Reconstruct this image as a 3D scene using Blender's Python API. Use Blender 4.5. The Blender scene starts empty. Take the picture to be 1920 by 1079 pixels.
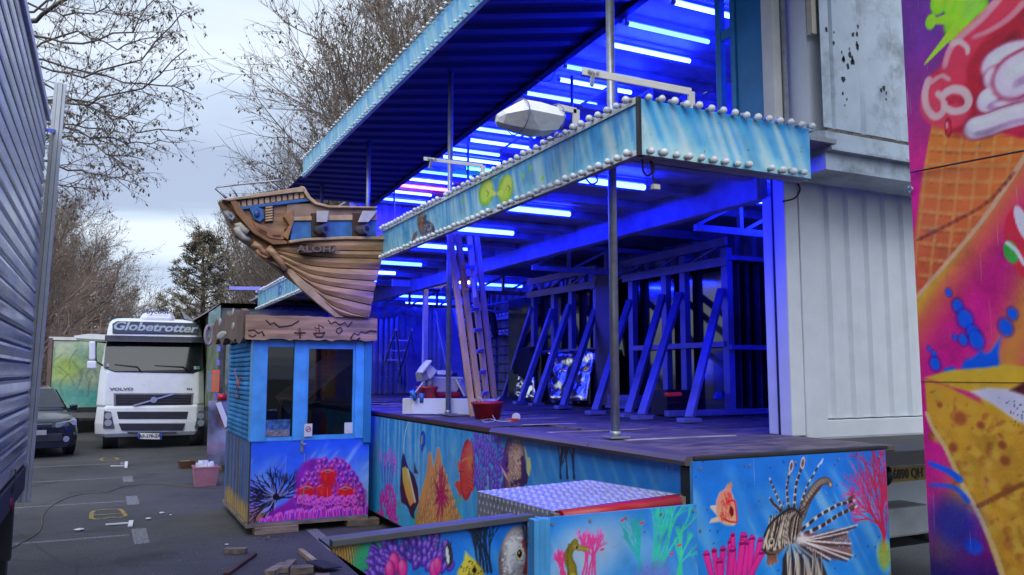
import bpy, bmesh, math, random
import numpy as np
from mathutils import Vector, Matrix, Euler
R_ = math.radians
random.seed(7)
scene = bpy.context.scene
col = scene.collection

# ------------------------------------------------------------------ camera
FPX = 1531.0                       # focal length in pixels of the 1920 px wide photograph
PITCH = math.atan(159.5 / FPX)
HEAD = math.atan(764 * math.cos(PITCH) / FPX)
CAMH = 1.75
cd = bpy.data.cameras.new('camera')
cam = bpy.data.objects.new('camera', cd); col.objects.link(cam)
cam.location = (0, 0, CAMH)
cam.rotation_euler = (math.pi / 2 + PITCH, 0, -HEAD)
cd.sensor_width = 36; cd.lens = 36 * FPX / 1920
cd.clip_start = 0.05; cd.clip_end = 2000
scene.camera = cam

# ------------------------------------------------------------------ world / sun / exposure
SUN_EL, SUN_AZ = R_(48), R_(206)
w = bpy.data.worlds.new('World'); scene.world = w; w.use_nodes = True
nt = w.node_tree; nt.nodes.clear()
def N(t, kind, **kw):
    n = t.nodes.new(kind)
    for k, v in kw.items(): setattr(n, k, v)
    return n
out = N(nt, 'ShaderNodeOutputWorld'); bg = N(nt, 'ShaderNodeBackground')
sky = N(nt, 'ShaderNodeTexSky', sky_type='NISHITA', sun_disc=False, sun_elevation=SUN_EL, sun_rotation=SUN_AZ)
sk = N(nt, 'ShaderNodeVectorMath', operation='SCALE'); sk.inputs['Scale'].default_value = 0.10
nt.links.new(sky.outputs[0], sk.inputs[0])
tc = N(nt, 'ShaderNodeTexCoord'); sep = N(nt, 'ShaderNodeSeparateXYZ')
nt.links.new(tc.outputs['Generated'], sep.inputs[0])
addz = N(nt, 'ShaderNodeMath', operation='MAXIMUM'); nt.links.new(sep.outputs['Z'], addz.inputs[0]); addz.inputs[1].default_value = 0.0
addz2 = N(nt, 'ShaderNodeMath', operation='ADD'); nt.links.new(addz.outputs[0], addz2.inputs[0]); addz2.inputs[1].default_value = 0.12
dv = N(nt, 'ShaderNodeVectorMath', operation='DIVIDE'); cz = N(nt, 'ShaderNodeCombineXYZ')
for i in range(3): nt.links.new(addz2.outputs[0], cz.inputs[i])
nt.links.new(tc.outputs['Generated'], dv.inputs[0]); nt.links.new(cz.outputs[0], dv.inputs[1])
mp = N(nt, 'ShaderNodeMapping'); mp.inputs['Location'].default_value = (6.7, 3.3, 0); mp.inputs['Scale'].default_value = (0.35, 0.9, 0.2)
nt.links.new(dv.outputs[0], mp.inputs[0])
n1 = N(nt, 'ShaderNodeTexNoise'); n1.inputs['Scale'].default_value = 1.0; n1.inputs['Detail'].default_value = 7; n1.inputs['Roughness'].default_value = 0.5; n1.inputs['Distortion'].default_value = 0.5
nt.links.new(mp.outputs[0], n1.inputs['Vector'])
rp = N(nt, 'ShaderNodeValToRGB')
e = rp.color_ramp.elements
e[0].position = 0.38; e[0].color = (0.33, 0.395, 0.53, 1)
e[1].position = 0.58; e[1].color = (0.62, 0.69, 0.78, 1)
k = e.new(0.47); k.color = (0.47, 0.555, 0.69, 1)
nt.links.new(n1.outputs[0], rp.inputs[0])
mx = N(nt, 'ShaderNodeMixRGB'); mx.inputs[0].default_value = 0.93
nt.links.new(sk.outputs[0], mx.inputs[1]); nt.links.new(rp.outputs[0], mx.inputs[2])
nt.links.new(mx.outputs[0], bg.inputs[0]); bg.inputs[1].default_value = 1.0
nt.links.new(bg.outputs[0], out.inputs[0])
sd = bpy.data.lights.new('sun', 'SUN'); sd.energy = 1.5; sd.angle = R_(60); sd.color = (0.95, 0.98, 1.0)
so = bpy.data.objects.new('sun', sd); col.objects.link(so)
sv = Vector((math.sin(SUN_AZ) * math.cos(SUN_EL), math.cos(SUN_AZ) * math.cos(SUN_EL), math.sin(SUN_EL)))
so.rotation_euler = sv.to_track_quat('Z', 'Y').to_euler(); so.location = (0, -5, 20)
vs = scene.view_settings
vs.view_transform = 'Standard'; vs.look = 'None'; vs.exposure = 0.6; vs.gamma = 1.0; vs.use_curve_mapping = False
scene.cycles.use_denoising = True
scene.cycles.max_bounces = 6; scene.cycles.diffuse_bounces = 3; scene.cycles.glossy_bounces = 3
scene.cycles.transmission_bounces = 4; scene.cycles.transparent_max_bounces = 8
scene.cycles.sample_clamp_indirect = 4; scene.cycles.caustics_reflective = False; scene.cycles.caustics_refractive = False

# ------------------------------------------------------------------ helpers
_F = Vector((math.sin(HEAD) * math.cos(PITCH), math.cos(HEAD) * math.cos(PITCH), math.sin(PITCH)))
_Rt = Vector((math.cos(HEAD), -math.sin(HEAD), 0)); _U = _Rt.cross(_F)
def at(px, py, ax, v):
    """survey point: where the photograph's pixel meets the real plane ax = v"""
    d = _F + _Rt * ((px - 960) / FPX) - _U * ((py - 539.5) / FPX)
    i = 'xyz'.index(ax); c = Vector((0, 0, CAMH))
    return c + d * ((v - c[i]) / d[i])

def s2l(c):
    return tuple(((x / 255) / 12.92 if x / 255 <= 0.04045 else ((x / 255 + 0.055) / 1.055) ** 2.4) for x in c)

MATS = {}
def pm(name, rgb, rough=0.5, metal=0.0, var=0.12, scale=6.0, bump=0.0, bscale=60.0, dirt=None, dirt_amt=0.3, dirt_scale=2.5,
       emit=None, estr=0.0, trans=0.0, coat=0.0, aniso=None, alpha=1.0, spec=0.5):
    """procedural material: base colour broken up by two noises, optional dirt colour, bump, stretched grain"""
    if name in MATS: return MATS[name]
    m = bpy.data.materials.new(name); m.use_nodes = True; t = m.node_tree
    b = t.nodes['Principled BSDF']
    b.inputs['Roughness'].default_value = rough; b.inputs['Metallic'].default_value = metal
    b.inputs['Specular IOR Level'].default_value = spec
    b.inputs['Transmission Weight'].default_value = trans; b.inputs['Coat Weight'].default_value = coat
    b.inputs['Alpha'].default_value = alpha
    geo = N(t, 'ShaderNodeNewGeometry'); oi = N(t, 'ShaderNodeObjectInfo')
    mpn = N(t, 'ShaderNodeMapping'); t.links.new(geo.outputs['Position'], mpn.inputs[0])
    if aniso: mpn.inputs['Scale'].default_value = aniso
    n = N(t, 'ShaderNodeTexNoise'); n.inputs['Scale'].default_value = scale; n.inputs['Detail'].default_value = 6
    t.links.new(mpn.outputs[0], n.inputs['Vector'])
    r = N(t, 'ShaderNodeValToRGB')
    lo = tuple(max(0, x * (1 - var * 1.6)) for x in rgb) + (1,); hi = tuple(min(0.92, x * (1 + var * 1.3)) for x in rgb) + (1,)
    r.color_ramp.elements[0].position = 0.3; r.color_ramp.elements[0].color = lo
    r.color_ramp.elements[1].position = 0.7; r.color_ramp.elements[1].color = hi
    t.links.new(n.outputs[0], r.inputs[0])
    last = r.outputs[0]
    hv = N(t, 'ShaderNodeHueSaturation'); mm = N(t, 'ShaderNodeMapRange')
    mm.inputs['To Min'].default_value = 1 - var * 0.8; mm.inputs['To Max'].default_value = 1 + var * 0.8
    t.links.new(oi.outputs['Random'], mm.inputs[0]); t.links.new(mm.outputs[0], hv.inputs['Value']); t.links.new(last, hv.inputs['Color'])
    last = hv.outputs[0]
    if dirt:
        n2 = N(t, 'ShaderNodeTexNoise'); n2.inputs['Scale'].default_value = dirt_scale; n2.inputs['Detail'].default_value = 9; n2.inputs['Roughness'].default_value = 0.7
        t.links.new(geo.outputs['Position'], n2.inputs['Vector'])
        r2 = N(t, 'ShaderNodeValToRGB'); r2.color_ramp.elements[0].position = 0.48; r2.color_ramp.elements[1].position = 0.72
        r2.color_ramp.elements[1].color = (dirt_amt,) * 3 + (1,)
        t.links.new(n2.outputs[0], r2.inputs[0])
        mxx = N(t, 'ShaderNodeMixRGB'); mxx.inputs[2].default_value = tuple(dirt) + (1,)
        t.links.new(r2.outputs[0], mxx.inputs[0]); t.links.new(last, mxx.inputs[1]); last = mxx.outputs[0]
    t.links.new(last, b.inputs['Base Color'])
    rr = N(t, 'ShaderNodeMapRange'); rr.inputs['To Min'].default_value = max(0.02, rough - 0.08); rr.inputs['To Max'].default_value = min(1, rough + 0.08)
    t.links.new(n.outputs[0], rr.inputs[0]); t.links.new(rr.outputs[0], b.inputs['Roughness'])
    if bump:
        bn = N(t, 'ShaderNodeTexNoise'); bn.inputs['Scale'].default_value = bscale; bn.inputs['Detail'].default_value = 5
        t.links.new(mpn.outputs[0], bn.inputs['Vector'])
        bu = N(t, 'ShaderNodeBump'); bu.inputs['Strength'].default_value = bump; bu.inputs['Distance'].default_value = 0.01
        t.links.new(bn.outputs[0], bu.inputs['Height']); t.links.new(bu.outputs[0], b.inputs['Normal'])
    if emit:
        b.inputs['Emission Color'].default_value = tuple(emit) + (1,); b.inputs['Emission Strength'].default_value = estr
    MATS[name] = m
    return m

def glow(name, rgb, s):
    m = bpy.data.materials.new(name); m.use_nodes = True; t = m.node_tree; t.nodes.clear()
    o = N(t, 'ShaderNodeOutputMaterial'); e = N(t, 'ShaderNodeEmission')
    e.inputs[0].default_value = tuple(rgb) + (1,); e.inputs[1].default_value = s
    t.links.new(e.outputs[0], o.inputs[0]); MATS[name] = m
    return m

def glass(name, tint=(0.9, 0.95, 0.95), mixg=0.12, rough=0.02):
    m = bpy.data.materials.new(name); m.use_nodes = True; t = m.node_tree; t.nodes.clear()
    o = N(t, 'ShaderNodeOutputMaterial'); g = N(t, 'ShaderNodeBsdfGlossy'); tr = N(t, 'ShaderNodeBsdfTransparent'); mi = N(t, 'ShaderNodeMixShader')
    g.inputs['Roughness'].default_value = rough; tr.inputs[0].default_value = tuple(tint) + (1,)
    fr = N(t, 'ShaderNodeFresnel'); fr.inputs[0].default_value = 1.5
    ad = N(t, 'ShaderNodeMath', operation='ADD'); ad.inputs[1].default_value = mixg
    t.links.new(fr.outputs[0], ad.inputs[0]); t.links.new(ad.outputs[0], mi.inputs[0])
    t.links.new(tr.outputs[0], mi.inputs[1]); t.links.new(g.outputs[0], mi.inputs[2]); t.links.new(mi.outputs[0], o.inputs[0])
    MATS[name] = m
    return m

def thing(name, label, cat, loc=(0, 0, 0), rotz=0.0, group=None, kind=None):
    o = bpy.data.objects.new(name, None); col.objects.link(o)
    o.location = loc; o.rotation_euler = (0, 0, rotz); o.empty_display_size = 0.1
    tag(o, label, cat, group, kind)
    return o
def tag(o, label=None, cat=None, group=None, kind=None):
    if label: o['label'] = label
    if cat: o['category'] = cat
    if group: o['group'] = group
    if kind: o['kind'] = kind
    return o
def root_m(o):
    m = Matrix.LocRotScale(o.location, o.rotation_euler, o.scale)
    return root_m(o.parent) @ m if o.parent else m
def link(name, me, parent=None, loc=(0, 0, 0), rot=(0, 0, 0), sc=(1, 1, 1)):
    o = bpy.data.objects.new(name, me); col.objects.link(o)
    if parent: o.parent = parent
    o.location = loc; o.rotation_euler = rot; o.scale = sc
    return o

class MB:
    """collects shapes and links them as ONE mesh object"""
    def __init__(s): s.v = []; s.f = []; s.sm = []
    def add(s, vs, fs, smooth=False):
        b = len(s.v); s.v += [Vector(x) for x in vs]; s.f += [tuple(b + i for i in f) for f in fs]; s.sm += [smooth] * len(fs); return s
    def box(s, c, d, rot=None):
        x, y, z = (k / 2 for k in d)
        vs = [Vector((a * x, b * y, e * z)) for a in (-1, 1) for b in (-1, 1) for e in (-1, 1)]
        if rot is not None: m = Euler(rot).to_matrix(); vs = [m @ q for q in vs]
        vs = [q + Vector(c) for q in vs]
        return s.add(vs, [(0, 1, 3, 2), (4, 6, 7, 5), (0, 4, 5, 1), (2, 3, 7, 6), (0, 2, 6, 4), (1, 5, 7, 3)])
    def bb(s, x0, x1, y0, y1, z0, z1):
        return s.box(((x0 + x1) / 2, (y0 + y1) / 2, (z0 + z1) / 2), (abs(x1 - x0), abs(y1 - y0), abs(z1 - z0)))
    def beam(s, p, q, w, h, up=(0, 0, 1)):
        p, q = Vector(p), Vector(q); d = (q - p).normalized(); u = Vector(up)
        if abs(d.dot(u)) > 0.98: u = Vector((0, 1, 0))
        sd = d.cross(u).normalized() * (w / 2); u = sd.cross(d).normalized() * (h / 2)
        vs = [k + a * sd + b * u for k in (p, q) for a, b in ((-1, -1), (1, -1), (1, 1), (-1, 1))]
        return s.add(vs, [(0, 3, 2, 1), (4, 5, 6, 7), (0, 1, 5, 4), (1, 2, 6, 5), (2, 3, 7, 6), (3, 0, 4, 7)])
    def tube(s, pts, r, n=8, cap=True):
        pts = [Vector(p) for p in pts]; rs = r if isinstance(r, (list, tuple)) else [r] * len(pts)
        vs = []; fs = []
        up = Vector((0, 0, 1))
        for i, p in enumerate(pts):
            d = (pts[min(i + 1, len(pts) - 1)] - pts[max(i - 1, 0)]).normalized()
            if abs(d.dot(up)) > 0.95: up = Vector((0, 1, 0)) if abs(d.y) < 0.9 else Vector((1, 0, 0))
            a = d.cross(up).normalized(); b = a.cross(d).normalized()
            vs += [p + (a * math.cos(2 * math.pi * k / n) + b * math.sin(2 * math.pi * k / n)) * rs[i] for k in range(n)]
        for i in range(len(pts) - 1):
            fs += [(i * n + k, i * n + (k + 1) % n, (i + 1) * n + (k + 1) % n, (i + 1) * n + k) for k in range(n)]
        s.add(vs, fs, True)
        if cap:
            b = len(s.v) - len(vs); s.f += [tuple(b + k for k in reversed(range(n))), tuple(b + len(vs) - n + k for k in range(n))]; s.sm += [False] * 2
        return s
    def loft(s, rings, close=True, cap=True, smooth=False):
        n = len(rings[0]); vs = [p for r in rings for p in r]; fs = []
        for i in range(len(rings) - 1):
            for k in range(n if close else n - 1): fs.append((i * n + k, i * n + (k + 1) % n, (i + 1) * n + (k + 1) % n, (i + 1) * n + k))
        b = len(s.v); s.add(vs, fs, smooth)
        if cap:
            s.f += [tuple(b + k for k in reversed(range(n))), tuple(b + len(vs) - n + k for k in range(n))]; s.sm += [False] * 2
        return s
    def prism(s, poly, axis, a, b):
        """polygon in the plane normal to axis, extruded from a to b; poly points are the two other coords in xyz order"""
        i = 'xyz'.index(axis)
        def P(q, v): l = [q[0], q[1]]; l.insert(i, v); return l
        n = len(poly); vs = [P(q, a) for q in poly] + [P(q, b) for q in poly]
        fs = [(k, (k + 1) % n, n + (k + 1) % n, n + k) for k in range(n)]
        fs += [tuple(reversed(range(n))), tuple(range(n, 2 * n))]
        return s.add(vs, fs)
    def sphere(s, c, r, nu=10, nv=6, sc=(1, 1, 1), jit=0.0):
        vs = [Vector((0, 0, 1))]
        for j in range(1, nv):
            for k in range(nu):
                th = math.pi * j / nv; ph = 2 * math.pi * k / nu
                vs.append(Vector((math.sin(th) * math.cos(ph), math.sin(th) * math.sin(ph), math.cos(th))) * (1 + random.uniform(-jit, jit)))
        vs.append(Vector((0, 0, -1)))
        vs = [Vector((q.x * sc[0], q.y * sc[1], q.z * sc[2])) * r + Vector(c) for q in vs]
        fs = [(0, 1 + k, 1 + (k + 1) % nu) for k in range(nu)]
        for j in range(nv - 2):
            fs += [(1 + j * nu + k, 1 + (j + 1) * nu + k, 1 + (j + 1) * nu + (k + 1) % nu, 1 + j * nu + (k + 1) % nu) for k in range(nu)]
        L = len(vs) - 1
        fs += [(L, 1 + (nv - 2) * nu + (k + 1) % nu, 1 + (nv - 2) * nu + k) for k in range(nu)]
        return s.add(vs, fs, True)
    def mesh(s, name, mat, inv=None):
        me = bpy.data.meshes.new(name)
        vs = [inv @ q for q in s.v] if inv is not None else s.v
        me.from_pydata([tuple(q) for q in vs], [], s.f)
        bm = bmesh.new(); bm.from_mesh(me); bmesh.ops.recalc_face_normals(bm, faces=bm.faces); bm.to_mesh(me); bm.free()
        me.polygons.foreach_set('use_smooth', s.sm)
        if mat: me.materials.append(mat)
        return me
    def build(s, name, mat, parent=None, bevel=0.0, local=False, seg=2):
        """vertices are in world coordinates unless local=True (then in the parent's frame)"""
        inv = root_m(parent).inverted() if (parent and not local) else None
        o = link(name, s.mesh(name, mat, inv), parent)
        if bevel:
            m = o.modifiers.new('bevel', 'BEVEL'); m.width = bevel; m.segments = seg; m.limit_method = 'ANGLE'; m.angle_limit = R_(40)
        return o

def one(name, label, cat, mb, mat, group=None, bevel=0.0, base=None):
    """a thing that is a single mesh; origin at its base"""
    if base is None:
        n = len(mb.v); base = Vector((sum(q.x for q in mb.v) / n, sum(q.y for q in mb.v) / n, min(q.z for q in mb.v)))
    o = link(name, mb.mesh(name, mat, Matrix.Translation(-Vector(base))), None, base)
    if bevel:
        m = o.modifiers.new('bevel', 'BEVEL'); m.width = bevel; m.segments = 2; m.limit_method = 'ANGLE'; m.angle_limit = R_(40)
    return tag(o, label, cat, group)

def copy_tree(o, parent=None):
    c = o.copy(); col.objects.link(c)
    if parent: c.parent = parent
    for ch in list(o.children): copy_tree(ch, c)
    return c

def text(body, size, loc, rot, mat, parent, name='lettering', shear=0.0, fat=0.0, ext=0.002, sx=1.0, align='CENTER'):
    cu = bpy.data.curves.new('txt', 'FONT'); cu.body = body; cu.size = size; cu.shear = shear; cu.offset = fat; cu.extrude = ext
    cu.align_x = align; cu.align_y = 'CENTER'; cu.resolution_u = 3
    tmp = bpy.data.objects.new('txt', cu); col.objects.link(tmp)
    dg = bpy.context.evaluated_depsgraph_get(); dg.update()
    me = bpy.data.meshes.new_from_object(tmp.evaluated_get(dg)); bpy.data.objects.remove(tmp); bpy.data.curves.remove(cu)
    me.materials.clear(); me.materials.append(mat); me.name = name
    W = Matrix.LocRotScale(Vector(loc), Euler(rot), Vector((sx, 1, 1)))
    if parent: W = root_m(parent).inverted() @ W
    me.transform(W)
    return link(name, me, parent)
FRONT = (math.pi / 2, 0, 0)              # faces -Y
SIDE = (math.pi / 2, 0, -math.pi / 2)    # faces -X
# ------------------------------------------------------------------ painted panels: a fine grid of faces whose paint is a colour attribute
def smooth(L):
    if len(L) < 3 or np.linalg.norm(L[0] - L[-1]) < .06: return L
    o_ = []
    for i in range(len(L) - 1):
        p0, p1, p2, p3 = L[max(i - 1, 0)], L[i], L[i + 1], L[min(i + 2, len(L) - 1)]
        for k in range(5):
            f = k / 5; o_.append(.5 * (2 * p1 + (p2 - p0) * f + (2 * p0 - 5 * p1 + 4 * p2 - p3) * f * f + (3 * p1 - p0 - 3 * p2 + p3) * f ** 3))
    return o_ + [L[-1]]
def hermite(x): return x * x * (3 - 2 * x)
class Canvas:
    def __init__(s, ax, const, a0, a1, z0, z1, na, nz):
        s.ax, s.const, s.a0, s.a1, s.z0, s.z1, s.na, s.nz = ax, const, a0, a1, z0, z1, na, nz
        s.A, s.Z = np.meshgrid(np.linspace(a0, a1, na), np.linspace(z0, z1, nz))
        s.C = np.zeros((nz, na, 3)); s.o = (0, 0, 1.0); s.rng = np.random.default_rng(5); s.k = (a1 - a0) / na
    def reg(s, x0, y0, sc): s.o = (x0, y0, sc)          # following points are given in an enlarged view of the photograph
    def p(s, x, y):
        q = at(s.o[0] + x * s.o[2], s.o[1] + y * s.o[2], s.ax, s.const)
        return (q.y if s.ax == 'x' else q.x, q.z)
    def win(s, lo, hi):
        da = (s.a1 - s.a0) / (s.na - 1); dz = (s.z1 - s.z0) / (s.nz - 1)
        i0 = int((lo[0] - s.a0) / da) - 1; i1 = int((hi[0] - s.a0) / da) + 3; j0 = int((lo[1] - s.z0) / dz) - 1; j1 = int((hi[1] - s.z0) / dz) + 3
        i0, j0 = max(0, i0), max(0, j0); i1, j1 = min(s.na, i1), min(s.nz, j1)
        if i1 <= i0 or j1 <= j0: return None
        return (slice(j0, j1), slice(i0, i1))
    def put(s, w, m, c, al=1.0):
        if w is None: return
        m = np.clip(m, 0, 1)[..., None] * al
        c = np.array(c, float) if np.ndim(c) == 1 or isinstance(c, (tuple, list)) else c
        s.C[w] = s.C[w] * (1 - m) + c * m
    def ell(s, c, ra, rz, ang=0, colr=(255, 255, 255), al=1.0, soft=0.25, edge=None, lit=None):
        m_ = max(ra, rz) * (1 + soft) + 0.01
        w = s.win((c[0] - m_, c[1] - m_), (c[0] + m_, c[1] + m_))
        if w is None: return
        x = s.A[w] - c[0]; z = s.Z[w] - c[1]; ca, sa = math.cos(ang), math.sin(ang)
        u = (x * ca + z * sa) / ra; v = (-x * sa + z * ca) / rz; r = np.sqrt(u * u + v * v)
        m = hermite(np.clip((1 + soft / 2 - r) / max(soft, 1e-3), 0, 1))
        cc = np.broadcast_to(np.array(colr, float), x.shape + (3,)).copy()
        if edge is not None: k = np.clip((r - 0.45) / 0.5, 0, 1)[..., None]; cc = cc * (1 - k) + np.array(edge, float) * k
        if lit is not None: k = np.clip(1 - np.hypot(u + 0.3, v - 0.4) / 0.7, 0, 1)[..., None]; cc = cc * (1 - k) + np.array(lit, float) * k
        s.put(w, m, cc, al)
    def poly(s, pts, colr, al=1.0, soft=None, col2=None):
        soft = soft or s.k * 1.2
        P = np.array(pts); lo = P.min(0) - soft; hi = P.max(0) + soft; w = s.win(lo, hi)
        if w is None: return
        x, z = s.A[w], s.Z[w]; ins = np.zeros(x.shape, bool); d = np.full(x.shape, 1e9)
        for i in range(len(P)):
            a, b = P[i], P[(i + 1) % len(P)]
            if abs(b[1] - a[1]) > 1e-9:
                cr = ((a[1] > z) != (b[1] > z)) & (x < (b[0] - a[0]) * (z - a[1]) / (b[1] - a[1]) + a[0]); ins ^= cr
            L = b - a; t = np.clip(((x - a[0]) * L[0] + (z - a[1]) * L[1]) / max(L @ L, 1e-9), 0, 1)
            d = np.minimum(d, np.hypot(x - a[0] - t * L[0], z - a[1] - t * L[1]))
        sdf = np.where(ins, -d, d); m = np.clip(0.5 - sdf / soft, 0, 1)
        c = colr
        if col2 is not None:
            k = ((z - lo[1]) / max(hi[1] - lo[1], 1e-6))[..., None]; c = np.array(col2, float) * (1 - k) + np.array(colr, float) * k
        s.put(w, m, c, al)
    def line(s, pts, w0, w1, colr, al=1.0, soft=None, edge=None):
        pts = smooth([np.array(q, float) for q in pts]); n = len(pts) - 1
        for i in range(n):
            a, b = pts[i], pts[i + 1]; ra = w0 + (w1 - w0) * i / n; rb = w0 + (w1 - w0) * (i + 1) / n
            sf = soft or max(s.k * 1.1, 0.3 * ra); M = max(ra, rb) + sf
            w = s.win(np.minimum(a, b) - M, np.maximum(a, b) + M)
            if w is None: continue
            x, z = s.A[w], s.Z[w]; L = b - a; t = np.clip(((x - a[0]) * L[0] + (z - a[1]) * L[1]) / max(L @ L, 1e-9), 0, 1)
            d = np.hypot(x - a[0] - t * L[0], z - a[1] - t * L[1]); rr = ra + (rb - ra) * t
            c = colr
            if edge is not None: k = np.clip(d / np.maximum(rr, 1e-5), 0, 1)[..., None] ** 2; c = np.array(colr, float) * (1 - k) + np.array(edge, float) * k
            s.put(w, 0.5 + (rr - d) / sf, c, al)
    def water(s, top, mid, low, ray=(150, 205, 240), nray=26, slant=0.6, ramp=0.45, seed=1):
        rng = np.random.default_rng(seed); t = ((s.Z - s.z0) / (s.z1 - s.z0))[..., None]
        top, mid, low = (np.array(q, float) for q in (top, mid, low))
        s.C = np.where(t > 0.5, mid + (top - mid) * (t - 0.5) * 2, low + (mid - low) * t * 2)
        for i in range(nray):
            a = rng.uniform(s.a0 - 0.4, s.a1 + 0.4); wd = rng.uniform(0.008, 0.05); L = rng.uniform(0.3, 0.9) * (s.z1 - s.z0)
            zt = s.z1 - rng.uniform(0, 0.25) * (s.z1 - s.z0); sl = slant * rng.uniform(0.8, 1.2)
            u = s.A - (a + (s.z1 - s.Z) * sl); k = np.exp(-(u / wd) ** 2) * np.clip((zt - s.Z) / 0.08, 0, 1) * np.clip(1 - (zt - s.Z) / L, 0, 1)
            s.put((slice(None), slice(None)), k, np.array(ray, float), ramp * rng.uniform(0.4, 1))
        for i in range(nray):                                   # darker drifting patches
            s.ell((rng.uniform(s.a0, s.a1), rng.uniform(s.z0, s.z1)), rng.uniform(0.05, 0.3), rng.uniform(0.03, 0.15), -0.8, top * 0.8, 0.25, 1.6)
    def specks(s, n, colr, seed=3, size=0.008):
        rng = np.random.default_rng(seed)
        for i in range(n): s.ell((rng.uniform(s.a0, s.a1), rng.uniform(s.z0, s.z1)), size * rng.uniform(.5, 1.2), size * .6, rng.uniform(0, 3), colr, .8, .6)
    def coral(s, base, h, colr, w=0.012, ang=math.pi / 2, spread=0.55, depth=4, seed=1, tip=None):
        rng = np.random.default_rng(seed); st = [(np.array(base, float), ang, h * 0.42, w, depth)]
        while st:
            p0, a, L, ww, d = st.pop()
            p1 = p0 + L * 0.5 * np.array([math.cos(a), math.sin(a)]); a2 = a + rng.uniform(-.25, .25); p2 = p1 + L * 0.5 * np.array([math.cos(a2), math.sin(a2)])
            s.line([p0, p1, p2], ww, ww * 0.72, colr if d > 1 or tip is None else tip)
            if d > 0:
                for k in range(2 if rng.random() < .6 else 3): st.append((p2 if k < 2 else p1, a2 + (k - 0.5 if k < 2 else rng.choice([-1, 1])) * spread * rng.uniform(.7, 1.5), L * rng.uniform(.6, .85), ww * .7, d - 1))
    def petals(s, c, ra, rz, n, colr, edge, lit, seed=2, pr=0.02, up=0.5, half=True):
        """dome of overlapping finger polyps"""
        rng = np.random.default_rng(seed); L = []
        for i in range(n):
            th = rng.uniform(0, math.pi) if half else rng.uniform(0, 2 * math.pi); r = math.sqrt(rng.random())
            L.append((c[0] + ra * r * math.cos(th), c[1] + rz * r * math.sin(th), math.cos(th)))
        L.sort(key=lambda q: -q[1])
        for a, z, k in L: s.ell((a, z), pr * rng.uniform(.75, 1.1), pr * rng.uniform(1.3, 1.9), -k * up, colr, 1, .3, edge, lit)
    def scales(s, c, ra, rz, ang, n, dark, light, sz=.008, al=.5):
        for i in range(n):
            r, t = math.sqrt(s.rng.random()) * .9, s.rng.uniform(0, 6.283); u, v = ra * r * math.cos(t), rz * r * math.sin(t); q = (c[0] + u * math.cos(ang) - v * math.sin(ang), c[1] + u * math.sin(ang) + v * math.cos(ang))
            s.ell(q, sz * s.rng.uniform(.6, 1.3), sz * .6, ang + s.rng.uniform(-.4, .4), dark if i % 2 else light, al, .6)
    def mottle(s, amp=.10, seed=11):
        rng = np.random.default_rng(seed); f = np.zeros(s.A.shape); L = max(s.a1 - s.a0, s.z1 - s.z0)
        for sc, w in ((.35, .5), (.12, .35), (.04, .25)):
            na, nz = max(3, int((s.a1 - s.a0) / sc) + 2), max(3, int((s.z1 - s.z0) / sc) + 2); g = rng.normal(0, 1, (nz, na))
            x = np.linspace(0, na - 1.001, s.na); z = np.linspace(0, nz - 1.001, s.nz); xi, zi = x.astype(int), z.astype(int); fx, fz = hermite(x - xi)[None, :], hermite(z - zi)[:, None]
            f += w * ((g[zi][:, xi] * (1 - fx) + g[zi][:, xi + 1] * fx) * (1 - fz) + (g[zi + 1][:, xi] * (1 - fx) + g[zi + 1][:, xi + 1] * fx) * fz)
        s.C = np.clip(s.C * (1 + amp * f[..., None]), 0, 255)
    def grain(s, amt=5, seed=4): s.C = s.C + np.random.default_rng(seed).normal(0, amt, s.C.shape[:2])[..., None]
    def build(s, name, parent, gain=1.6, rough=0.35, off=0.0, poly=None, thick=0.02, sgn=-1):
        """front face carries the paint, a thin board stands behind it"""
        s.mottle()
        c = np.clip(s.C, 0, 255) / 255; c = np.where(c <= 0.04045, c / 12.92, ((c + 0.055) / 1.055) ** 2.4) * gain
        c = c * (0.86 / np.maximum(0.86, c.max(-1, keepdims=True)))     # keep the hue when the paint gets light
        inv = root_m(parent).inverted()
        na, nz = s.na, s.nz
        X = np.full(s.A.shape, s.const + off)
        V = np.stack([X, s.A, s.Z] if s.ax == 'x' else [s.A, X, s.Z], -1).reshape(-1, 3) + np.array(inv.translation)
        idx = np.arange(na * nz).reshape(nz, na)
        Fq = np.stack([idx[:-1, :-1], idx[:-1, 1:], idx[1:, 1:], idx[1:, :-1]], -1).reshape(-1, 4)
        if s.ax == 'x': Fq = Fq[:, ::-1]
        if poly is not None:
            P = np.array(poly); cc = V[Fq].mean(1) - np.array(inv.translation); x = cc[:, 1 if s.ax == 'x' else 0]; z = cc[:, 2]; ins = np.zeros(len(x), bool)
            for i in range(len(P)):
                a, b = P[i], P[(i + 1) % len(P)]
                if abs(b[1] - a[1]) > 1e-9: ins ^= ((a[1] > z) != (b[1] > z)) & (x < (b[0] - a[0]) * (z - a[1]) / (b[1] - a[1]) + a[0])
            Fq = Fq[ins]
        me = bpy.data.meshes.new(name); me.vertices.add(len(V)); me.vertices.foreach_set('co', V.ravel().astype(np.float32))
        me.loops.add(Fq.size); me.loops.foreach_set('vertex_index', Fq.ravel().astype(np.int32))
        me.polygons.add(len(Fq)); me.polygons.foreach_set('loop_start', (np.arange(len(Fq)) * 4).astype(np.int32))
        me.update(calc_edges=True); me.validate()
        at_ = me.color_attributes.new('paint', 'FLOAT_COLOR', 'POINT')
        at_.data.foreach_set('color', np.concatenate([c.reshape(-1, 3), np.ones((na * nz, 1))], 1).ravel().astype(np.float32))
        me.materials.append(paint_mat(rough))
        return link(name, me, parent)
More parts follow.
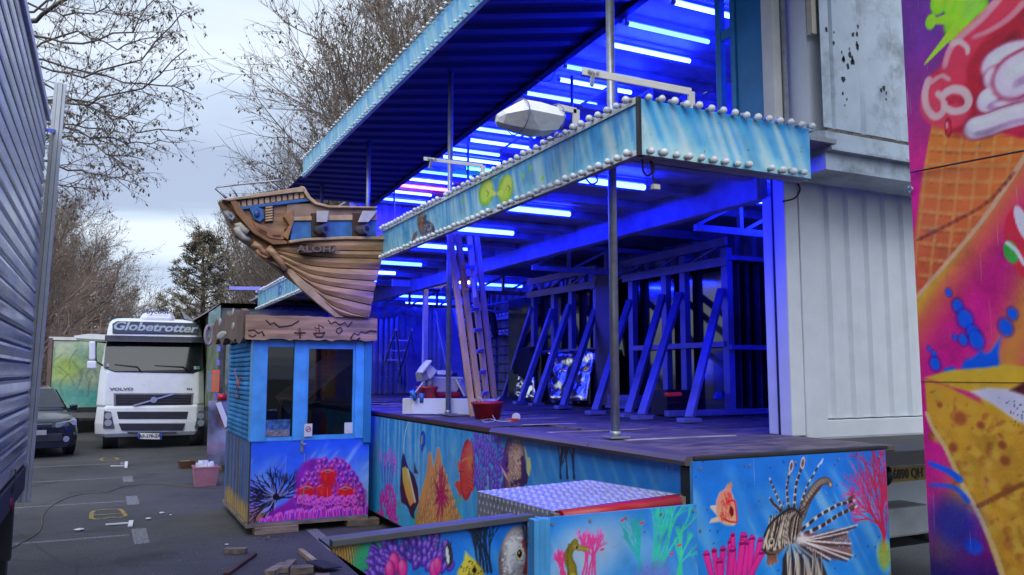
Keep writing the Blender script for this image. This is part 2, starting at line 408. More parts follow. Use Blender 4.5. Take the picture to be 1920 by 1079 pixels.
def paint_mat(rough):
    nm = 'airbrushed_paint_%d' % int(rough * 100)
    if nm in MATS: return MATS[nm]
    m = bpy.data.materials.new(nm); m.use_nodes = True; t = m.node_tree; b = t.nodes['Principled BSDF']
    a = N(t, 'ShaderNodeVertexColor'); a.layer_name = 'paint'
    g = N(t, 'ShaderNodeNewGeometry'); n = N(t, 'ShaderNodeTexNoise'); n.inputs['Scale'].default_value = 9; n.inputs['Detail'].default_value = 8
    t.links.new(g.outputs['Position'], n.inputs['Vector'])
    mr = N(t, 'ShaderNodeMapRange'); mr.inputs['To Min'].default_value = .72; mr.inputs['To Max'].default_value = 1.15; t.links.new(n.outputs[0], mr.inputs[0])
    hs = N(t, 'ShaderNodeHueSaturation'); t.links.new(a.outputs[0], hs.inputs['Color']); t.links.new(mr.outputs[0], hs.inputs['Value'])
    n3 = N(t, 'ShaderNodeTexNoise'); n3.inputs['Scale'].default_value = 5; n3.inputs['Detail'].default_value = 12; n3.inputs['Roughness'].default_value = .8; t.links.new(g.outputs['Position'], n3.inputs['Vector'])
    r3 = N(t, 'ShaderNodeValToRGB'); r3.color_ramp.elements[0].position = .56; r3.color_ramp.elements[1].position = .74; r3.color_ramp.elements[1].color = (.45, .45, .45, 1); t.links.new(n3.outputs[0], r3.inputs[0])
    m3 = N(t, 'ShaderNodeMixRGB'); m3.inputs[2].default_value = (.16, .15, .15, 1); t.links.new(r3.outputs[0], m3.inputs[0]); t.links.new(hs.outputs[0], m3.inputs[1])
    mp3 = N(t, 'ShaderNodeMapping'); mp3.inputs['Scale'].default_value = (40, 40, 1.6); mp3.inputs['Rotation'].default_value = (.5, .3, 0); t.links.new(g.outputs['Position'], mp3.inputs[0])
    n4 = N(t, 'ShaderNodeTexNoise'); n4.inputs['Scale'].default_value = 1.5; n4.inputs['Detail'].default_value = 2; t.links.new(mp3.outputs[0], n4.inputs['Vector'])
    r4 = N(t, 'ShaderNodeValToRGB'); r4.color_ramp.elements[0].position = .70; r4.color_ramp.elements[1].position = .76; r4.color_ramp.elements[1].color = (.35, .35, .35, 1); t.links.new(n4.outputs[0], r4.inputs[0])
    m4 = N(t, 'ShaderNodeMixRGB'); m4.inputs[2].default_value = (.5, .52, .53, 1); t.links.new(r4.outputs[0], m4.inputs[0]); t.links.new(m3.outputs[0], m4.inputs[1])
    t.links.new(m4.outputs[0], b.inputs['Base Color'])
    r2 = N(t, 'ShaderNodeMapRange'); r2.inputs['To Min'].default_value = rough - .1; r2.inputs['To Max'].default_value = rough + .15; t.links.new(n.outputs[0], r2.inputs[0])
    t.links.new(r2.outputs[0], b.inputs['Roughness']); b.inputs['Specular IOR Level'].default_value = .35
    MATS[nm] = m
    return m

# ------------------------------------------------------------------ shared materials
M_asph = None
white_paint = pm('white_paint', (0.70, 0.73, 0.77), .45, var=.03, dirt=(.4, .39, .38), dirt_amt=.22)
cream = pm('cream_white', (0.66, 0.65, 0.6), .5, var=.06)
steel = pm('galvanised_steel', (0.36, 0.38, 0.42), .42, .75, var=.12, scale=18)
alu = pm('aluminium', (0.55, 0.57, 0.6), .35, .85, var=.08, scale=25)
dark = pm('dark_rubber', (0.02, 0.02, 0.022), .7, var=.2)
black = pm('black_plastic', (0.015, 0.015, 0.018), .4, var=.2)
blue_dk = pm('dark_blue_steel', (0.004, 0.008, 0.05), .55, .0, var=.12, spec=.12)
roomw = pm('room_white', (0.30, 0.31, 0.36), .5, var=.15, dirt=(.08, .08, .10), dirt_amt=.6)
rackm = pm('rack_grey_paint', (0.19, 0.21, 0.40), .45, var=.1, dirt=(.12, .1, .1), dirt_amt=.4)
wood_old = pm('weathered_wood', (0.20, 0.145, 0.10), .75, var=.3, scale=5, aniso=(1, 1, 6), bump=.3)
wood_lt = pm('raw_wood', (0.30, 0.22, 0.15), .8, var=.3, scale=4, bump=.3)
red = pm('red_plastic', (0.45, 0.012, 0.015), .35, var=.08)
bulbm = pm('milky_bulb_glass', (0.74, 0.76, 0.78), .16, var=.08, coat=.6, dirt=(.4, .37, .32), dirt_amt=.4, dirt_scale=9); sockm = pm('bulb_socket', (.30, .31, .32), .5, var=.2)
blueframe = pm('booth_blue_paint', (0.07, 0.35, 0.72), .4, var=.12, dirt=(.1, .14, .2), dirt_amt=.25)
teal = pm('teal_blue_paint', (0.025, 0.20, 0.42), .4, var=.08)
brown = pm('painted_wood_brown', (0.32, 0.175, 0.088), .55, var=.25, scale=5, aniso=(1, 1, 5))
brown_d = pm('dark_brown_paint', (0.06, 0.025, 0.015), .6, var=.25)
tan = pm('pale_wood_paint', (0.50, 0.33, 0.18), .55, var=.18)
tubeblue = glow('blue_tube_glow', (0.0045, 0.0115, 1.0), 120.0)
tubeblue2 = glow('dim_blue_tube_glow', (0.004, 0.012, 1.0), 85.0); tubeblue3 = glow('bright_blue_tube_glow', (0.006, 0.016, 1.0), 150.0)
tubered = glow('pink_tube_glow', (1.0, 0.06, 0.25), 20.0)
tubecyan = glow('cyan_tube_glow', (0.03, 0.45, 1.0), 16.0)
tubewarm = glow('warm_tube_glow', (1.0, 0.8, 0.6), 5.0)
glass_w = glass('window_glass', (.62, .66, .72), .0)
glass_d = glass('stored_glass', (.55, .62, .66), .06)
# ------------------------------------------------------------------ ground
def asphalt():
    m = bpy.data.materials.new('asphalt'); m.use_nodes = True; t = m.node_tree; b = t.nodes['Principled BSDF']
    g = N(t, 'ShaderNodeNewGeometry')
    a = N(t, 'ShaderNodeTexNoise'); a.inputs['Scale'].default_value = 0.5; a.inputs['Detail'].default_value = 9; a.inputs['Roughness'].default_value = .65
    v = N(t, 'ShaderNodeTexNoise'); v.inputs['Scale'].default_value = 75; v.inputs['Detail'].default_value = 3
    c = N(t, 'ShaderNodeTexVoronoi', feature='DISTANCE_TO_EDGE'); c.inputs['Scale'].default_value = .35
    for q in (a, v, c): t.links.new(g.outputs['Position'], q.inputs['Vector'])
    r = N(t, 'ShaderNodeValToRGB'); r.color_ramp.elements[0].position = .3; r.color_ramp.elements[1].position = .75
    r.color_ramp.elements[0].color = (.034, .033, .036, 1); r.color_ramp.elements[1].color = (.092, .087, .086, 1); t.links.new(a.outputs[0], r.inputs[0])
    r2 = N(t, 'ShaderNodeValToRGB'); r2.color_ramp.elements[0].position = .35; r2.color_ramp.elements[1].position = .75
    r2.color_ramp.elements[0].color = (.40,) * 3 + (1,); r2.color_ramp.elements[1].color = (2.1,) * 3 + (1,); t.links.new(v.outputs[0], r2.inputs[0])
    mu = N(t, 'ShaderNodeMixRGB', blend_type='MULTIPLY'); mu.inputs[0].default_value = 1; t.links.new(r.outputs[0], mu.inputs[1]); t.links.new(r2.outputs[0], mu.inputs[2])
    ck = N(t, 'ShaderNodeMapRange'); ck.inputs['From Max'].default_value = .006; ck.inputs['To Min'].default_value = .6; t.links.new(c.outputs[0], ck.inputs[0])
    m2 = N(t, 'ShaderNodeMixRGB', blend_type='MULTIPLY'); m2.inputs[0].default_value = 1; t.links.new(mu.outputs[0], m2.inputs[1]); t.links.new(ck.outputs[0], m2.inputs[2])
    st = N(t, 'ShaderNodeTexVoronoi'); st.inputs['Scale'].default_value = 55; t.links.new(g.outputs['Position'], st.inputs['Vector'])
    sr = N(t, 'ShaderNodeMapRange'); sr.inputs['From Min'].default_value = .05; sr.inputs['From Max'].default_value = .3; sr.inputs['To Min'].default_value = 1.9; sr.inputs['To Max'].default_value = .85; t.links.new(st.outputs['Distance'], sr.inputs[0])
    m5 = N(t, 'ShaderNodeMixRGB', blend_type='MULTIPLY'); m5.inputs[0].default_value = .8; t.links.new(m2.outputs[0], m5.inputs[1]); t.links.new(sr.outputs[0], m5.inputs[2])
    oil = N(t, 'ShaderNodeTexNoise'); oil.inputs['Scale'].default_value = .9; oil.inputs['Detail'].default_value = 6; oil.inputs['Roughness'].default_value = .6; t.links.new(g.outputs['Position'], oil.inputs['Vector'])
    orr = N(t, 'ShaderNodeMapRange'); orr.inputs['From Min'].default_value = .56; orr.inputs['From Max'].default_value = .66; orr.inputs['To Min'].default_value = 1; orr.inputs['To Max'].default_value = .5; t.links.new(oil.outputs[0], orr.inputs[0])
    m6 = N(t, 'ShaderNodeMixRGB', blend_type='MULTIPLY'); m6.inputs[0].default_value = 1; t.links.new(m5.outputs[0], m6.inputs[1]); t.links.new(orr.outputs[0], m6.inputs[2])
    t.links.new(m6.outputs[0], b.inputs['Base Color']); b.inputs['Roughness'].default_value = .8
    bu = N(t, 'ShaderNodeBump'); bu.inputs['Strength'].default_value = .6; bu.inputs['Distance'].default_value = .006; t.links.new(v.outputs[0], bu.inputs['Height']); t.links.new(bu.outputs[0], b.inputs['Normal'])
    return m
ground = MB().add([(-400, -200, 0), (400, -200, 0), (400, 700, 0), (-400, 700, 0)], [(0, 1, 2, 3)]).build('ground', asphalt())
ground['kind'] = 'structure'
def worn(name, rgb, lo=.42, hi=.62, sc=45):
    m = bpy.data.materials.new(name); m.use_nodes = True; t = m.node_tree; b = t.nodes['Principled BSDF']
    b.inputs['Base Color'].default_value = tuple(rgb) + (1,); b.inputs['Roughness'].default_value = .8
    g = N(t, 'ShaderNodeNewGeometry'); n = N(t, 'ShaderNodeTexNoise'); n.inputs['Scale'].default_value = sc; n.inputs['Detail'].default_value = 10; n.inputs['Roughness'].default_value = .75
    t.links.new(g.outputs['Position'], n.inputs['Vector']); r = N(t, 'ShaderNodeValToRGB'); r.color_ramp.elements[0].position = lo; r.color_ramp.elements[1].position = hi
    r.color_ramp.elements[0].color = (0, 0, 0, 1); r.color_ramp.elements[1].color = (.85, .85, .85, 1)
    t.links.new(n.outputs[0], r.inputs[0]); t.links.new(r.outputs[0], b.inputs['Alpha'])
    return m
pline = worn('worn_road_paint', (.30, .30, .31), .40, .62); ppatch = worn('fresh_road_paint', (.38, .38, .39), .30, .7); pyel = worn('yellow_spray_paint', (.36, .26, .05), .34, .5, 30)
def gq(pts, z=.004): return [(p[0], p[1], z) for p in pts]
for y in (17.75, 15.35, 12.55, 9.95):
    MB().add(gq([(-6, y - .05 + .06), (.32, y - .05), (.32, y + .05), (-6, y + .05 + .06)]), [(0, 1, 2, 3)]).build('parking_line', pline, ground)
for x, y, l in ((.42, 17.7, .5), (.42, 15.1, .75), (.42, 12.6, .85), (.42, 9.85, .9)):
    MB().add(gq([(x - .07, y - l / 2), (x + .08, y - l / 2), (x + .08, y + l / 2), (x - .07, y + l / 2)]), [(0, 1, 2, 3)]).build('bay_corner_mark', ppatch, ground)
a, b, c, d = (at(*q, 'z', .004) for q in ((572, 992), (592, 990), (640, 1028), (618, 1034)))
MB().add([a, b, c, d], [(0, 1, 2, 3)]).build('bay_corner_mark', ppatch, ground)
def ribbon(pts, wd, z=.005):
    mb = MB(); L = [Vector((p[0], p[1], z)) for p in pts]; vs = []
    for i, p in enumerate(L):
        t_ = (L[min(i + 1, len(L) - 1)] - L[max(i - 1, 0)]).normalized(); n_ = Vector((-t_.y, t_.x, 0)) * wd / 2; vs += [p + n_, p - n_]
    return mb.add(vs, [(2 * i, 2 * i + 1, 2 * i + 3, 2 * i + 2) for i in range(len(L) - 1)])
eight = [at(x, y, 'z', .005) for x, y in ((172, 962), (176, 958), (200, 955), (225, 955), (232, 961), (236, 967), (225, 971), (205, 970), (200, 972), (180, 974), (171, 972), (172, 962))]
ribbon(eight, .05).build('sprayed_number', pyel, ground)
ribbon([at(x, y, 'z', .005) for x, y in ((176, 966), (200, 965), (232, 962))], .04, .006).build('sprayed_number', pyel, ground)
ribbon([at(x, y, 'z', .005) for x, y in ((188, 861), (195, 858), (215, 858), (222, 861), (214, 864), (192, 864), (188, 861))], .06).build('sprayed_number', pyel, ground)

# ------------------------------------------------------------------ the funhouse
XS, XC, XB, Y0, Y1, ZF, ZL, ZU = 2.9, 4.6, 7.05, 4.58, 19.5, 1.28, 3.5, 5.48
ZP = 3.37                                # porch ceiling, hidden behind the fascia from above
FH = thing('funhouse', 'open two storey white funhouse trailer with sea murals and blue neon lit rooms', 'funhouse', (XS, 3.6, 0))
def corr(ax, const, a0, a1, z0, z1, pitch=.22, dep=.03, sgn=-1):
    """trapezoid corrugated sheet in the plane ax = const, ribs vertical"""
    mb = MB(); pr = []; a = a0; i = 0
    while a < a1:
        for da, k in ((0, 0), (.38, 0), (.5, 1), (.88, 1)):
            if a + da * pitch <= a1: pr.append((a + da * pitch, const + sgn * dep * k))
        a += pitch
    vs = []
    for q, dd in pr:
        for z in (z0, z1): vs.append((dd, q, z) if ax == 'x' else (q, dd, z))
    return mb.add(vs, [(2 * i, 2 * i + 2, 2 * i + 3, 2 * i + 1) for i in range(len(pr) - 1)])
# shell
endw = corr('y', Y0 + .02, XC + .35, XB, ZF + .12, 3.3, .215, .028).build('end_wall', white_paint, FH); MB().bb(XC + .12, XB, Y0 + .062, Y0 + .08, ZF - .02, 3.4).build('light_leak_block', white_paint, FH)  # second sheet is unseen, added to stop room light leaking past the corrugation
pf = MB(); pf.bb(XC + .12, XC + .34, Y0 - .03, Y0 + .06, ZF - .02, 3.34); pf.bb(XC + .34, XB, Y0 - .025, Y0 + .05, ZF - .02, ZF + .11); pf.build('end_wall_frame', white_paint, FH, .006)
MB().bb(XC - .02, XC + .119, Y0 - .02, Y0 + .1, ZF + .0, 3.32).build('corner_post', white_paint, FH, .008)
MB().bb(XC, XC + .1, Y0 + .1, Y0 + .14, ZF, 3.3).build('door_seal', dark, FH)
MB().bb(XC + .02, XC + .12, Y0 + .14, Y0 + .26, ZF, 3.12).build('door_jamb', white_paint, FH, .006)
MB().bb(XC, XB + .05, Y0 - .04, Y0 + .03, ZF - .12, ZF - .02).build('sill_rail', pm('grey_rail', (.34, .35, .37), .5, .1), FH, .005)
skirt = MB().bb(XC + .1, XB, Y0 + .0, Y0 + .08, .56, ZF - .12).build('rear_skirt', white_paint, FH)
MB().bb(XC + .2, XC + 1.15, Y0 - .25, Y0 + .04, .52, .74).build('bumper', pm('grey_bumper', (.45, .46, .48), .5), FH, .02)
MB().bb(XC + 1.17, XB, Y0 - .1, Y0 + .04, .45, .64).build('bumper', dark, FH, .02)
ch = MB(); ch.bb(XC + .2, XB - .1, Y0 + .1, Y1, .35, .6)
ch.build('chassis', dark, FH)
for yy in (5.0, 5.15):
    pass
mb = MB(); mb.tube([(5.75, Y0 - .1, .5), (5.75, Y0 - .3, .5), (5.9, Y0 - .38, .46), (6.05, Y0 - .38, .4)], .05, 10); mb.sphere((5.95, Y0 - .3, .3), .16, 12, 8, (1, .6, 1)); mb.build('tow_hitch', steel, FH)
for yy in (6.1, 7.3, 14.2, 15.4):
    wl = MB().tube([(5.0, yy, .45), (5.28, yy, .45)], .45, 20).build('wheel', dark, FH)
# number plate
pl = MB().bb(5.56, 6.2, Y0 - .016, Y0 - .003, .885, 1.0).build('number_plate', pm('yellow_plate', (.55, .33, .03), .4, var=.05), FH)
text('6890 QH 3', .105, (5.85, Y0 - .019, .942), FRONT, black, pl, fat=.003, sx=.88)
lm_ = MB(); lm_.sphere((5.525, Y0 - .03, .95), .075, 12, 8, (.8, .9, 1.15)); lm_.build('plate_lamp', black, FH)
# upper box at the end
u1 = MB(); xs = [4.63, 4.72, 4.74, 4.76, 5.02, 5.05, 5.08, 5.4, 5.43, 5.46, XB]; ys = [4.2, 4.2, 4.225, 4.2, 4.2, 4.222, 4.2, 4.2, 4.225, 4.2, 4.2]
u1.add([(x, y, z) for x, y in zip(xs, ys) for z in (3.54, 6.4)], [(2 * i, 2 * i + 2, 2 * i + 3, 2 * i + 1) for i in range(len(xs) - 1)])
u1.build('upper_end_panel', pm('bluish_white_sheet', (.46, .53, .62), .35, .1, var=.06, dirt=(.06, .06, .07), dirt_amt=.75, dirt_scale=3.2), FH)
u2 = MB(); u2.prism([(4.2, 3.5), (4.12, 3.48), (4.12, 3.37), (4.07, 3.35), (4.07, 3.33), (4.13, 3.33), (4.13, 3.2), (4.5, 3.2), (4.5, 3.5)], 'x', 4.56, XB)
u2.build('folded_ledge', MATS['bluish_white_sheet'], FH)
rs = random.Random(12)
for (sx_, sz_, n_, r_) in ((4.98, 4.12, 7, .035), (4.87, 4.06, 5, .03), (5.27, 3.93, 4, .022), (4.86, 3.78, 3, .015), (5.02, 4.3, 3, .02), (4.74, 4.3, 3, .02)):
    for i_ in range(n_):
        px_, pz_ = sx_ + rs.gauss(0, .03), sz_ + rs.gauss(0, .06); k_ = r_ * rs.uniform(.3, 1)
        MB().add([(px_ + k_ * rs.uniform(.4, 1) * math.cos(6.283 * j / 9), 4.1985, pz_ + 1.6 * k_ * rs.uniform(.4, 1) * math.sin(6.283 * j / 9)) for j in range(9)], [tuple(range(9))]).build('scuff_mark', dark, FH)
MB().bb(4.66, XB, 4.19, 4.215, 3.505, 3.53).build('hinge', pm('rusty_hinge', (.12, .10, .09), .7, .3, var=.4, scale=40), FH)
MB().bb(4.6, XB, 4.3, Y0 - .03, 3.535, 6.4).build('upper_box_body', white_paint, FH)
MB().bb(4.44, 4.52, Y0 - .1, Y0 + .02, 3.34, 6.4).build('upper_corner_post', cream, FH, .006)
MB().bb(4.525, 4.56, Y0 - .12, Y0 + .0, 3.2, 6.4).build('upper_guide_channel', steel, FH)
MB().bb(4.575, 4.62, 4.22, 4.27, 4.25, 6.4).build('upper_strip', pm('yellowed_strip', (.5, .45, .35), .6), FH)
MB().bb(4.52, 4.54, Y0 + .03, Y0 + .38, 3.5, 6.4).build('teal_side_panel', teal, FH)
tf = MB(); tf.bb(4.5, 4.56, Y0 + .385, Y0 + .44, 3.5, 5.5); tf.bb(4.5, 4.56, Y0 + .56, Y0 + .62, 3.5, 5.5); tf.bb(4.51, 4.55, Y0 + .44, Y0 + .56, 4.52, 4.6); tf.build('teal_door_frame', teal, FH, .004)
# rooms
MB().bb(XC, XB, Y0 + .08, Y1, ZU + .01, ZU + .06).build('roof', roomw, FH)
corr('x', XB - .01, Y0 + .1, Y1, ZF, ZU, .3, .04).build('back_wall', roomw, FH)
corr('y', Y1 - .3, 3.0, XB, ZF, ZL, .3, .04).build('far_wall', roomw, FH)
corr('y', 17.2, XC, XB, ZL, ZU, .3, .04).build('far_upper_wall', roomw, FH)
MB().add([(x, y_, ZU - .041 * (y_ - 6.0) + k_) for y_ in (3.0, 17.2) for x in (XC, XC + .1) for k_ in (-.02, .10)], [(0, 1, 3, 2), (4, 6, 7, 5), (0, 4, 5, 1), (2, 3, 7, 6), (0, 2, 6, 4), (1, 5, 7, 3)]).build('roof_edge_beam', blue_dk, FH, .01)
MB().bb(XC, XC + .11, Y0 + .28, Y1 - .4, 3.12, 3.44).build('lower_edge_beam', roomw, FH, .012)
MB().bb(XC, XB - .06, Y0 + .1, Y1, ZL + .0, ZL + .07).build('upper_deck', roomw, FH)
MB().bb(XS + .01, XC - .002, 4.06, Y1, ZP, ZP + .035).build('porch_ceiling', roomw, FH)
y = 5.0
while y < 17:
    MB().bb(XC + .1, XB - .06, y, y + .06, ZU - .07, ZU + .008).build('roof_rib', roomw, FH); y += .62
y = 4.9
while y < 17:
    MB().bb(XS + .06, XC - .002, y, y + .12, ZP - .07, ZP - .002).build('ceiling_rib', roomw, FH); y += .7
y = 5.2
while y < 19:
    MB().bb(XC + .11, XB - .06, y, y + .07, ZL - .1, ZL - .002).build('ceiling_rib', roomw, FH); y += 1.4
# cross trusses in the rooms
def truss(y, z0, z1, x0=XC + .11, x1=XB - .07, name='truss'):
    t = MB(); t.bb(x0, x1, y, y + .05, z0, z0 + .06); t.bb(x0, x1, y, y + .05, z1 - .05, z1); n = 4
    for i in range(n):
        xa = x0 + (x1 - x0) * i / n; xb = x0 + (x1 - x0) * (i + 1) / n
        t.beam((xa + .03, y + .025, z0 + .06), (xb - .03, y + .025, z1 - .05), .03, .03); t.bb(xb - .06, xb - .02, y + .002, y + .048, z0 + .06, z1 - .05)
    t.build(name, roomw, FH)
for y in (5.75, 8.9, 12.0, 15.0): truss(y, 3.02, 3.38)
for y in (8.0, 10.2): truss(y, 4.86, 5.3, XC + .3)
# stage floor: boards
stage = MB().bb(XS + .03, XB - .06, 3.64, Y1, ZF - .12, ZF - .03).build('stage', pm('stage_frame', (.05, .045, .045), .7), FH)
floor_m = pm('worn_stage_board', (.13, .098, .075), .62, var=.5, scale=5, aniso=(1, 3, 1), bump=.25, bscale=30, dirt=(.05, .04, .045), dirt_amt=.6)
rng = random.Random(3); ybs = [3.66, 4.72]
while ybs[-1] < 19: ybs.append(ybs[-1] + rng.uniform(.82, .98))
for j in range(len(ybs) - 1):
    ox = rng.uniform(-.12, .12); xcut = [XS + .04, 3.62 + ox, 4.45 + ox * .7, 5.3 + ox, 6.15 - ox, XB - .07]
    if j == 0: xcut = [XS + .04, 4.58, XB - .07][:2]
    for i in range(len(xcut) - 1):
        dz = rng.uniform(-.008, .009); x0, x1, y0_, y1_ = xcut[i] + .012, xcut[i + 1] - .012, ybs[j] + .012, ybs[j + 1] - .012
        MB().bb(x0, x1, y0_, y1_, ZF - .028, ZF + dz).build('floor_board', floor_m, stage, .004)
strip = pm('scuffed_floor_strip', (.42, .36, .33), .6, var=.3)
for j in range(1, 13):
    yb = ybs[j]; x0 = rng.uniform(3.0, 3.5); x1 = x0 + rng.uniform(.5, 1.3); MB().bb(x0, x1, yb - .018, yb + .018, ZF + .009, ZF + .014).build('floor_strip', strip, stage)
nos = pm('stage_nosing', (.135, .10, .098), .5, var=.2, aniso=(1, .2, 1))
for y0_, y1_ in ((3.62, 4.62), (4.63, 6.15)):
    t = MB(); t.prism([(XS - .05, ZF - .035), (XS - .06, ZF - .01), (XS - .04, ZF + .015), (XS + .12, ZF + .02), (XS + .12, ZF - .035)], 'y', y0_, y1_); t.build('stage_nosing', nos, FH)
MB().bb(XS + .0, XS + .05, 6.16, Y1, ZF - .03, ZF + .012).build('stage_edge', brown_d, FH, .005)
MB().bb(XS, 4.42, 3.604, 3.655, ZF - .008, ZF + .014).build('stage_edge', dark, FH, .005)
MB().bb(XS - .01, XS + .03, 3.61, 3.72, .1, ZF - .05).build('dark_gap_strip', dark, FH)  # dark strip standing in for the shaded gap between the two murals
for yb in (4.4, 6.5, 9.0, 12, 15): MB().bb(3.3, 3.45, yb, yb + .15, 0, ZF - .12).build('stage_leg', steel, FH)

# ------------------------------------------------------------------ murals of the stage
c = Canvas('x', XS, 3.72, 9.95, .13, ZF - .045, 640, 190)
c.water((42, 132, 205), (45, 148, 202), (38, 135, 172), (175, 226, 240), 85, -.12, .6, 3)
c.water_done = True
W = (slice(None), slice(None))
k = np.clip((c.A - 6.3) / 1.8, 0, 1) * np.clip((c.Z - c.z0) / 1.0, 0, 1)      # paler rays over the far half
c.put(W, np.clip(np.sin(c.A * 38 + np.sin(c.A * 11) * 2 + c.Z) * .5 + .3, 0, 1) * k, (185, 228, 238), .7)
c.put(W, np.clip((7.0 - c.A) / 2.2, 0, 1), (28, 112, 200), .55)
c.water2 = None
for i in range(14): a_ = 3.8 + i * .2; c.line([(a_ + .25, 1.2), (a_ - .1, .7)], .012, .03, (140, 205, 240), .45, .05)
c.reg(560, 740, .3143)
P = c.p
for i in range(30): c.ell(P(900 + c.rng.uniform(-420, 120), 680 + c.rng.uniform(-60, 60)), .08, .06, 0, (40, 130, 95), .35, 1.4)
c.petals(P(530, 760), .38, .42, 70, (190, 30, 140), (120, 15, 100), (245, 110, 200), 3, .03)
for i in range(5): c.coral(P(500 + i * 14, 520), .33, (95, 45, 130), .012, 1.57 + (i - 2) * .12, .4, 3, 11 + i, (170, 70, 160))
# coral pinnacle
c.poly([P(*q) for q in ((690, 800), (715, 640), (760, 480), (775, 345), (790, 345), (805, 440), (825, 320), (838, 315), (860, 430), (890, 520), (930, 650), (985, 770), (985, 805))], (196, 130, 60), 1, .02, (150, 110, 45))
for i in range(120):
    u = c.rng.uniform(0, 1); zz = 430 + 360 * u; q = P(840 + c.rng.uniform(-1, 1) * (20 + 120 * u), zz); c.ell(q, .03, .045, 0, (205, 140, 70), .85, .4, (120, 75, 35), (235, 195, 120))
for i in range(46):
    an = c.rng.uniform(0, 6.28); L = c.rng.uniform(.1, .24); o_ = np.array(P(850, 600)); c.line([o_, o_ + .5 * L * np.array([math.cos(an), math.sin(an)]), o_ + L * np.array([math.cos(an + .15), math.sin(an + .15) * 1.2])], .014, .006, (185, 22, 75), .95, None, (95, 8, 40))
# long finned banded fish
body = [(612, 400), (624, 330), (640, 395), (655, 440), (690, 485), (712, 560), (716, 640), (705, 668), (690, 700), (660, 690), (640, 660), (612, 645), (604, 560)]
c.poly([P(*q) for q in body], (22, 16, 20)); c.poly([P(*q) for q in ((618, 440), (640, 430), (668, 500), (690, 640), (665, 668), (640, 600), (622, 520))], (215, 200, 60), 1, .02, (225, 150, 40))
c.poly([P(*q) for q in ((645, 440), (655, 445), (700, 640), (692, 650))], (230, 225, 190)); c.poly([P(*q) for q in ((655, 690), (690, 690), (690, 745), (672, 730))], (25, 20, 25))
c.poly([P(*q) for q in ((688, 470), (690, 395), (700, 440), (716, 475))], (40, 30, 30)); c.line([P(626, 350), P(630, 270), P(640, 210), P(655, 165)], .012, .004, (200, 205, 190))
# small blue fish
c.ell(P(741, 268), .075, .085, .2, (25, 70, 170), 1, .2, (15, 40, 120)); c.poly([P(*q) for q in ((725, 315), (748, 318), (736, 350))], (20, 60, 150)); c.ell(P(734, 272), .018, .05, .2, (225, 165, 40)); 
# purple finger coral and the red fish before it
c.petals(P(1120, 575), .40, .62, 170, (95, 60, 185), (50, 25, 120), (165, 140, 235), 8, .026)
c.poly([P(*q) for q in ((955, 590), (930, 540), (940, 515), (965, 520), (975, 560), (968, 625))], (225, 70, 25)); c.poly([P(*q) for q in ((1010, 560), (1040, 480), (1045, 575), (1020, 582))], (215, 60, 25))
c.ell(P(1003, 450), .155, .27, .15, (215, 62, 22), 1, .12, (150, 25, 10), (250, 150, 60)); c.ell(P(955, 425), .03, .05, 0, (240, 120, 50)); c.ell(P(1035, 430), .014, .02, 0, (30, 10, 10))
c.scales(P(1003, 450), .14, .25, .15, 140, (150, 30, 12), (250, 140, 60), .012, .45); c.line([P(975, 400), P(990, 385), P(1030, 380)], .01, .006, (250, 170, 80), .7); c.line([P(955, 455), P(985, 462)], .008, .004, (110, 15, 8), .9)
for i in range(7): c.line([P(1012, 470 + i * 14), P(1042, 500 + i * 11)], .006, .004, (250, 130, 50) if i % 2 else (150, 30, 12), .7)
# purple and yellow angelfish
c.poly([P(*q) for q in ((1235, 345), (1262, 315), (1310, 305), (1350, 318), (1362, 370), (1340, 420), (1260, 400))], (215, 205, 95), 1, .02)
c.poly([P(*q) for q in ((1360, 380), (1380, 376), (1386, 430), (1376, 490), (1362, 470))], (205, 200, 110)); c.ell(P(1285, 440), .2, .3, .1, (150, 115, 100), 1, .1, (70, 25, 85), (200, 165, 140))
c.poly([P(*q) for q in ((1205, 430), (1222, 370), (1250, 350), (1255, 460), (1235, 470))], (80, 30, 115)); c.poly([P(*q) for q in ((1322, 370), (1342, 365), (1352, 440), (1370, 490), (1362, 535), (1300, 552), (1265, 548), (1262, 520), (1330, 500))], (48, 18, 70))
c.scales(P(1288, 430), .13, .22, .1, 120, (90, 60, 70), (225, 195, 165), .012, .5); c.ell(P(1240, 420), .02, .022, 0, (20, 15, 20), 1, .3)
c.poly([P(*q) for q in ((1206, 425), (1235, 470), (1255, 520), (1225, 480))], (225, 190, 170))
for i, x in enumerate((1560, 1600, 1640)): c.coral(P(x, 500), .34, (14, 22, 50), .010, 1.6, .3, 4, 31 + i); c.coral(P(x + 6, 500), .25, (14, 22, 50), .009, 1.3, .3, 3, 41 + i)
c.specks(60, (20, 60, 130), 6, .01)
c.grain(3)
c.build('stage_mural', FH, 2.0)
MB().bb(XS + .004, XS + .03, 3.72, 9.95, .12, ZF - .05).build('mural_backing_board', wood_old, FH)
MB().bb(XS + .0, XS + .03, 9.96, Y1, .13, ZF - .05).build('stage_side_panel', pm('faded_mural_panel', (.08, .25, .42), .5, var=.4, scale=2), FH)

c = Canvas('y', 3.6, XS - .02, 4.39, .02, ZF - .01, 270, 230)
c.water((22, 108, 205), (28, 125, 205), (50, 145, 195), (175, 222, 240), 46, .62, .55, 9)
c.reg(1260, 800, .2586); P = c.p
c.specks(40, (70, 35, 60), 4, .009); c.specks(25, (20, 60, 130), 5, .011)
for i in range(7): c.coral(P(1535, 870 - i * 18), .36, (205, 30, 80), .0065, 1.75 + (i - 3) * .16, .38, 4, 50 + i)
c.coral(P(1545, 900), .5, (190, 20, 65), .010, 1.7, .35, 5, 61)
c.petals((4.36, .2), .5, .32, 90, (90, 95, 55), (50, 55, 35), (150, 150, 90), 5, .02); c.ell(P(1540, 930), .06, .09, 0, (150, 150, 30), .8, .8)
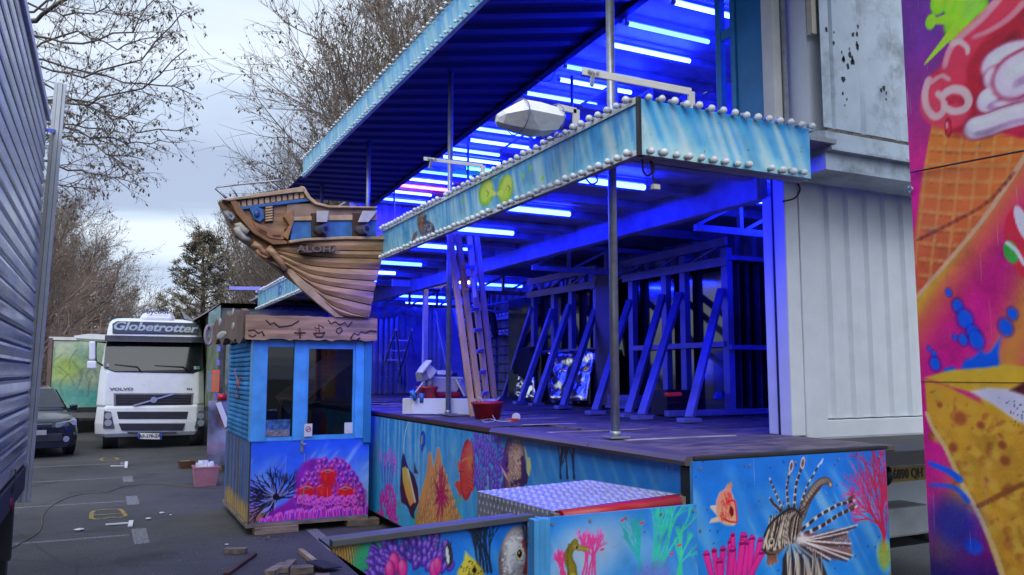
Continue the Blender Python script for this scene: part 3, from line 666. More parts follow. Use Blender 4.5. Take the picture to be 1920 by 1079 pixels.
# tube sponges
for x0_, x1_, yt, w_ in ((250, 290, 930, 24), (305, 330, 905, 20), (370, 360, 895, 22), (430, 410, 840, 26), (440, 460, 790, 18), (520, 490, 800, 28), (555, 520, 850, 22), (580, 560, 815, 24), (640, 580, 830, 22), (650, 560, 920, 24), (345, 350, 985, 26), (440, 420, 900, 26), (510, 480, 850, 26)):
    a_, b_ = P(x0_, yt), P(x1_, 1090); c.line([b_, a_], w_ * .00075, w_ * .0010, (215, 45, 140), 1, None, (120, 10, 85)); c.ell(a_, w_ * .0010, .008, 0, (110, 10, 70), 1, .3)
# small scowling red fish
c.poly([P(*q) for q in ((385, 450), (400, 415), (432, 402), (440, 430), (428, 470))], (150, 110, 100)); c.poly([P(*q) for q in ((320, 545), (345, 480), (390, 450), (425, 460), (455, 540), (475, 690), (450, 718), (390, 715), (345, 690), (322, 640))], (205, 120, 105), 1, .012, (190, 150, 110))
for i in range(26): a_ = P(350 + c.rng.uniform(0, 80), 480 + c.rng.uniform(0, 170)); c.line([a_, (a_[0] + .012, a_[1] - .03)], .003, .002, (150, 25, 30))
c.ell(P(432, 615), .016, .028, .2, (90, 10, 20)); c.line([P(400, 550), P(455, 545), P(472, 690)], .005, .005, (170, 20, 40)); c.line([P(375, 670), P(420, 690), P(470, 695)], .005, .004, (150, 20, 30))
for q in (((322, 640), (280, 590), (278, 575), (320, 572)), ((345, 690), (270, 700), (285, 670), (330, 655))): c.poly([P(*k_) for k_ in q], (195, 170, 150))
# lionfish
def ray(pts, w0, w1, band=True):
    c.line([P(*q) for q in pts], w0, w1, (200, 190, 185)); L = [np.array(P(*q)) for q in pts]
    if band:
        for i in range(len(L) - 1):
            n_ = 6
            for j in range(n_):
                if j % 2 == 0: c.line([L[i] + (L[i + 1] - L[i]) * j / n_, L[i] + (L[i + 1] - L[i]) * (j + .8) / n_], w0 * .95, w0 * .9, (50, 32, 34))
ray([(800, 600), (750, 480), (708, 375)], .007, .004); ray([(790, 610), (735, 560), (710, 520)], .010, .006); ray([(845, 590), (832, 450), (850, 340)], .009, .006); ray([(885, 590), (900, 420), (945, 280)], .010, .006); ray([(935, 560), (980, 430), (1070, 270)], .007, .004)
for q in ((865, 290), (948, 265)): c.ell(P(*q), .016, .036, -.25, (105, 60, 60), 1, .3, (215, 200, 195))
c.line([P(1080, 265), P(1095, 235)], .008, .004, (205, 215, 225))
c.line([P(930, 660), P(1000, 500), P(1070, 410), P(1130, 395), P(1150, 425)], .032, .016, (170, 155, 140), 1, None, (60, 42, 38))
for i in range(6): t_ = i / 6; c.ell(P(940 + 150 * t_, 640 - 220 * t_ ** .8), .030, .012, .6, (70, 45, 42), .85, .6)
ray([(880, 800), (1060, 650), (1200, 570), (1330, 535)], .011, .006); ray([(900, 810), (1090, 720), (1210, 640), (1340, 580)], .013, .006)
for q in ((1295, 520), (1305, 582)): c.ell(P(*q), .032, .011, .35, (85, 55, 45))
jr = np.random.default_rng(77)
J = lambda k_: jr.uniform(-k_, k_)
# fanned pectoral fin
fan = [(1345, 715), (1275, 765), (1300, 850), (1310, 935), (1280, 965), (1150, 965), (1010, 915)]
c.poly([P(*q) for q in [(870, 815)] + fan], (112, 92, 92), .95, .03, (100, 58, 52))
for i in range(7): c.ell(P(1080 + J(130), 850 + J(70)), .07, .035, -.1, ((150, 135, 140), (80, 45, 45), (120, 40, 50), (60, 45, 50))[i % 4], .55, 1.2)
for i, q in enumerate(fan): c.line([P(875, 815), P(1010 + J(20), 800 + i * 16), P(*q)], .006, .003, (225, 215, 210), .95); c.line([P(885, 825), P(1010, 818 + i * 16), P(q[0] - 14, q[1] + 14)], .012, .007, (52, 34, 36), .7)
# trailing lower fins
for i in range(9):
    x_ = 790 + i * 32; c.poly([P(*q) for q in ((850 + i * 6, 850), (x_ + 38, 960), (x_ + 50 + i * 5, 1100), (x_ + 6 + i * 5, 1100), (x_ + 10, 960))], (140, 122, 108) if i % 2 else (46, 34, 34), .95, .008)
for i in range(26): x_ = 800 + jr.random() * 290; c.line([P(x_, 930 + J(30)), P(x_ + J(20), 1090)], .003, .003, (30, 22, 24) if i % 2 else (195, 184, 172), .7)
# body
body = [(652, 885), (668, 800), (705, 720), (775, 648), (850, 600), (905, 610), (940, 660), (945, 740), (900, 820), (830, 870), (770, 930), (705, 950), (668, 915)]
c.poly([P(*q) for q in body], (108, 90, 78), 1, .012, (88, 66, 54))
for i in range(30):
    t_ = i / 29; x0_, y0_ = 672 + 235 * t_, 905 - 60 * t_ - 30 * t_ * t_; wv = J(14); c.line([P(x0_ + J(6), y0_ + J(14)), P(x0_ + 6 + wv, y0_ - 70), P(x0_ + 26 + wv, y0_ - 140 - 40 * t_), P(x0_ + 40 + 20 * t_, max(640 - 40 * t_ + J(10), y0_ - 250))], .0055 + .002 * jr.random(), .003, (26, 18, 20) if i % 2 else (178, 164, 148), .9)
for i in range(40): q = P(700 + jr.random() * 170, 740 + J(90)); c.ell(q, .006, .011, .5, (30, 22, 22), .5, .8)
c.line([P(*q) for q in body[1:7]], .007, .006, (32, 24, 24), .9)
for i in range(12): c.line([P(790 + i * 12, 640 - i * 3), P(775 + i * 13, 600 - i * 4)], .004, .002, (45, 32, 32), .9)
c.ell(P(722, 838), .022, .024, 0, (175, 160, 140), 1, .3); c.ell(P(722, 838), .013, .014, 0, (15, 10, 10), 1, .3); c.ell(P(718, 832), .004, .004, 0, (240, 240, 240))
c.poly([P(*q) for q in ((690, 940), (760, 928), (770, 985), (735, 1000), (700, 1015), (686, 985))], (150, 95, 70), .9, .012)
for i in range(6): c.line([P(695 + i * 11, 945), P(690 + i * 13, 1000 + J(14))], .004, .002, (70, 35, 28), .9)
c.line([P(655, 890), P(695, 925), P(750, 930)], .006, .004, (40, 30, 28)); c.ell(P(930, 820), .05, .03, .3, (235, 230, 225), .5, 1.2)
for i in range(60): c.ell(P(1240 + J(70), 850 + J(40)), .003, .003, 0, (150, 190, 230), .8, .4) if i > 30 else c.ell(P(1090 + J(40), 510 + J(60)), .003, .003, 0, (150, 190, 230), .7, .4)
c.grain(3); c.build('lionfish_mural', FH, 1.9)
MB().bb(XS - .02, 4.39, 3.603, 3.625, .015, ZF - .012).build('mural_backing_board', blueframe, FH)

scr = MB(); scr.tube([(0, 0, 0), (-.004, 0, 0)], .008, 8); SCRX = scr.mesh('screw', steel)
scr = MB(); scr.tube([(0, 0, 0), (0, -.004, 0)], .008, 8); SCRY = scr.mesh('screw', steel)
def screws(par, me, pts):
    inv = root_m(par).inverted()
    for p in pts: link('screw', me, par, inv @ Vector(p))
screws(FH, SCRX, [(XS, 3.85 + i * .61, z) for i in range(10) for z in (.18, ZF - .075)])
screws(FH, SCRY, [(XS + .03 + i * .35, 3.6, z) for i in range(5) for z in (.5, ZF - .05)] + [(x, 3.6, .9) for x in (XS + .02, 4.36)])
# ------------------------------------------------------------------ canopy, fascias with bulbs
can = MB(); prof = []; y = 2.0
while y < 15.6:
    for dy, k in ((0, 0), (.14, 0), (.19, 1), (.33, 1)): prof.append((y + dy, k * .035))
    y += .38
can.add([(x, yy, z - h) for yy, h in prof for x, z in ((2.9, 5.12), (XC + .02, ZU - .041 * (yy - 6.0) + .05))], [(2 * i, 2 * i + 1, 2 * i + 3, 2 * i + 2) for i in range(len(prof) - 1)])
can.build('canopy', blue_dk, FH)
MB().add([(2.9, 2.0, 5.16), (XC, 2.0, 5.85), (XC, 15.7, 5.56), (2.9, 15.7, 5.16)], [(0, 1, 2, 3)]).build('canopy_top_sheet', roomw, FH)
bul = MB(); bul.sphere((0, 0, 0), .0235, 8, 6); bul.tube([(.0, 0, 0), (.045, 0, 0)], .015, 8); BULBX = bul.mesh('bulb', bulbm); BULBX.materials.append(sockm); [setattr(p_, 'material_index', 1) for p_ in list(BULBX.polygons)[48:]]
bul = MB(); bul.sphere((0, 0, 0), .0245, 8, 6); bul.tube([(0, 0, 0), (0, .045, 0)], .015, 8); BULBY = bul.mesh('bulb', bulbm); BULBY.materials.append(sockm); [setattr(p_, 'material_index', 1) for p_ in list(BULBY.polygons)[48:]]
def bulbs(par, me, pts, small=1.0):
    inv = root_m(par).inverted()
    for p in pts:
        if random.random() < .025: continue                     # a few lamps are missing
        k = small * random.uniform(.88, 1.08); link('bulb', me, par, inv @ (Vector(p) + Vector((0, 0, random.uniform(-.006, .006)))), (random.uniform(-.3, .3), random.uniform(-.3, .3), random.uniform(-.3, .3)), (k, k, k))
def fascia_x(name, x, y0, y1, z0, z1, step, paint=None, na=300, nz=30, seed=1, small=1.0, top=(90, 170, 210), low=(150, 205, 215)):
    c = Canvas('x', x, y0, y1, z0, z1, na, nz)
    c.water(top, tuple((a + b) / 2 for a, b in zip(top, low)), low, (225, 242, 240), int(34 * (y1 - y0)), -.2, .75, seed)
    for i in range(int(22 * (y1 - y0))):
        a_ = c.rng.uniform(y0, y1); c.line([(a_, z1), (a_ - .05, z1 - c.rng.uniform(.1, .35))], .016, .006, (30, 125, 205), .6, .03)
    c.specks(int(6 * (y1 - y0)), (45, 75, 90), seed, .009)
    for i in range(int(15 * (y1 - y0))): a_ = c.rng.uniform(y0, y1); t_ = c.rng.uniform(.4, 1); c.line([(a_, z1 - .08), (a_ - .10, z0 + .02)], .012, .02, (226, 240, 238), .5 * t_, .05)
    if paint: paint(c)
    o = c.build(name, FH, 1.7, .3)
    MB().bb(x + .004, x + .05, y0, y1, z0, z1).build('fascia_backing_board', roomw, FH)
    n = int((y1 - y0) / step); ys = [y0 + (i + .5) * (y1 - y0) / n for i in range(n)]
    bulbs(o, BULBX, [(x - .045 * small, yy, z1 + .005) for yy in ys] + [(x - .045 * small, yy, z0 + .02) for yy in ys], small)
    if small < 1: return o
    t = MB(); t.bb(x - .012, x - .001, y0, y1, z1 - .03, z1 + .012); t.bb(x - .012, x - .001, y0, y1, z0 - .004, z0 + .03); t.build('bulb_rail', MATS.get('milky_bulb_glass'), o)
    return o
def lower_art(c):
    c.reg(700, 300, .2604); P = c.p
    c.ell(P(812, 238), .16, .115, .1, (165, 190, 40), 1, .15, (105, 150, 35), (215, 220, 90)); c.ell(P(950, 212), .15, .12, .1, (165, 190, 40), 1, .15, (105, 150, 35), (215, 220, 90))
    c.line([P(848, 240), P(880, 245)], .03, .014, (190, 205, 70)); c.line([P(920, 240), P(895, 242)], .03, .014, (190, 205, 70))
    for q in ((830, 240), (985, 205)): c.line([P(q[0] - 15, q[1] - 20), P(q[0], q[1]), P(q[0] - 10, q[1] + 22)], .006, .006, (80, 110, 30))
    for q in ((880, 120), (1075, 115), (1220, 130), (650, 295), (1130, 60)): c.ell(P(*q), .03, .02, 0, (120, 185, 60), .9, .5)
    # swimming turtle
    c.ell(P(385, 500), .24, .085, .25, (50, 48, 70), 1, .2)
    for i in range(70): q = P(385 + c.rng.uniform(-38, 38), 500 + c.rng.uniform(-42, 42)); c.ell(q, .016, .012, 0, (160, 165, 180), .8, .4, (45, 40, 60))
    c.line([P(350, 500), P(330, 440), P(345, 405)], .06, .045, (165, 130, 90), 1, None, (80, 55, 40)); c.ell(P(350, 432), .06, .032, .2, (150, 110, 80), 1, .3, (70, 50, 40)); c.ell(P(358, 425), .012, .01, 0, (20, 15, 15))
    c.poly([P(*q) for q in ((315, 510), (290, 530), (272, 590), (285, 590), (320, 545))], (110, 80, 65)); c.poly([P(*q) for q in ((360, 400), (385, 395), (380, 445), (365, 440))], (60, 50, 55))
    for z_ in (575, 1445): c.line([P(z_, -400), P(z_, 800)], .006, .006, (40, 100, 150), .8)
fl = fascia_x('lower_fascia', 2.85, 4.02, 9.15, 3.07, 3.42, .105, lower_art, 560, 44, 2)
fascia_x('far_lower_fascia', 2.85, 11.9, 17.9, 3.08, 3.45, .15, lambda c: (c.ell((15.4, 3.27), .16, .09, 0, (30, 70, 150), 1, .3), c.ell((15.4, 3.27), .08, .045, 0, (120, 190, 215), 1, .3), c.line([(15.55, 3.2), (15.55, 3.4)], .05, .05, (30, 70, 150))), 200, 24, 4)
fascia_x('upper_fascia', 2.85, 5.2, 13.7, 5.03, 5.33, .125, None, 300, 20, 6, .72, (105, 190, 222), (125, 200, 225))
c = Canvas('y', 4.0, 2.86, 4.27, 3.07, 3.42, 170, 44)
c.water((60, 160, 215), (120, 190, 215), (175, 212, 212), (228, 240, 236), 34, .5, .75, 5)
for i in range(9): a_ = 2.9 + i * .16; c.line([(a_, 3.42), (a_ + .1, 3.2)], .03, .015, (30, 130, 205), .6, .06)
c.specks(10, (70, 60, 60), 4, .008); c.specks(10, (40, 120, 190), 5, .011); c.specks(6, (150, 120, 60), 8, .007)
for i in range(4): a_ = 2.95 + i * .2; c.line([(a_, 3.38), (a_ + .02, 3.25), (a_ - .02, 3.12)], .0018, .0018, (60, 110, 130), .6)
for i in range(26): a_ = c.rng.uniform(2.75, 4.25); t_ = c.rng.uniform(.5, 1); c.line([(a_, 3.42 - .1 * (1 - t_)), (a_ + .13, 3.1)], .010, .022, (232, 242, 238), .55 * t_, .045)
fe = c.build('end_fascia', FH, 1.7, .3)
MB().bb(2.86, 4.27, 4.004, 4.05, 3.07, 3.42).build('fascia_backing_board', roomw, FH)
bulbs(fe, BULBY, [(2.90 + i * .097, 3.96, 3.425) for i in range(15)] + [(2.91 + i * .097, 3.96, 3.09) for i in range(14)])
MB().bb(2.84, 2.858, 3.985, 4.018, 3.06, 3.43).build('fascia_corner_strip', black, FH)
MB().bb(2.9, 4.3, 4.06, 4.14, 3.07, 3.13).build('soffit_bar', roomw, FH)
MB().bb(2.92, 4.3, 4.15, 4.8, 3.30, 3.366).build('porch_soffit', blue_dk, FH)
# poles
def pole(x, y, z0, z1, r, label, grp):
    t = thing('support_pole', label, 'pole', (x, y, z0), 0, grp)
    MB().tube([(0, 0, .01), (0, 0, z1 - z0)], r, 12).build('shaft', steel, t, local=True)
    if z0 < 1.4: MB().box((0, 0, .008), (.16, .14, .014)).build('base_plate', steel, t, local=True, bevel=.002); MB().tube([(0, 0, .014), (0, 0, .05)], r * 1.25, 12).build('socket', steel, t, local=True)
pole(3.24, 4.89, ZF + .012, 5.14, .032, 'grey steel pole on the stage boards beside the wired fascia corner', None)
pole(3.39, 8.4, ZF + .012, 5.16, .03, 'grey steel pole standing between the white box and the wooden ladder', None)
for px in (690, 603): q = at(px, 380, 'x', 3.35); pole(3.35, q.y, ZP + .036, 5.15, .03, 'grey upper pole behind the ship holding the dark canopy', 'upper canopy poles behind the ship')
for px in (1073, 878, 741): q = at(px, 250, 'x', XC + .05); pole(XC + .05, q.y, ZL + .07, ZU - .34, .018, 'thin dark upright between upper deck and roof edge beam', 'thin uprights along the upper room')

# ------------------------------------------------------------------ neon tubes
def tube_light(x0, x1, y, z, mat, label, grp, r=.024):
    if mat is tubeblue: mat = random.choice((tubeblue, tubeblue, tubeblue2, tubeblue3))
    t = thing('tube_light', label, 'tube light', ((x0 + x1) / 2, y, z), 0, grp)
    h = (x1 - x0) / 2
    MB().tube([(-h, 0, 0), (h, 0, 0)], r, 8, False).build('tube', mat, t, local=True)
    MB().box((0, 0, .045), (2 * h + .06, .03, .03)).build('batten', roomw, t, local=True)
    for s_ in (-1, 1): MB().tube([(s_ * h, 0, 0), (s_ * (h + .03), 0, 0)], r * 1.05, 8).build('end_cap', roomw, t, local=True)
UP = ('lit blue tube light under the roof of the upper room', 'blue tubes under the upper roof')
LO = ('lit blue tube light under the porch ceiling behind the lower fascia', 'blue tubes under the porch ceiling')
IN = ('lit blue tube light inside the lower room behind the long beam', 'blue tubes inside the lower room')
for px0, py0 in ((1265, 5), (1178, 45), (1150, 85), (1062, 125), (1050, 150), (988, 175), (885, 240), (882, 263), (825, 277), (831, 294), (783, 321), (750, 334), (715, 357), (708, 372)):
    q = at(px0, py0, 'z', 5.37); q2 = 1.06
    tube_light(q.x, q.x + q2, q.y, 5.37, tubeblue, *UP)
q = at(743, 347, 'z', 5.37); tube_light(q.x, q.x + 1.06, q.y, 5.37, tubered, 'lit pink tube light among the blue tubes of the upper room', None)
q = at(845, 312, 'z', 5.40); tube_light(q.x + .3, q.x + 1.0, q.y, 5.40, tubecyan, 'lit cyan tube light among the blue tubes of the upper room', None)
for px, py in ((1208, 352), (1068, 402), (962, 438), (877, 467), (790, 497), (741, 513), (705, 527)): q = at(px, py, 'z', 3.29); tube_light(q.x - 1.02, q.x, q.y, 3.29, tubeblue, *LO)
for x, y in ((5.1, 5.45), (5.2, 15.6), (5.9, 17.2), (5.6, 12.9)): tube_light(x, x + 1.0, y, 3.28, tubeblue, *IN)
q = at(800, 526, 'z', 3.25); tube_light(q.x, q.x + .8, q.y, 3.25, tubewarm, 'lit warm white tube light over the white cross beam', None)
# lamp arms on the fascia
def arm(p, q, drop, label, wdt=.045):
    t = thing('lamp_arm', label, 'lamp bracket', q)
    MB().beam(p, q, .012, wdt).build('bar', cream, t); MB().beam(q, Vector(q) - Vector((0, 0, drop)), .02, .045, (1, 0, 0)).build('upright', cream, t)
    MB().beam(Vector(p) + Vector((.07, -.01, 0)), Vector(p) + Vector((.05, -.02, -.09)), .014, .03).build('hook', steel, t)
    for k_ in (.04, .1): MB().tube([Vector(p) + Vector((k_, -.012, 0)), Vector(p) + Vector((k_, -.02, 0))], .01, 8).build('bolt', steel, t)
arm((2.5, 4.08, 3.56), (3.32, 4.08, 3.56), .17, 'white flat lamp bracket without lamp on the end fascia')
q = at(905, 328, 'x', 2.9); arm((2.35, q.y, q.z + .08), (2.9, q.y, q.z + .08), .1, 'thin lamp bracket without lamp on the long fascia', .03)
q = at(1080, 232, 'x', 2.9)
lt = thing('covered_lamp', 'floodlight wrapped in a white cloth cover on a bracket of the fascia', 'floodlight', (2.9, q.y, q.z))
MB().beam((2.9, q.y, q.z - .02), (2.9, q.y, q.z + .1), .05, .02).build('bracket', cream, lt); MB().beam((2.9, q.y, q.z + .09), (2.75, q.y, q.z + .1), .02, .04).build('bar', cream, lt)
a_, b_ = at(932, 215, 'y', q.y), at(1050, 215, 'y', q.y); cx_ = (a_.x + b_.x) / 2; hw = (b_.x - a_.x) / 2; zc = a_.z
cl = MB(); rr = []
for i, (k, top, bot, dp) in enumerate(((-1, .0, -.05, .03), (-.9, .03, -.075, .1), (-.35, .118, -.10, .16), (.2, .115, -.105, .17), (.75, .10, -.075, .16), (.93, .085, -.02, .12), (1, .03, .0, .05))):
    n = 6; rr.append([(cx_ + k * hw, q.y + dp * math.cos(2 * math.pi * j / n) * random.uniform(.9, 1.08), zc + (top + bot) / 2 + (top - bot) / 2 * math.copysign(abs(math.sin(2 * math.pi * j / n)) ** .7, math.sin(2 * math.pi * j / n)) + random.uniform(-.006, .006)) for j in range(n)])
cl.loft(rr, True, True, False); o = cl.build('cloth_cover', pm('grubby_white_cloth', (.84, .83, .83), .9, var=.06, dirt=(.5, .48, .45), dirt_amt=.4, bump=.5, bscale=25), lt)
for k_ in (-.35, .75): MB().tube([(cx_ + k_ * hw, q.y + .172 * math.cos(a2), zc + .005 + .118 * math.sin(a2)) for a2 in np.linspace(0, 6.283, 20)], .004, 5).build('tie_cord', rackm, lt)
# loose cables below the fascia
def cable(pts, r, label, mat=None, name='cable', cat='cable', n=6, grp=None):
    P_ = [Vector(p) for p in pts]; L = []
    for i in range(len(P_) - 1):
        p0, p1, p2, p3 = P_[max(i - 1, 0)], P_[i], P_[i + 1], P_[min(i + 2, len(P_) - 1)]
        for k in range(5):
            t = k / 5; L.append(.5 * (2 * p1 + (p2 - p0) * t + (2 * p0 - 5 * p1 + 4 * p2 - p3) * t * t + (3 * p1 - p0 - 3 * p2 + p3) * t ** 3))
    L.append(P_[-1]); mb = MB().tube(L, r, n)
    return one(name, label, cat, mb, mat or black, grp)
def yp(y, pts): return [at(px, py, 'y', y) for px, py in pts]
cable(yp(4.1, ((1205, 292), (1205, 318), (1215, 330), (1226, 318), (1219, 300), (1225, 335), (1229, 348))), .008, 'loose black cable with a plug hanging under the fascia corner')
MB_ = MB().box(at(1229, 351, 'y', 4.1), (.05, .03, .03)); one('cable_plug', 'grey plug at the end of the cable under the fascia corner', 'plug', MB_, cream)
cable(yp(4.5, ((1492, 338), (1500, 355), (1490, 372), (1468, 378))), .007, 'short cable loop hanging beside the white corner post')
cable([at(x, y, 'x', XC - .02) for x, y in ((1002, 150), (1030, 152), (1042, 130), (1048, 100))], .006, 'thin black cable looping below the upper roof beam')
cable([at(x, y, 'x', 3.2) for x, y in ((1095, 330), (1108, 345), (1120, 340), (1115, 325))], .007, 'small cable loop hanging behind the bulbs of the fascia')

# ------------------------------------------------------------------ racks of stored glass
glassedge2 = pm('lit_glass_edge', (.07, .09, .13), .2, var=.2, coat=.6)  # paler copy of the pane colour, stands in for blue light on some edges
glassedge = pm('dark_glass_edge', (.012, .02, .022), .12, var=.2, coat=.6)
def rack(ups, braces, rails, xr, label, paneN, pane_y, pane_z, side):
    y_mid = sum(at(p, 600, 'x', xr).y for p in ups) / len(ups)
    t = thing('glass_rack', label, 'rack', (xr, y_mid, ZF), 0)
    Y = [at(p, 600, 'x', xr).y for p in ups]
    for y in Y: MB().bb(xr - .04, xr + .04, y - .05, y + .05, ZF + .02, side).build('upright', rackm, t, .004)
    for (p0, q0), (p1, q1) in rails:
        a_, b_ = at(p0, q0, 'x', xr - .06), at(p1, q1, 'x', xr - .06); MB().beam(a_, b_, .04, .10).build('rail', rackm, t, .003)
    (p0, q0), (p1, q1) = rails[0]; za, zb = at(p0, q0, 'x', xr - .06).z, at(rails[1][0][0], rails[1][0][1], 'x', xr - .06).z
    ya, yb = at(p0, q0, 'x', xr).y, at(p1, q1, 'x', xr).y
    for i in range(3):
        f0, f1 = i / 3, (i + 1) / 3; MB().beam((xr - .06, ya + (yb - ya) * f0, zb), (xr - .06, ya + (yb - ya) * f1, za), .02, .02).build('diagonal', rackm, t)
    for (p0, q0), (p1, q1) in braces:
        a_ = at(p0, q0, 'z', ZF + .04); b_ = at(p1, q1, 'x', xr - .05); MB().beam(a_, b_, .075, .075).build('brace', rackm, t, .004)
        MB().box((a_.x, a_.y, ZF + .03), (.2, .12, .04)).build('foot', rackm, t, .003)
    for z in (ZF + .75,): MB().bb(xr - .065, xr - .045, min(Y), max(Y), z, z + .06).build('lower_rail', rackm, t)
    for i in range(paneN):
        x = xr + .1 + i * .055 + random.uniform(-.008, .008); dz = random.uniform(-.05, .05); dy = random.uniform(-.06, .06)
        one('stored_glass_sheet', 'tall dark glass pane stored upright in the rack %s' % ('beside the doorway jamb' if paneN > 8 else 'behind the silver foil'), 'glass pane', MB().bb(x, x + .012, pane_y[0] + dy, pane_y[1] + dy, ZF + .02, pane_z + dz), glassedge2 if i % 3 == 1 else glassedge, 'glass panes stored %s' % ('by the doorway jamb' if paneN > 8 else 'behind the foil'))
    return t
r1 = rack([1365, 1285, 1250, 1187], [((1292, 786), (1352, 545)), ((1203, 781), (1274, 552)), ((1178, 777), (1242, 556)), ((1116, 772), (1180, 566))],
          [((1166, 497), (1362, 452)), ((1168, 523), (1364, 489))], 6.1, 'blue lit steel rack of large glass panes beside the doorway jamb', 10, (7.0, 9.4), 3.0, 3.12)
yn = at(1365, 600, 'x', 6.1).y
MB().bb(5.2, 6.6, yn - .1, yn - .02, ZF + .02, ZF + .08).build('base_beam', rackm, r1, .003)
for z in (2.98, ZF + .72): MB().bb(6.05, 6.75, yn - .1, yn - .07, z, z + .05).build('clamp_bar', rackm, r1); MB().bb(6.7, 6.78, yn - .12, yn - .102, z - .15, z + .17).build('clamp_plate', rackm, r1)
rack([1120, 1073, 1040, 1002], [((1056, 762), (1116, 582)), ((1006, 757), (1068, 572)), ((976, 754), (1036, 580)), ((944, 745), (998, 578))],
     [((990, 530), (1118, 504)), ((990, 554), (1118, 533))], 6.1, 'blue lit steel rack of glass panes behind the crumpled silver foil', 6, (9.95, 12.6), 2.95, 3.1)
foil = pm('crumpled_silver_foil', (.75, .76, .8), .12, 1.0, var=.05, bump=1.0, bscale=9)
def sheet(name, label, cat, pts, y_n, mat, amp=.03, grp=None, nx=14, nz=10):
    A, B, C_, D = (Vector(p) for p in pts); mb = MB(); vs = []; rg = random.Random(len(label)); nrm = (B - A).cross(D - A).normalized()
    for j in range(nz + 1):
        for i in range(nx + 1):
            u, v = i / nx, j / nz; vs.append((A * (1 - u) + B * u) * (1 - v) + (D * (1 - u) + C_ * u) * v + nrm * rg.uniform(-amp, amp))
    fs = [(j * (nx + 1) + i, j * (nx + 1) + i + 1, (j + 1) * (nx + 1) + i + 1, (j + 1) * (nx + 1) + i) for j in range(nz) for i in range(nx)]
    mb.add(vs, fs, True); o = one(name, label, cat, mb, mat, grp); m = o.modifiers.new('t', 'SOLIDIFY'); m.thickness = .006
    return o
fy = lambda px, py, x: at(px, py, 'x', x)
sheet('foil_sheet', 'crumpled silver foil sheet leaning in front of a glass rack', 'foil sheet', (fy(1032, 752, 5.75), fy(1100, 752, 5.75), fy(1118, 655, 5.98), fy(1025, 662, 5.98)), 0, foil)
sheet('foil_sheet', 'smaller crumpled foil strip below the hanging dark coat', 'foil sheet', (fy(962, 742, 5.8), fy(1002, 748, 5.8), fy(1003, 695, 5.9), fy(972, 705, 5.9)), 0, foil)
coat = MB(); pts = [fy(x, y, 5.85) for x, y in ((985, 652), (1000, 650), (1008, 668), (1006, 690), (998, 700), (985, 712), (975, 700), (966, 702), (968, 680), (976, 662))]
n = len(pts); cv = [p + Vector((-.06, 0, 0)) for p in pts] + [p + Vector((.06, 0, 0)) for p in pts]
coat.add(cv, [tuple(range(n)), tuple(range(2 * n - 1, n - 1, -1))] + [(i, (i + 1) % n, n + (i + 1) % n, n + i) for i in range(n)])
one('dark_coat', 'dark coat hung over a brace of the glass rack by the foil', 'coat', coat, pm('black_fleece', (.008, .008, .01), .95, bump=.8, bscale=40), None, .03)
# leaning boards and boxes around the racks
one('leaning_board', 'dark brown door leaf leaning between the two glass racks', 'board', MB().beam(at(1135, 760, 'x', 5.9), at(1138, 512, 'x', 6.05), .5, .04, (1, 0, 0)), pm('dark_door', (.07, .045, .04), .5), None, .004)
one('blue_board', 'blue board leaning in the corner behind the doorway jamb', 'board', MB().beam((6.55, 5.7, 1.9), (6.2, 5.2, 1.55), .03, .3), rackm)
cr = thing('plastic_crate', 'dark plastic crate with a red tool on top between the rack braces', 'crate', at(1265, 778, 'z', ZF + .01))
for s_ in (-1, 1): MB().box((s_ * .2, 0, .14), (.02, .3, .26)).build('side', black, cr, local=True); MB().box((0, s_ * .14, .14), (.38, .02, .26)).build('side', black, cr, local=True)
MB().box((0, 0, .02), (.38, .26, .02)).build('bottom', black, cr, local=True)
for z in (.07, .14, .21): MB().box((0, -.155, z), (.4, .012, .02)).build('rib', brown_d, cr, local=True)
q = at(1262, 741, 'z', ZF + .29); one('red_tool', 'red tool handle lying on the dark plastic crate', 'tool', MB().box((q.x, q.y, ZF + .295), (.2, .04, .03), (0, 0, .3)), red, None, .008)
for i in range(5): q = at(1150, 770, 'z', ZF); one('stacked_plank', 'grey plank in the low pile beside the leaning door leaf', 'plank', MB().box((q.x + .3 + random.uniform(-.03, .03), q.y + .1, ZF + .035 + i * .034), (.32, .55, .03), (0, 0, random.uniform(-.1, .1))), rackm, 'planks piled by the near rack')
sheet('cloth', 'crumpled blue cloth lying behind a brace of the rack by the jamb', 'cloth', (at(1338, 748, 'z', ZF + .2), at(1372, 744, 'z', ZF + .2), at(1368, 736, 'z', ZF + .24), at(1342, 736, 'z', ZF + .26)), 0, pm('blue_cloth', (.1, .25, .6), .9), .02)
one('dark_box', 'black box under the crumpled blue cloth', 'box', MB().box((at(1350, 760, 'z', ZF).x + .4, at(1350, 760, 'z', ZF).y + .2, ZF + .1), (.4, .3, .18)), black, None, .01)
# far shelf with bulb strips
sh = thing('storage_shelf', 'wall shelf of blue lit rails with bulb strips near the person', 'shelf', (6.75, 14.5, ZF))
ya, yb = 15.6, 12.9
for y in (ya, (ya + yb) / 2, yb): MB().bb(6.7, 6.76, y - .03, y + .03, ZF + .01, 3.0).build('post', rackm, sh)
for i in range(11): MB().bb(6.64, 6.7, yb, ya, ZF + .12 + i * .165, ZF + .15 + i * .165).build('rail', black, sh)
for z in (2.72, 2.42):
    st = MB().bb(6.5, 6.6, yb, ya, z, z + .06).build('bulb_strip', rackm, sh)
    inv = root_m(st).inverted()
    for i in range(18): link('bulb', BULBX, st, inv @ Vector((6.49, yb + .07 + i * .15, z + .09)), (0, 0, 0))
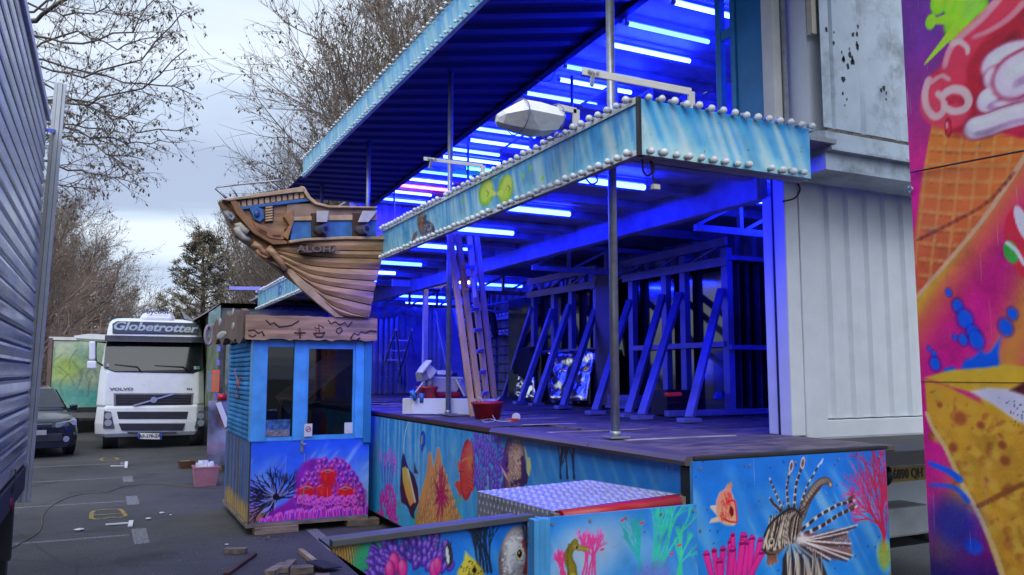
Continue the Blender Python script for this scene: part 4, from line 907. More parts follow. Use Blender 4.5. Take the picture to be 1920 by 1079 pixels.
# far end clutter
for px in (700, 711, 721, 731, 741): q = at(px, 700, 'y', 17.4); one('aluminium_rail', 'upright aluminium rail leaning at the far end of the lower room', 'rail', MB().bb(q.x - .03, q.x + .03, 17.35, 17.45, ZF + .01, 3.05), alu, 'aluminium rails at the far end')
v = MB(); L = []
for i in range(25): u = i / 24; q = at(690 + 108 * u, 556, 'y', 17.1); L.append((q.x, 17.1 + .04 * math.sin(i * 1.3), 3.18 + .02 * math.sin(i)))
v.add([p for a_ in L for p in ((a_[0], a_[1], a_[2]), (a_[0], a_[1] + .03 * math.sin(a_[0] * 9), a_[2] - .22 - .04 * math.sin(a_[0] * 4)))], [(2 * i, 2 * i + 2, 2 * i + 3, 2 * i + 1) for i in range(24)], True)
o = one('rolled_tarpaulin', 'pale tarpaulin tied up under the ceiling at the far end', 'tarpaulin', v, roomw); m = o.modifiers.new('t', 'SOLIDIFY'); m.thickness = .08
def stepladder(foot, top, back, wdt, label, mat, name='step_ladder'):
    t = thing(name, label, 'ladder', foot); f, tp, bk = Vector(foot), Vector(top), Vector(back); sd = Vector((0, 0, 1)).cross(tp - f).normalized() * wdt / 2
    for s_ in (-1, 1): MB().beam(f + sd * s_ * 1.15, tp + sd * s_ * .8, .03, .06).build('rail', mat, t); MB().beam(bk + sd * s_, tp + sd * s_ * .7, .025, .04).build('back_leg', mat, t)
    for i in range(1, 7): p = f.lerp(tp, i / 7); MB().beam(p - sd * 1.0, p + sd * 1.0, .08, .025).build('tread', mat, t)
stepladder(at(722, 733, 'z', ZF + .01), at(757, 618, 'y', 15.0), at(770, 733, 'z', ZF + .01), .4, 'aluminium stepladder standing open at the far end of the stage', alu)
q = at(798, 540, 'y', 13.2); pw = thing('steel_goalpost', 'white goalpost frame of box steel across the lower room', 'frame', (q.x, 13.2, ZF))
MB().bb(q.x - .04, q.x + .04, 13.16, 13.24, ZF + .01, q.z).build('post', cream, pw, .004); MB().bb(q.x - .6, q.x + 1.5, 13.16, 13.24, q.z + .001, q.z + .13).build('cross_beam', cream, pw, .004)
def lean(label, p0, p1, wdt, mat, th=.04, name='leaning_board', cat='board', up=(0, 1, 0)): one(name, label, cat, MB().beam(p0, p1, wdt, th, up), mat, None, .004)
q = at(820, 735, 'z', ZF + .01); lean('reddish brown wooden door panel standing behind the white frame', (q.x, 13.8, ZF + .01), (q.x, 13.85, ZF + 1.25), .55, pm('red_brown_door', (.20, .055, .02), .5, var=.2))
lean('wide blue lit board leaning behind the wooden ladder', at(868, 745, 'y', 11.0), at(832, 580, 'y', 11.3), .26, rackm)
lean('narrow pale strip leaning against the wide blue lit board', at(852, 745, 'y', 10.9), at(822, 600, 'y', 11.2), .06, rackm)
lean('black board leaning behind the white tray', at(858, 745, 'y', 9.6), at(845, 702, 'y', 9.7), .16, black)
lean('tall blue panel standing behind the stepladder', at(778, 735, 'y', 17.0), at(778, 612, 'y', 17.0), .35, rackm)
# wooden double ladder
wl = thing('wooden_ladder', 'tall double wooden ladder with blue rungs and an orange sticker on the stage', 'ladder', (at(900, 775, 'y', 7.95).x, 7.95, ZF))
lw = pm('old_ladder_wood', (.62, .37, .17), .75, var=.25, scale=4, aniso=(2, 2, .5), bump=.3); lb = pm('blue_ladder_rung', (.16, .2, .36), .5, var=.2)
La0, La1 = at(902, 774, 'y', 7.95), at(858, 438, 'y', 7.95); Ra0, Ra1 = at(930, 754, 'y', 8.45), at(893, 440, 'y', 8.45)
La0.z = Ra0.z = ZF + .012
for nm, p0, p1 in (('a', La0, La1), ('b', Ra0, Ra1)):
    for k in (0, -.085): MB().beam(p0 + Vector((k, -k * .2, 0)), p1 + Vector((k, -k * .2, 0)), .062, .045, (0, 1, 0)).build('rail', lw, wl, .005)
for i in range(1, 9): f = i / 8.6; MB().beam(La0.lerp(La1, f) + Vector((.03, 0, 0)), Ra0.lerp(Ra1, f) + Vector((-.09, 0, 0)), .05, .035).build('rung', lb, wl, .004)
dl = (La1 - La0).normalized(); sc_ = La0.lerp(La1, .76) + Vector((.0, -.042, 0)); ang = math.atan2(dl.z, dl.x)
st = MB().box(sc_, (.30, .004, .05), (0, -ang, 0)).build('sticker', pm('orange_sticker', (.85, .36, .03), .5, var=.04), wl)
text('CENTAURE', .05, sc_ + Vector((0, -.004, 0)), (math.pi / 2, math.pi - ang, 0), pm('red_ink', (.4, .02, .02), .5), st, fat=.001)
MB().box(La0.lerp(La1, .70) + Vector((.09, -.04, 0)), (.2, .004, .04), (0, -ang, 0)).build('white_sticker', cream, wl)
# work gear on the stage edge
wb = thing('white_box_section', 'long white boxed panel with flaked paint lying at the stage edge', 'panel', (3.3, 8.65, ZF + .012), -.62)
MB().box((.25, .0, .085), (.95, .14, .17)).build('body', white_paint, wb, .004, True); MB().box((-.275, 0, .085), (.1, .15, .172)).build('end_block', cream, wb, .004, True)
def bucket(name, label, p, r0, r1, h, mat, sq=False, rim=.008):
    t = thing(name, label, 'bucket', p); n = 4 if sq else 18; o_ = math.pi / 4 if sq else 0; k = 1.25 if sq else 1
    R = lambda r, z: [(r * k * math.cos(2 * math.pi * j / n + o_), r * k * math.sin(2 * math.pi * j / n + o_), z) for j in range(n)]
    MB().loft([R(.001, .01), R(r0 * .96, .01), R(r1 - rim, h), R(r1, h), R(r1 + rim, h - .004), R(r1 + rim, h - .022), R(r1, h - .024), R(r0, 0), R(.001, 0)], True, False, not sq).build('shell', mat, t, 0, True)
    return t
b1 = bucket('red_bucket', 'red plastic tub at the foot of the wooden ladder with cord over it', at(914, 786, 'z', ZF + .013), .12, .155, .17, red)
cable([at(905, 770, 'y', 7.55), at(898, 752, 'y', 7.5), at(894, 745, 'y', 7.5), at(902, 748, 'y', 7.45), at(908, 765, 'y', 7.45), at(912, 778, 'y', 7.35)], .004, 'blue and white cord loop at the back of the red tub', cream)
cable([at(938, 745, 'y', 7.6), at(926, 756, 'y', 7.5), at(920, 762, 'y', 7.35), at(924, 780, 'y', 7.3), at(928, 789, 'z', ZF + .02), at(912, 792, 'z', ZF + .02), at(905, 789, 'z', ZF + .02), at(918, 786, 'z', ZF + .02), at(935, 790, 'z', ZF + .02), at(958, 790, 'z', ZF + .02)], .004, 'white cord hanging over the red tub onto the stage boards', cream)
q = at(968, 782, 'z', ZF + .05); lp = thing('round_lamp', 'small round white lamp on an orange holder beside the red tub', 'lamp', (q.x, q.y, ZF + .012))
MB().tube([q + Vector((-.012, -.02, .0)), q + Vector((.02, .03, 0))], [.04, .036], 16).build('lens', cream, lp); MB().box(q + Vector((-.04, -.02, -.03)), (.1, .06, .035), (0, 0, .3)).build('holder', pm('orange_plastic', (.6, .1, .02), .4), lp, .006)
b2 = bucket('red_bucket', 'red bucket standing on the white boxed panel under the floodlight', Vector((at(800, 750, 'y', 8.75).x, 8.75, ZF + .185)), .1, .12, .13, red)
fx = at(805, 700, 'y', 8.75).x
fl_ = thing('work_floodlight', 'white floodlight head resting on the red bucket with trailing cable', 'floodlight', (fx, 8.75, ZF + .33))
MB().tube([(fx, 8.75, ZF + .27), (fx, 8.75, ZF + .44)], .045, 10).build('stem', roomw, fl_)
h = MB(); h.box((fx - .03, 8.74, ZF + .49), (.16, .13, .13), (.0, .7, 0)); h.build('housing', cream, fl_, .012); MB().box((fx - .08, 8.70, ZF + .535), (.025, .16, .18), (0, .7, 0)).build('glass_frame', cream, fl_, .006); MB().box((fx - .10, 8.72, ZF + .43), (.1, .11, .11), (0, -.2, .2)).build('gear_box', roomw, fl_, .01)
cable([(fx, 8.7, ZF + .45), (fx - .1, 8.68, ZF + .36), (fx - .2, 8.68, ZF + .24), (fx - .24, 8.7, ZF + .2)], .008, 'white cable with a blue plug hanging from the floodlight', cream)
for dx, dz in ((-.19, .17), (-.12, .14)): one('blue_plug', 'blue mains plug hanging below the floodlight', 'plug', MB().tube([(fx + dx, 8.66, ZF + dz), (fx + dx - .05 * (dz > .15), 8.66, ZF + dz + .1)], [.024, .03], 10), pm('blue_plug_plastic', (.03, .16, .4), .4), 'blue mains plugs below the floodlight')
tr = thing('white_tray', 'white plastic tray box tilted on a red lid behind the pole', 'tray', (at(835, 745, 'y', 8.9).x, 8.95, ZF + .2)); tx = tr.location.x
MB().loft([[(tx + a * w_, 8.95 + b * d_, z) for a, b in ((-1, -1), (1, -1), (1, 1), (-1, 1))] for w_, d_, z in ((.13, .09, ZF + .25), (.17, .13, ZF + .40), (.18, .14, ZF + .40), (.18, .14, ZF + .42), (.15, .11, ZF + .42), (.12, .08, ZF + .27))], True, True).build('tub', cream, tr); MB().box((tx + .02, 8.98, ZF + .47), (.16, .08, .05)).build('inner_box', cream, tr, .008); MB().beam((tx + .16, 8.88, ZF + .40), (tx + .24, 8.8, ZF + .2), .2, .02).build('lid', cream, tr)
MB().box((tx, 8.95, ZF + .21), (.34, .26, .06)).build('red_lid', red, tr, .02)

# ------------------------------------------------------------------ person behind the ladder
def skin_body(name, pts, edges, radii, mat, parent, rootv=0, sub=2):
    me = bpy.data.meshes.new(name); me.from_pydata(pts, edges, []); me.materials.append(mat); o = link(name, me, parent)
    m = o.modifiers.new('skin', 'SKIN'); m.use_smooth_shade = True
    for i, r in enumerate(radii): me.skin_vertices[0].data[i].radius = (r, r) if not isinstance(r, tuple) else r; me.skin_vertices[0].data[i].use_root = (i == rootv)
    s_ = o.modifiers.new('sub', 'SUBSURF'); s_.levels = sub; s_.render_levels = sub
    return o
q = at(902, 742, 'y', 11.9)
pe = thing('person', 'person in black clothes with a bare forearm standing behind the wooden ladder', 'person', (q.x, 11.9, ZF + .012), R_(-55))
cloth = pm('black_clothes', (.012, .012, .014), .9); skin = pm('skin', (.42, .26, .19), .55, var=.06)
pts = [(0, 0, .93), (0, 0, 1.12), (0, .02, 1.33), (0, .03, 1.44), (-.2, .02, 1.38), (.2, .02, 1.38), (-.25, -.02, 1.1), (.25, -.02, 1.1), (-.1, 0, .88), (.1, 0, .88), (-.11, .03, .48), (.11, .03, .48), (-.12, 0, .06), (.12, 0, .06), (-.12, .14, .035), (.12, .14, .035), (-.24, .06, 1.02), (.24, .06, 1.02)]
ed = [(0, 1), (1, 2), (2, 3), (2, 4), (2, 5), (4, 6), (5, 7), (0, 8), (0, 9), (8, 10), (9, 11), (10, 12), (11, 13), (12, 14), (13, 15), (6, 16), (7, 17)]
ra = [(.16, .11), (.15, .1), (.17, .11), .06, .065, .065, .05, .05, .09, .09, .06, .06, .045, .045, .04, .04, .045, .045]
skin_body('clothed_body', pts, ed, ra, cloth, pe)
for s_ in (-1, 1):
    hp = [(s_ * .24, .03, 1.05), (s_ * .22, .18, 1.02), (s_ * .2, .29, 1.04), (s_ * .2, .35, 1.05), (s_ * .18, .39, 1.07), (s_ * .165, .41, 1.05), (s_ * .2, .40, 1.075), (s_ * .195, .44, 1.055), (s_ * .22, .395, 1.07), (s_ * .225, .435, 1.05), (s_ * .235, .385, 1.06), (s_ * .245, .42, 1.04), (s_ * .165, .33, 1.08), (s_ * .15, .36, 1.10)]
    he = [(0, 1), (1, 2), (2, 3), (3, 4), (4, 5), (3, 6), (6, 7), (3, 8), (8, 9), (3, 10), (10, 11), (2, 12), (12, 13)]
    skin_body('forearm_and_hand', hp, he, [.042, .036, .03, .032, .011, .009, .011, .009, .011, .009, .01, .008, .013, .01], skin, pe, 0, 1)
hd = MB(); hd.sphere((0, .05, 1.63), .105, 16, 12, (.82, .98, 1.22)); hd.sphere((0, .155, 1.615), .018, 8, 6, (.8, 1.2, 1.5)); hd.tube([(0, .03, 1.44), (0, .04, 1.56)], .055, 12)
for s_ in (-1, 1): hd.sphere((s_ * .088, .045, 1.62), .025, 8, 6, (.4, .8, 1.3))
hd.sphere((0, .135, 1.565), .022, 8, 6, (1.4, .7, .4)); hd.build('head', skin, pe, 0, True)
for s_ in (-1, 1): e_ = MB(); e_.sphere((s_ * .035, .142, 1.645), .012, 8, 6); e_.build('eye', black, pe, 0, True)
hr = MB(); hr.sphere((0, .03, 1.665), .11, 16, 10, (.86, 1.0, 1.1)); hr.build('hair', pm('dark_hair', (.01, .008, .007), .7), pe, 0, True)
# ------------------------------------------------------------------ entrance ramp
RP = thing('entrance_ramp', 'painted entrance ramp with diamond plate landing in front of the stage', 'ramp', (1.9, 3.55, 0))
dia = pm('diamond_plate', (.46, .46, .50), .42, .55, var=.1, scale=12, dirt=(.12, .11, .1), dirt_amt=.35)
LQ = [Vector((1.93, 3.44, 0)), Vector((2.80, 3.62, 0)), Vector((2.68, 4.33, 0)), Vector((1.87, 4.20, 0))]     # landing corners, set a little askew
def lp_(u, v, z): q = (LQ[0] * (1 - u) + LQ[1] * u) * (1 - v) + (LQ[3] * (1 - u) + LQ[2] * u) * v; return Vector((q.x, q.y, z))
MB().prism([(q.x, q.y) for q in LQ], 'z', .9, 1.1).build('landing', dia, RP, .003)
dm = MB()
for j in range(21):
    for i in range(19):
        u, v = (i + .5 + .4 * (j % 2)) / 19.6, (j + .5) / 21; q = lp_(u, v, 1.1); an = .55 if (i + j) % 2 else -.35
        cs, sn = math.cos(an), math.sin(an); L, w_ = .021, .0065
        dm.add([(q.x + L * cs, q.y + L * sn, 1.1), (q.x - w_ * sn, q.y + w_ * cs, 1.1), (q.x - L * cs, q.y - L * sn, 1.1), (q.x + w_ * sn, q.y - w_ * cs, 1.1), (q.x, q.y, 1.1042)], [(0, 1, 4), (1, 2, 4), (2, 3, 4), (3, 0, 4)])
for j in range(5):
    for i in range(18):
        q = lp_(0, (i + .5 + .4 * (j % 2)) / 18.6, .92 + j * .04)
        dm.add([(q.x, q.y, q.z + .022), (q.x, q.y + .012, q.z), (q.x, q.y, q.z - .022), (q.x, q.y - .012, q.z), (q.x - .0055, q.y, q.z)], [(0, 1, 4), (1, 2, 4), (2, 3, 4), (3, 0, 4)])
o = dm.build('tread_diamonds', pm('bright_tread', (.66, .66, .70), .35, .5, var=.06), RP); o['kind'] = 'stuff'
MB().beam(lp_(0, -.02, 1.088), lp_(1, -.02, 1.088), .02, .032).build('landing_edge', brown_d, RP, .003)
MB().tube([(1.93, 3.385, 1.075), (2.73, 3.545, 1.075)], .036, 14).build('red_roller', red, RP)
for x, y in ((1.905, 3.39), (2.76, 3.55)): MB().bb(x - .014, x + .014, y - .02, y + .02, 1.0, 1.1).build('roller_bracket', wood_old, RP)
for i in range(3): MB().bb(1.73 + i * .029, 1.758 + i * .029, 3.265 + .004 * i, 3.32, .05, 1.102 + .003 * (i % 2)).build('post_board', blueframe, RP, .003)
for x, y in ((2.75, 4.2), (1.95, 4.2), (2.75, 3.6)): MB().bb(x - .03, x + .03, y - .03, y + .03, 0, .9).build('landing_leg', steel, RP)
top = [at(620, 1024, 'y', 3.55), at(996, 974, 'y', 3.55)]
MB().beam(top[0] + Vector((0, .0, .012)), top[1] + Vector((0, 0, .012)), .05, .03).build('top_rail', pm('dull_grey_rail', (.11, .11, .12), .6, .2), RP, .004)
MB().beam(top[0] + Vector((0, .12, -.01)), top[1] + Vector((0, .12, -.01)), .2, .012).build('ramp_tread', MATS['dull_grey_rail'], RP)
c = Canvas('y', 3.30, 1.82, 2.66, .05, 1.10, 180, 200)
c.water((40, 125, 208), (90, 165, 212), (130, 185, 205), (195, 225, 238), 28, .55, .55, 12)
c.reg(860, 780, .2772); P = c.p
c.ell(P(900, 900), .2, .12, .3, (190, 190, 200), .6, 1.4); c.specks(26, (120, 40, 60), 7, .007)
for i in range(6): c.coral(P(1310 + i * 10, 1040), .26 + .05 * i, (45, 165, 140), .0065, 1.45 - .10 * i, .30, 4, 70 + i)
for i in range(4): c.coral(P(1220 + i * 8, 1050), .22, (35, 150, 150), .006, 1.5 + .12 * i, .3, 3, 80 + i)
for i in range(3): c.coral(P(1480 + i * 14, 1075), .2, (50, 170, 130), .006, 1.3 + .15 * i, .3, 3, 90 + i)
for i in range(5): c.coral(P(835 + i * 22, 1080), .16, (200, 55, 130), .005, 1.2 + .1 * i, .3, 4, 100 + i); c.coral(P(690 + i * 10, 1085), .10, (205, 50, 120), .004, 1.6 + .1 * i, .3, 3, 110 + i)
sh_ = [(790, 855), (765, 890), (745, 930), (745, 980), (765, 1030), (770, 1100)]
c.line([P(*q) for q in sh_], .016, .026, (160, 145, 40), 1, None, (85, 75, 20)); c.line([P(785, 885), P(830, 895), P(876, 905)], .016, .007, (165, 150, 60), 1, None, (90, 80, 30)); c.ell(P(800, 890), .006, .007, 0, (20, 20, 10))
for i in range(12): t_ = i / 11; q = P(745 - 8 * math.sin(t_ * 3), 870 + t_ * 200); c.ell(q, .006, .004, 0, (70, 65, 25))
c.ell(P(1320, 1070), .1, .06, 0, (90, 100, 180), .7, 1.0)
for q in ((970, 905), (1110, 705), (1240, 725), (1495, 875), (1440, 935)): c.ell(P(*q), .014, .006, .3, (205, 40, 70), .9, .5)
c.grain(3); c.build('seahorse_mural', RP, 1.7); MB().bb(1.82, 2.66, 3.304, 3.325, .045, 1.098).build('mural_backing_board', blueframe, RP)
bt = [at(622, 1034, 'y', 3.55), at(690, 1079, 'y', 3.55)]; sl = (bt[1].z - bt[0].z) / (bt[1].x - bt[0].x); xg = bt[0].x + (.12 - bt[0].z) / sl
po = [(top[0].x, top[0].z), (top[1].x - .02, top[1].z), (top[1].x - .02, .12), (xg, .12), (bt[0].x, bt[0].z)]
c = Canvas('y', 3.55, top[0].x, top[1].x - .02, .12, top[1].z, 210, 190)
c.water((25, 100, 190), (25, 110, 180), (20, 90, 150), (140, 205, 235), 18, .55, .5, 14)
c.reg(560, 740, .3143); P = c.p
c.poly([P(*q) for q in ((150, 890), (350, 885), (390, 980), (410, 1120), (250, 1120))], (130, 95, 40))
for i in range(26): x_ = 190 + i * 8; c.line([P(x_, 890), P(x_ + 12, 980), P(x_ + 22, 1100)], .004, .004, (70, 48, 20) if i % 2 else (185, 150, 80))
for i in range(26): c.ell(P(470 + c.rng.uniform(-90, 60), 960 + c.rng.uniform(-70, 110)), .05, .06, 0, (35, 130, 95), .4, 1.2)
c.petals(P(660, 1060), .2, .2, 120, (85, 45, 160), (45, 20, 100), (150, 115, 215), 6, .017)
for x_, y_, r_ in ((570, 1010, .034), (620, 1040, .03), (810, 1045, .03), (830, 1020, .026), (545, 1050, .03)): c.ell(P(x_, y_), r_ * .8, r_ * 1.5, 0, (205, 45, 140), 1, .3, (130, 15, 90), (245, 120, 190))
c.ell(P(895, 960), .02, .055, .1, (40, 35, 45), 1, .2); c.ell(P(888, 960), .007, .04, .1, (215, 220, 225)); c.line([P(905, 925), P(908, 880)], .004, .002, (30, 25, 30))
for i in range(5): c.coral(P(1060 + i * 22, 1060), .20, (22, 32, 48), .006, 1.5 + .06 * i, .22, 4, 120 + i)
c.poly([P(*q) for q in ((945, 1060), (985, 990), (995, 935), (1020, 965), (1065, 1000), (1100, 1050), (1115, 1100), (950, 1100))], (190, 180, 60), 1, .012, (160, 140, 45))
for i in range(30): c.ell(P(970 + c.rng.uniform(0, 120), 990 + c.rng.uniform(0, 90)), .004, .004, 0, (80, 65, 25))
c.ell(P(1048, 1048), .011, .013, 0, (20, 20, 15))
c.ell(P(1300, 980), .095, .155, -.1, (150, 150, 150), 1, .12, (90, 75, 75), (205, 205, 200)); c.scales(P(1300, 985), .085, .14, -.1, 160, (95, 92, 96), (222, 222, 218), .007, .5); c.line([P(1262, 900), P(1252, 980), P(1262, 1060)], .006, .006, (225, 222, 215), .8); c.ell(P(1318, 950), .020, .028, 0, (205, 195, 150), 1, .3); c.ell(P(1318, 950), .013, .019, 0, (25, 15, 15)); c.ell(P(1314, 944), .004, .004, 0, (240, 240, 240)); c.line([P(1345, 880), P(1368, 960), P(1350, 1060)], .014, .012, (120, 45, 30))
for i in range(3): c.coral(P(1375, 1000), .2, (20, 35, 55), .005, 1.5 + .1 * i, .2, 3, 130 + i)
c.grain(3); c.build('reef_mural', RP, 1.7, poly=po); MB().prism(po, 'y', 3.554, 3.575).build('mural_backing_board', brown_d, RP)

screws(RP, SCRY, [(1.84 + i * .2, 3.30, 1.07) for i in range(5)])
# ------------------------------------------------------------------ ticket booth
BX0, BX1, BY, BYB = 1.47, 2.79, 9.35, 11.35
BT = thing('ticket_booth', 'blue painted ticket booth with coral mural and map plank sign', 'booth', (2.13, 10.3, 0))
fpx = lambda px, py: at(px, py, 'y', BY)
X = lambda px: at(px, 800, 'y', BY).x
Zb = lambda py: at(570, py, 'y', BY).z
zs = Zb(826)
c = Canvas('y', BY, BX0, BX1, .13, zs, 230, 150)
c.water((30, 80, 205), (75, 125, 205), (130, 140, 190), (195, 220, 235), 26, -.75, .6, 21)
c.reg(400, 840, .2215); P = c.p
c.put((slice(None), slice(None)), np.clip((c.A - 2.3) / .6, 0, 1) * np.clip((zs - .1 - c.Z) / .5, 0, 1), (170, 190, 150), .45)
c.ell(P(330, 600), .14, .13, 0, (130, 85, 45), .95, .9); c.ell(P(330, 430), .1, .2, 0, (120, 95, 190), .6, 1.2)
for i in range(17):
    c.coral(P(535, 440), .24 + .05 * (i % 3), (13, 11, 26), .010, .35 + i * .245, .42, 3, 200 + i)
for i in range(34):
    an = c.rng.uniform(0, 5.2); o_ = np.array(P(530, 415)); d_ = np.array([math.cos(an), math.sin(an)]); c.line([o_ + d_ * .04, o_ + d_ * c.rng.uniform(.12, .22)], .0035, .002, (135, 130, 170), .75)
c.poly([P(*q) for q in ((420, 640), (480, 540), (600, 470), (690, 400), (695, 240), (740, 150), (820, 90), (930, 92), (1040, 150), (1130, 215), (1195, 290), (1290, 370), (1300, 640))], (105, 22, 115), 1, .05)
pol = []
for j in range(8):
    for i in range(13):
        x_ = 700 + i * 48 + (j % 2) * 24 + c.rng.uniform(-12, 12); y_ = 120 + j * 52 + c.rng.uniform(-14, 14); u = (x_ - 690) / 600
        if y_ > 470 - 385 * math.sin(math.pi * min(1, max(0, u * .88 + .06))) ** .75 and x_ < 1290: pol.append((y_, x_))
pol.sort()
for y_, x_ in pol:
    r_ = c.rng.uniform(.030, .045); k_ = c.rng.random(); cc = np.array((150, 28, 118)) * (1 - k_) + np.array((95, 32, 140)) * k_
    c.ell(P(x_, y_), r_, r_ * c.rng.uniform(1.1, 1.5), c.rng.uniform(-.5, .5), tuple(cc * .7), 1, .25, tuple(cc * .5 + np.array((95, 45, 85)))); c.ell(P(x_ - 3, y_ + 8), r_ * .8, r_ * 1.1, 0, tuple(cc * .8), .7, .8); c.ell(P(x_ - 8, y_ - 14), r_ * .35, r_ * .4, 0, (225, 130, 200), .55, 1.0)
for x_, y_, r_ in ((790, 385, .070), (940, 370, .062), (1120, 390, .078), (970, 245, .06)):
    c.poly([(P(x_ + dx, y_ + dy)) for dx, dy in ((-72, -30), (-50, -52), (-14, -60), (10, -82), (52, -52), (74, -28), (62, 10), (66, 50), (30, 84), (-8, 92), (-50, 74), (-60, 20))], (205, 22, 28), 1, .05, (150, 8, 25)); c.ell(P(x_ + 2, y_ - 48), r_ * .62, .020, .1, (60, 62, 62), 1, .4, (170, 90, 60)); c.line([P(x_ - 55, y_ - 38), P(x_ - 10, y_ - 58), P(x_ + 50, y_ - 46)], .006, .005, (235, 120, 150), .8); c.ell(P(x_ - 22, y_ + 5), .015, .035, 0, (245, 80, 40), .6, 1)
for i in range(26):
    x_ = 735 + i * 19 + c.rng.uniform(-8, 8); y_ = 445 + c.rng.uniform(-22, 30); r_ = c.rng.uniform(.028, .04); c.ell(P(x_, y_), r_, r_ * 1.3, c.rng.uniform(-.4, .4), (120, 25, 105), 1, .25, (200, 85, 165)); c.ell(P(x_ - 5, y_ - 10), r_ * .4, r_ * .5, 0, (225, 125, 195), .55, 1.0)
for i in range(40):
    x_ = 405 + i * 23 + c.rng.uniform(-6, 6); up_ = 30 + 75 * min(1, i / 9) * c.rng.uniform(.5, 1.1); yb_ = 650 - i * 1.2; tp = P(x_ + c.rng.uniform(-22, 22), yb_ - up_); bt_ = P(x_, yb_ + 20)
    c.line([bt_, tp], .030, .027, (205, 95, 180), 1); c.line([bt_, tp], .024, .019, (155, 32, 125) if i % 3 else (105, 38, 145), 1, None, (120, 26, 115)); c.ell((tp[0] - .004, tp[1] + .004), .009, .012, 0, (230, 150, 215), .6, .9)
c.grain(3); c.build('coral_mural', BT, 1.9)
MB().bb(BX0, BX1, BY + .004, BY + .035, .12, zs).build('front_board', blueframe, BT)
c = Canvas('x', BX0 - .012, BY, BYB, .13, zs, 120, 90)                # side: painted driftwood boards
c.C[:] = (62, 105, 178)
for i in range(60): a_ = c.rng.uniform(BY, BYB); c.line([(a_, zs), (a_ + .02, .13)], .02, .03, tuple(np.array((100, 85, 90)) * c.rng.uniform(.4, 1.2)), .5, .02)
for i in range(14): c.ell((c.rng.uniform(BY, BYB), .2), .2, .12, 0, (170, 135, 75), .6, 1)
for i in range(12): a_ = BY + i * .17; c.line([(a_, zs), (a_ + .005, .13)], .005, .005, (25, 20, 25), .9)
c.grain(4); c.build('side_mural', BT, 1.3, .8)
MB().bb(BX0 - .008, BX0 + .03, BY + .036, BYB, .12, zs).build('side_board', wood_old, BT)
MB().bb(BX0 - .03, BX1, BY - .0, BYB, .08, .118).build('floor', wood_old, BT)
ZT = 2.12
# posts and frames of the upper half
MB().bb(BX0 - .02, X(498), BY - .012, BY + .14, zs + .001, ZT).build('corner_post', blueframe, BT, .006)
MB().bb(X(548), X(572), BY - .01, BY + .05, zs + .001, ZT).build('door_post', blueframe, BT, .004)
MB().bb(X(664), BX1, BY - .012, BY + .1, zs + .001, ZT).build('corner_post', blueframe, BT, .006)
MB().bb(X(680), X(692) + .01, BY - .035, BY - .013, zs - .05, ZT - .02).build('post_strip', teal, BT, .004)
for z0_, z1_ in ((Zb(652), ZT), (zs + .001, Zb(818))): MB().bb(X(498) + .001, X(548) - .001, BY, BY + .04, z0_, z1_).build('window_frame', blueframe, BT, .004)
dr = MB(); dr.bb(X(572) + .002, X(664) - .002, BY + .002, BY + .04, Zb(654), ZT - .005); dr.bb(X(572) + .002, X(664) - .002, BY + .002, BY + .04, zs + .002, Zb(817)); dr.bb(X(572) + .002, X(576), BY + .002, BY + .04, Zb(817), Zb(654)); dr.bb(X(660), X(664) - .002, BY + .002, BY + .04, Zb(817), Zb(654))
door = dr.build('door', blueframe, BT)
MB().bb(X(576), X(660), BY + .018, BY + .024, Zb(817), Zb(654)).build('pane', glass_w, door)
MB().bb(X(498), X(548), BY + .018, BY + .024, Zb(818), Zb(652)).build('window_pane', glass_w, BT)
hnd = MB(); q = fpx(566, 833); hnd.tube([(q.x, BY - .01, q.z), (q.x, BY - .05, q.z)], .012, 8); hnd.tube([(q.x, BY - .045, q.z), (q.x + .05, BY - .045, q.z)], .009, 8); hnd.box((q.x, BY - .006, q.z - .02), (.03, .008, .14)); hnd.build('handle', steel, door)
for z_ in (.35, .75): MB().bb(X(571), X(573), BY - .006, BY, z_, z_ + .1).build('hinge', steel, door)
po_ = MB().bb(X(497), X(544), BY - .002, BY + .0, Zb(818), Zb(786)).build('poster', pm('blue_poster', (.05, .16, .4), .5, var=.5, scale=18), BT)
MB().bb(X(498), X(542), BY - .004, BY - .0021, Zb(817), Zb(805)).build('poster_strip', pm('poster_foot', (.25, .22, .24), .5, var=.4, scale=40), po_)
sg = MB().bb(X(570), X(585), BY - .0165, BY - .014, Zb(819), Zb(795)).build('no_smoking_sign', cream, BT)
q = fpx(577.5, 805); rg_ = MB(); n = 18
rg_.add([(q.x + r * math.cos(2 * math.pi * i / n), BY - .0185, q.z + r * math.sin(2 * math.pi * i / n)) for i in range(n) for r in (.032, .024)], [(2 * i, 2 * i + 1, (2 * i + 3) % (2 * n), (2 * i + 2) % (2 * n)) for i in range(n)])
rg_.beam((q.x - .02, BY - .0185, q.z - .02), (q.x + .02, BY - .0185, q.z + .02), .001, .006); rg_.build('ban_ring', pm('sign_red', (.4, .03, .03), .5), sg)
MB().box((q.x, BY - .019, q.z), (.034, .001, .006)).build('cigarette', black, sg)
MB().bb(X(646), X(661), BY - .002, BY + .014, Zb(816), Zb(795)).build('paper_notice', cream, door)
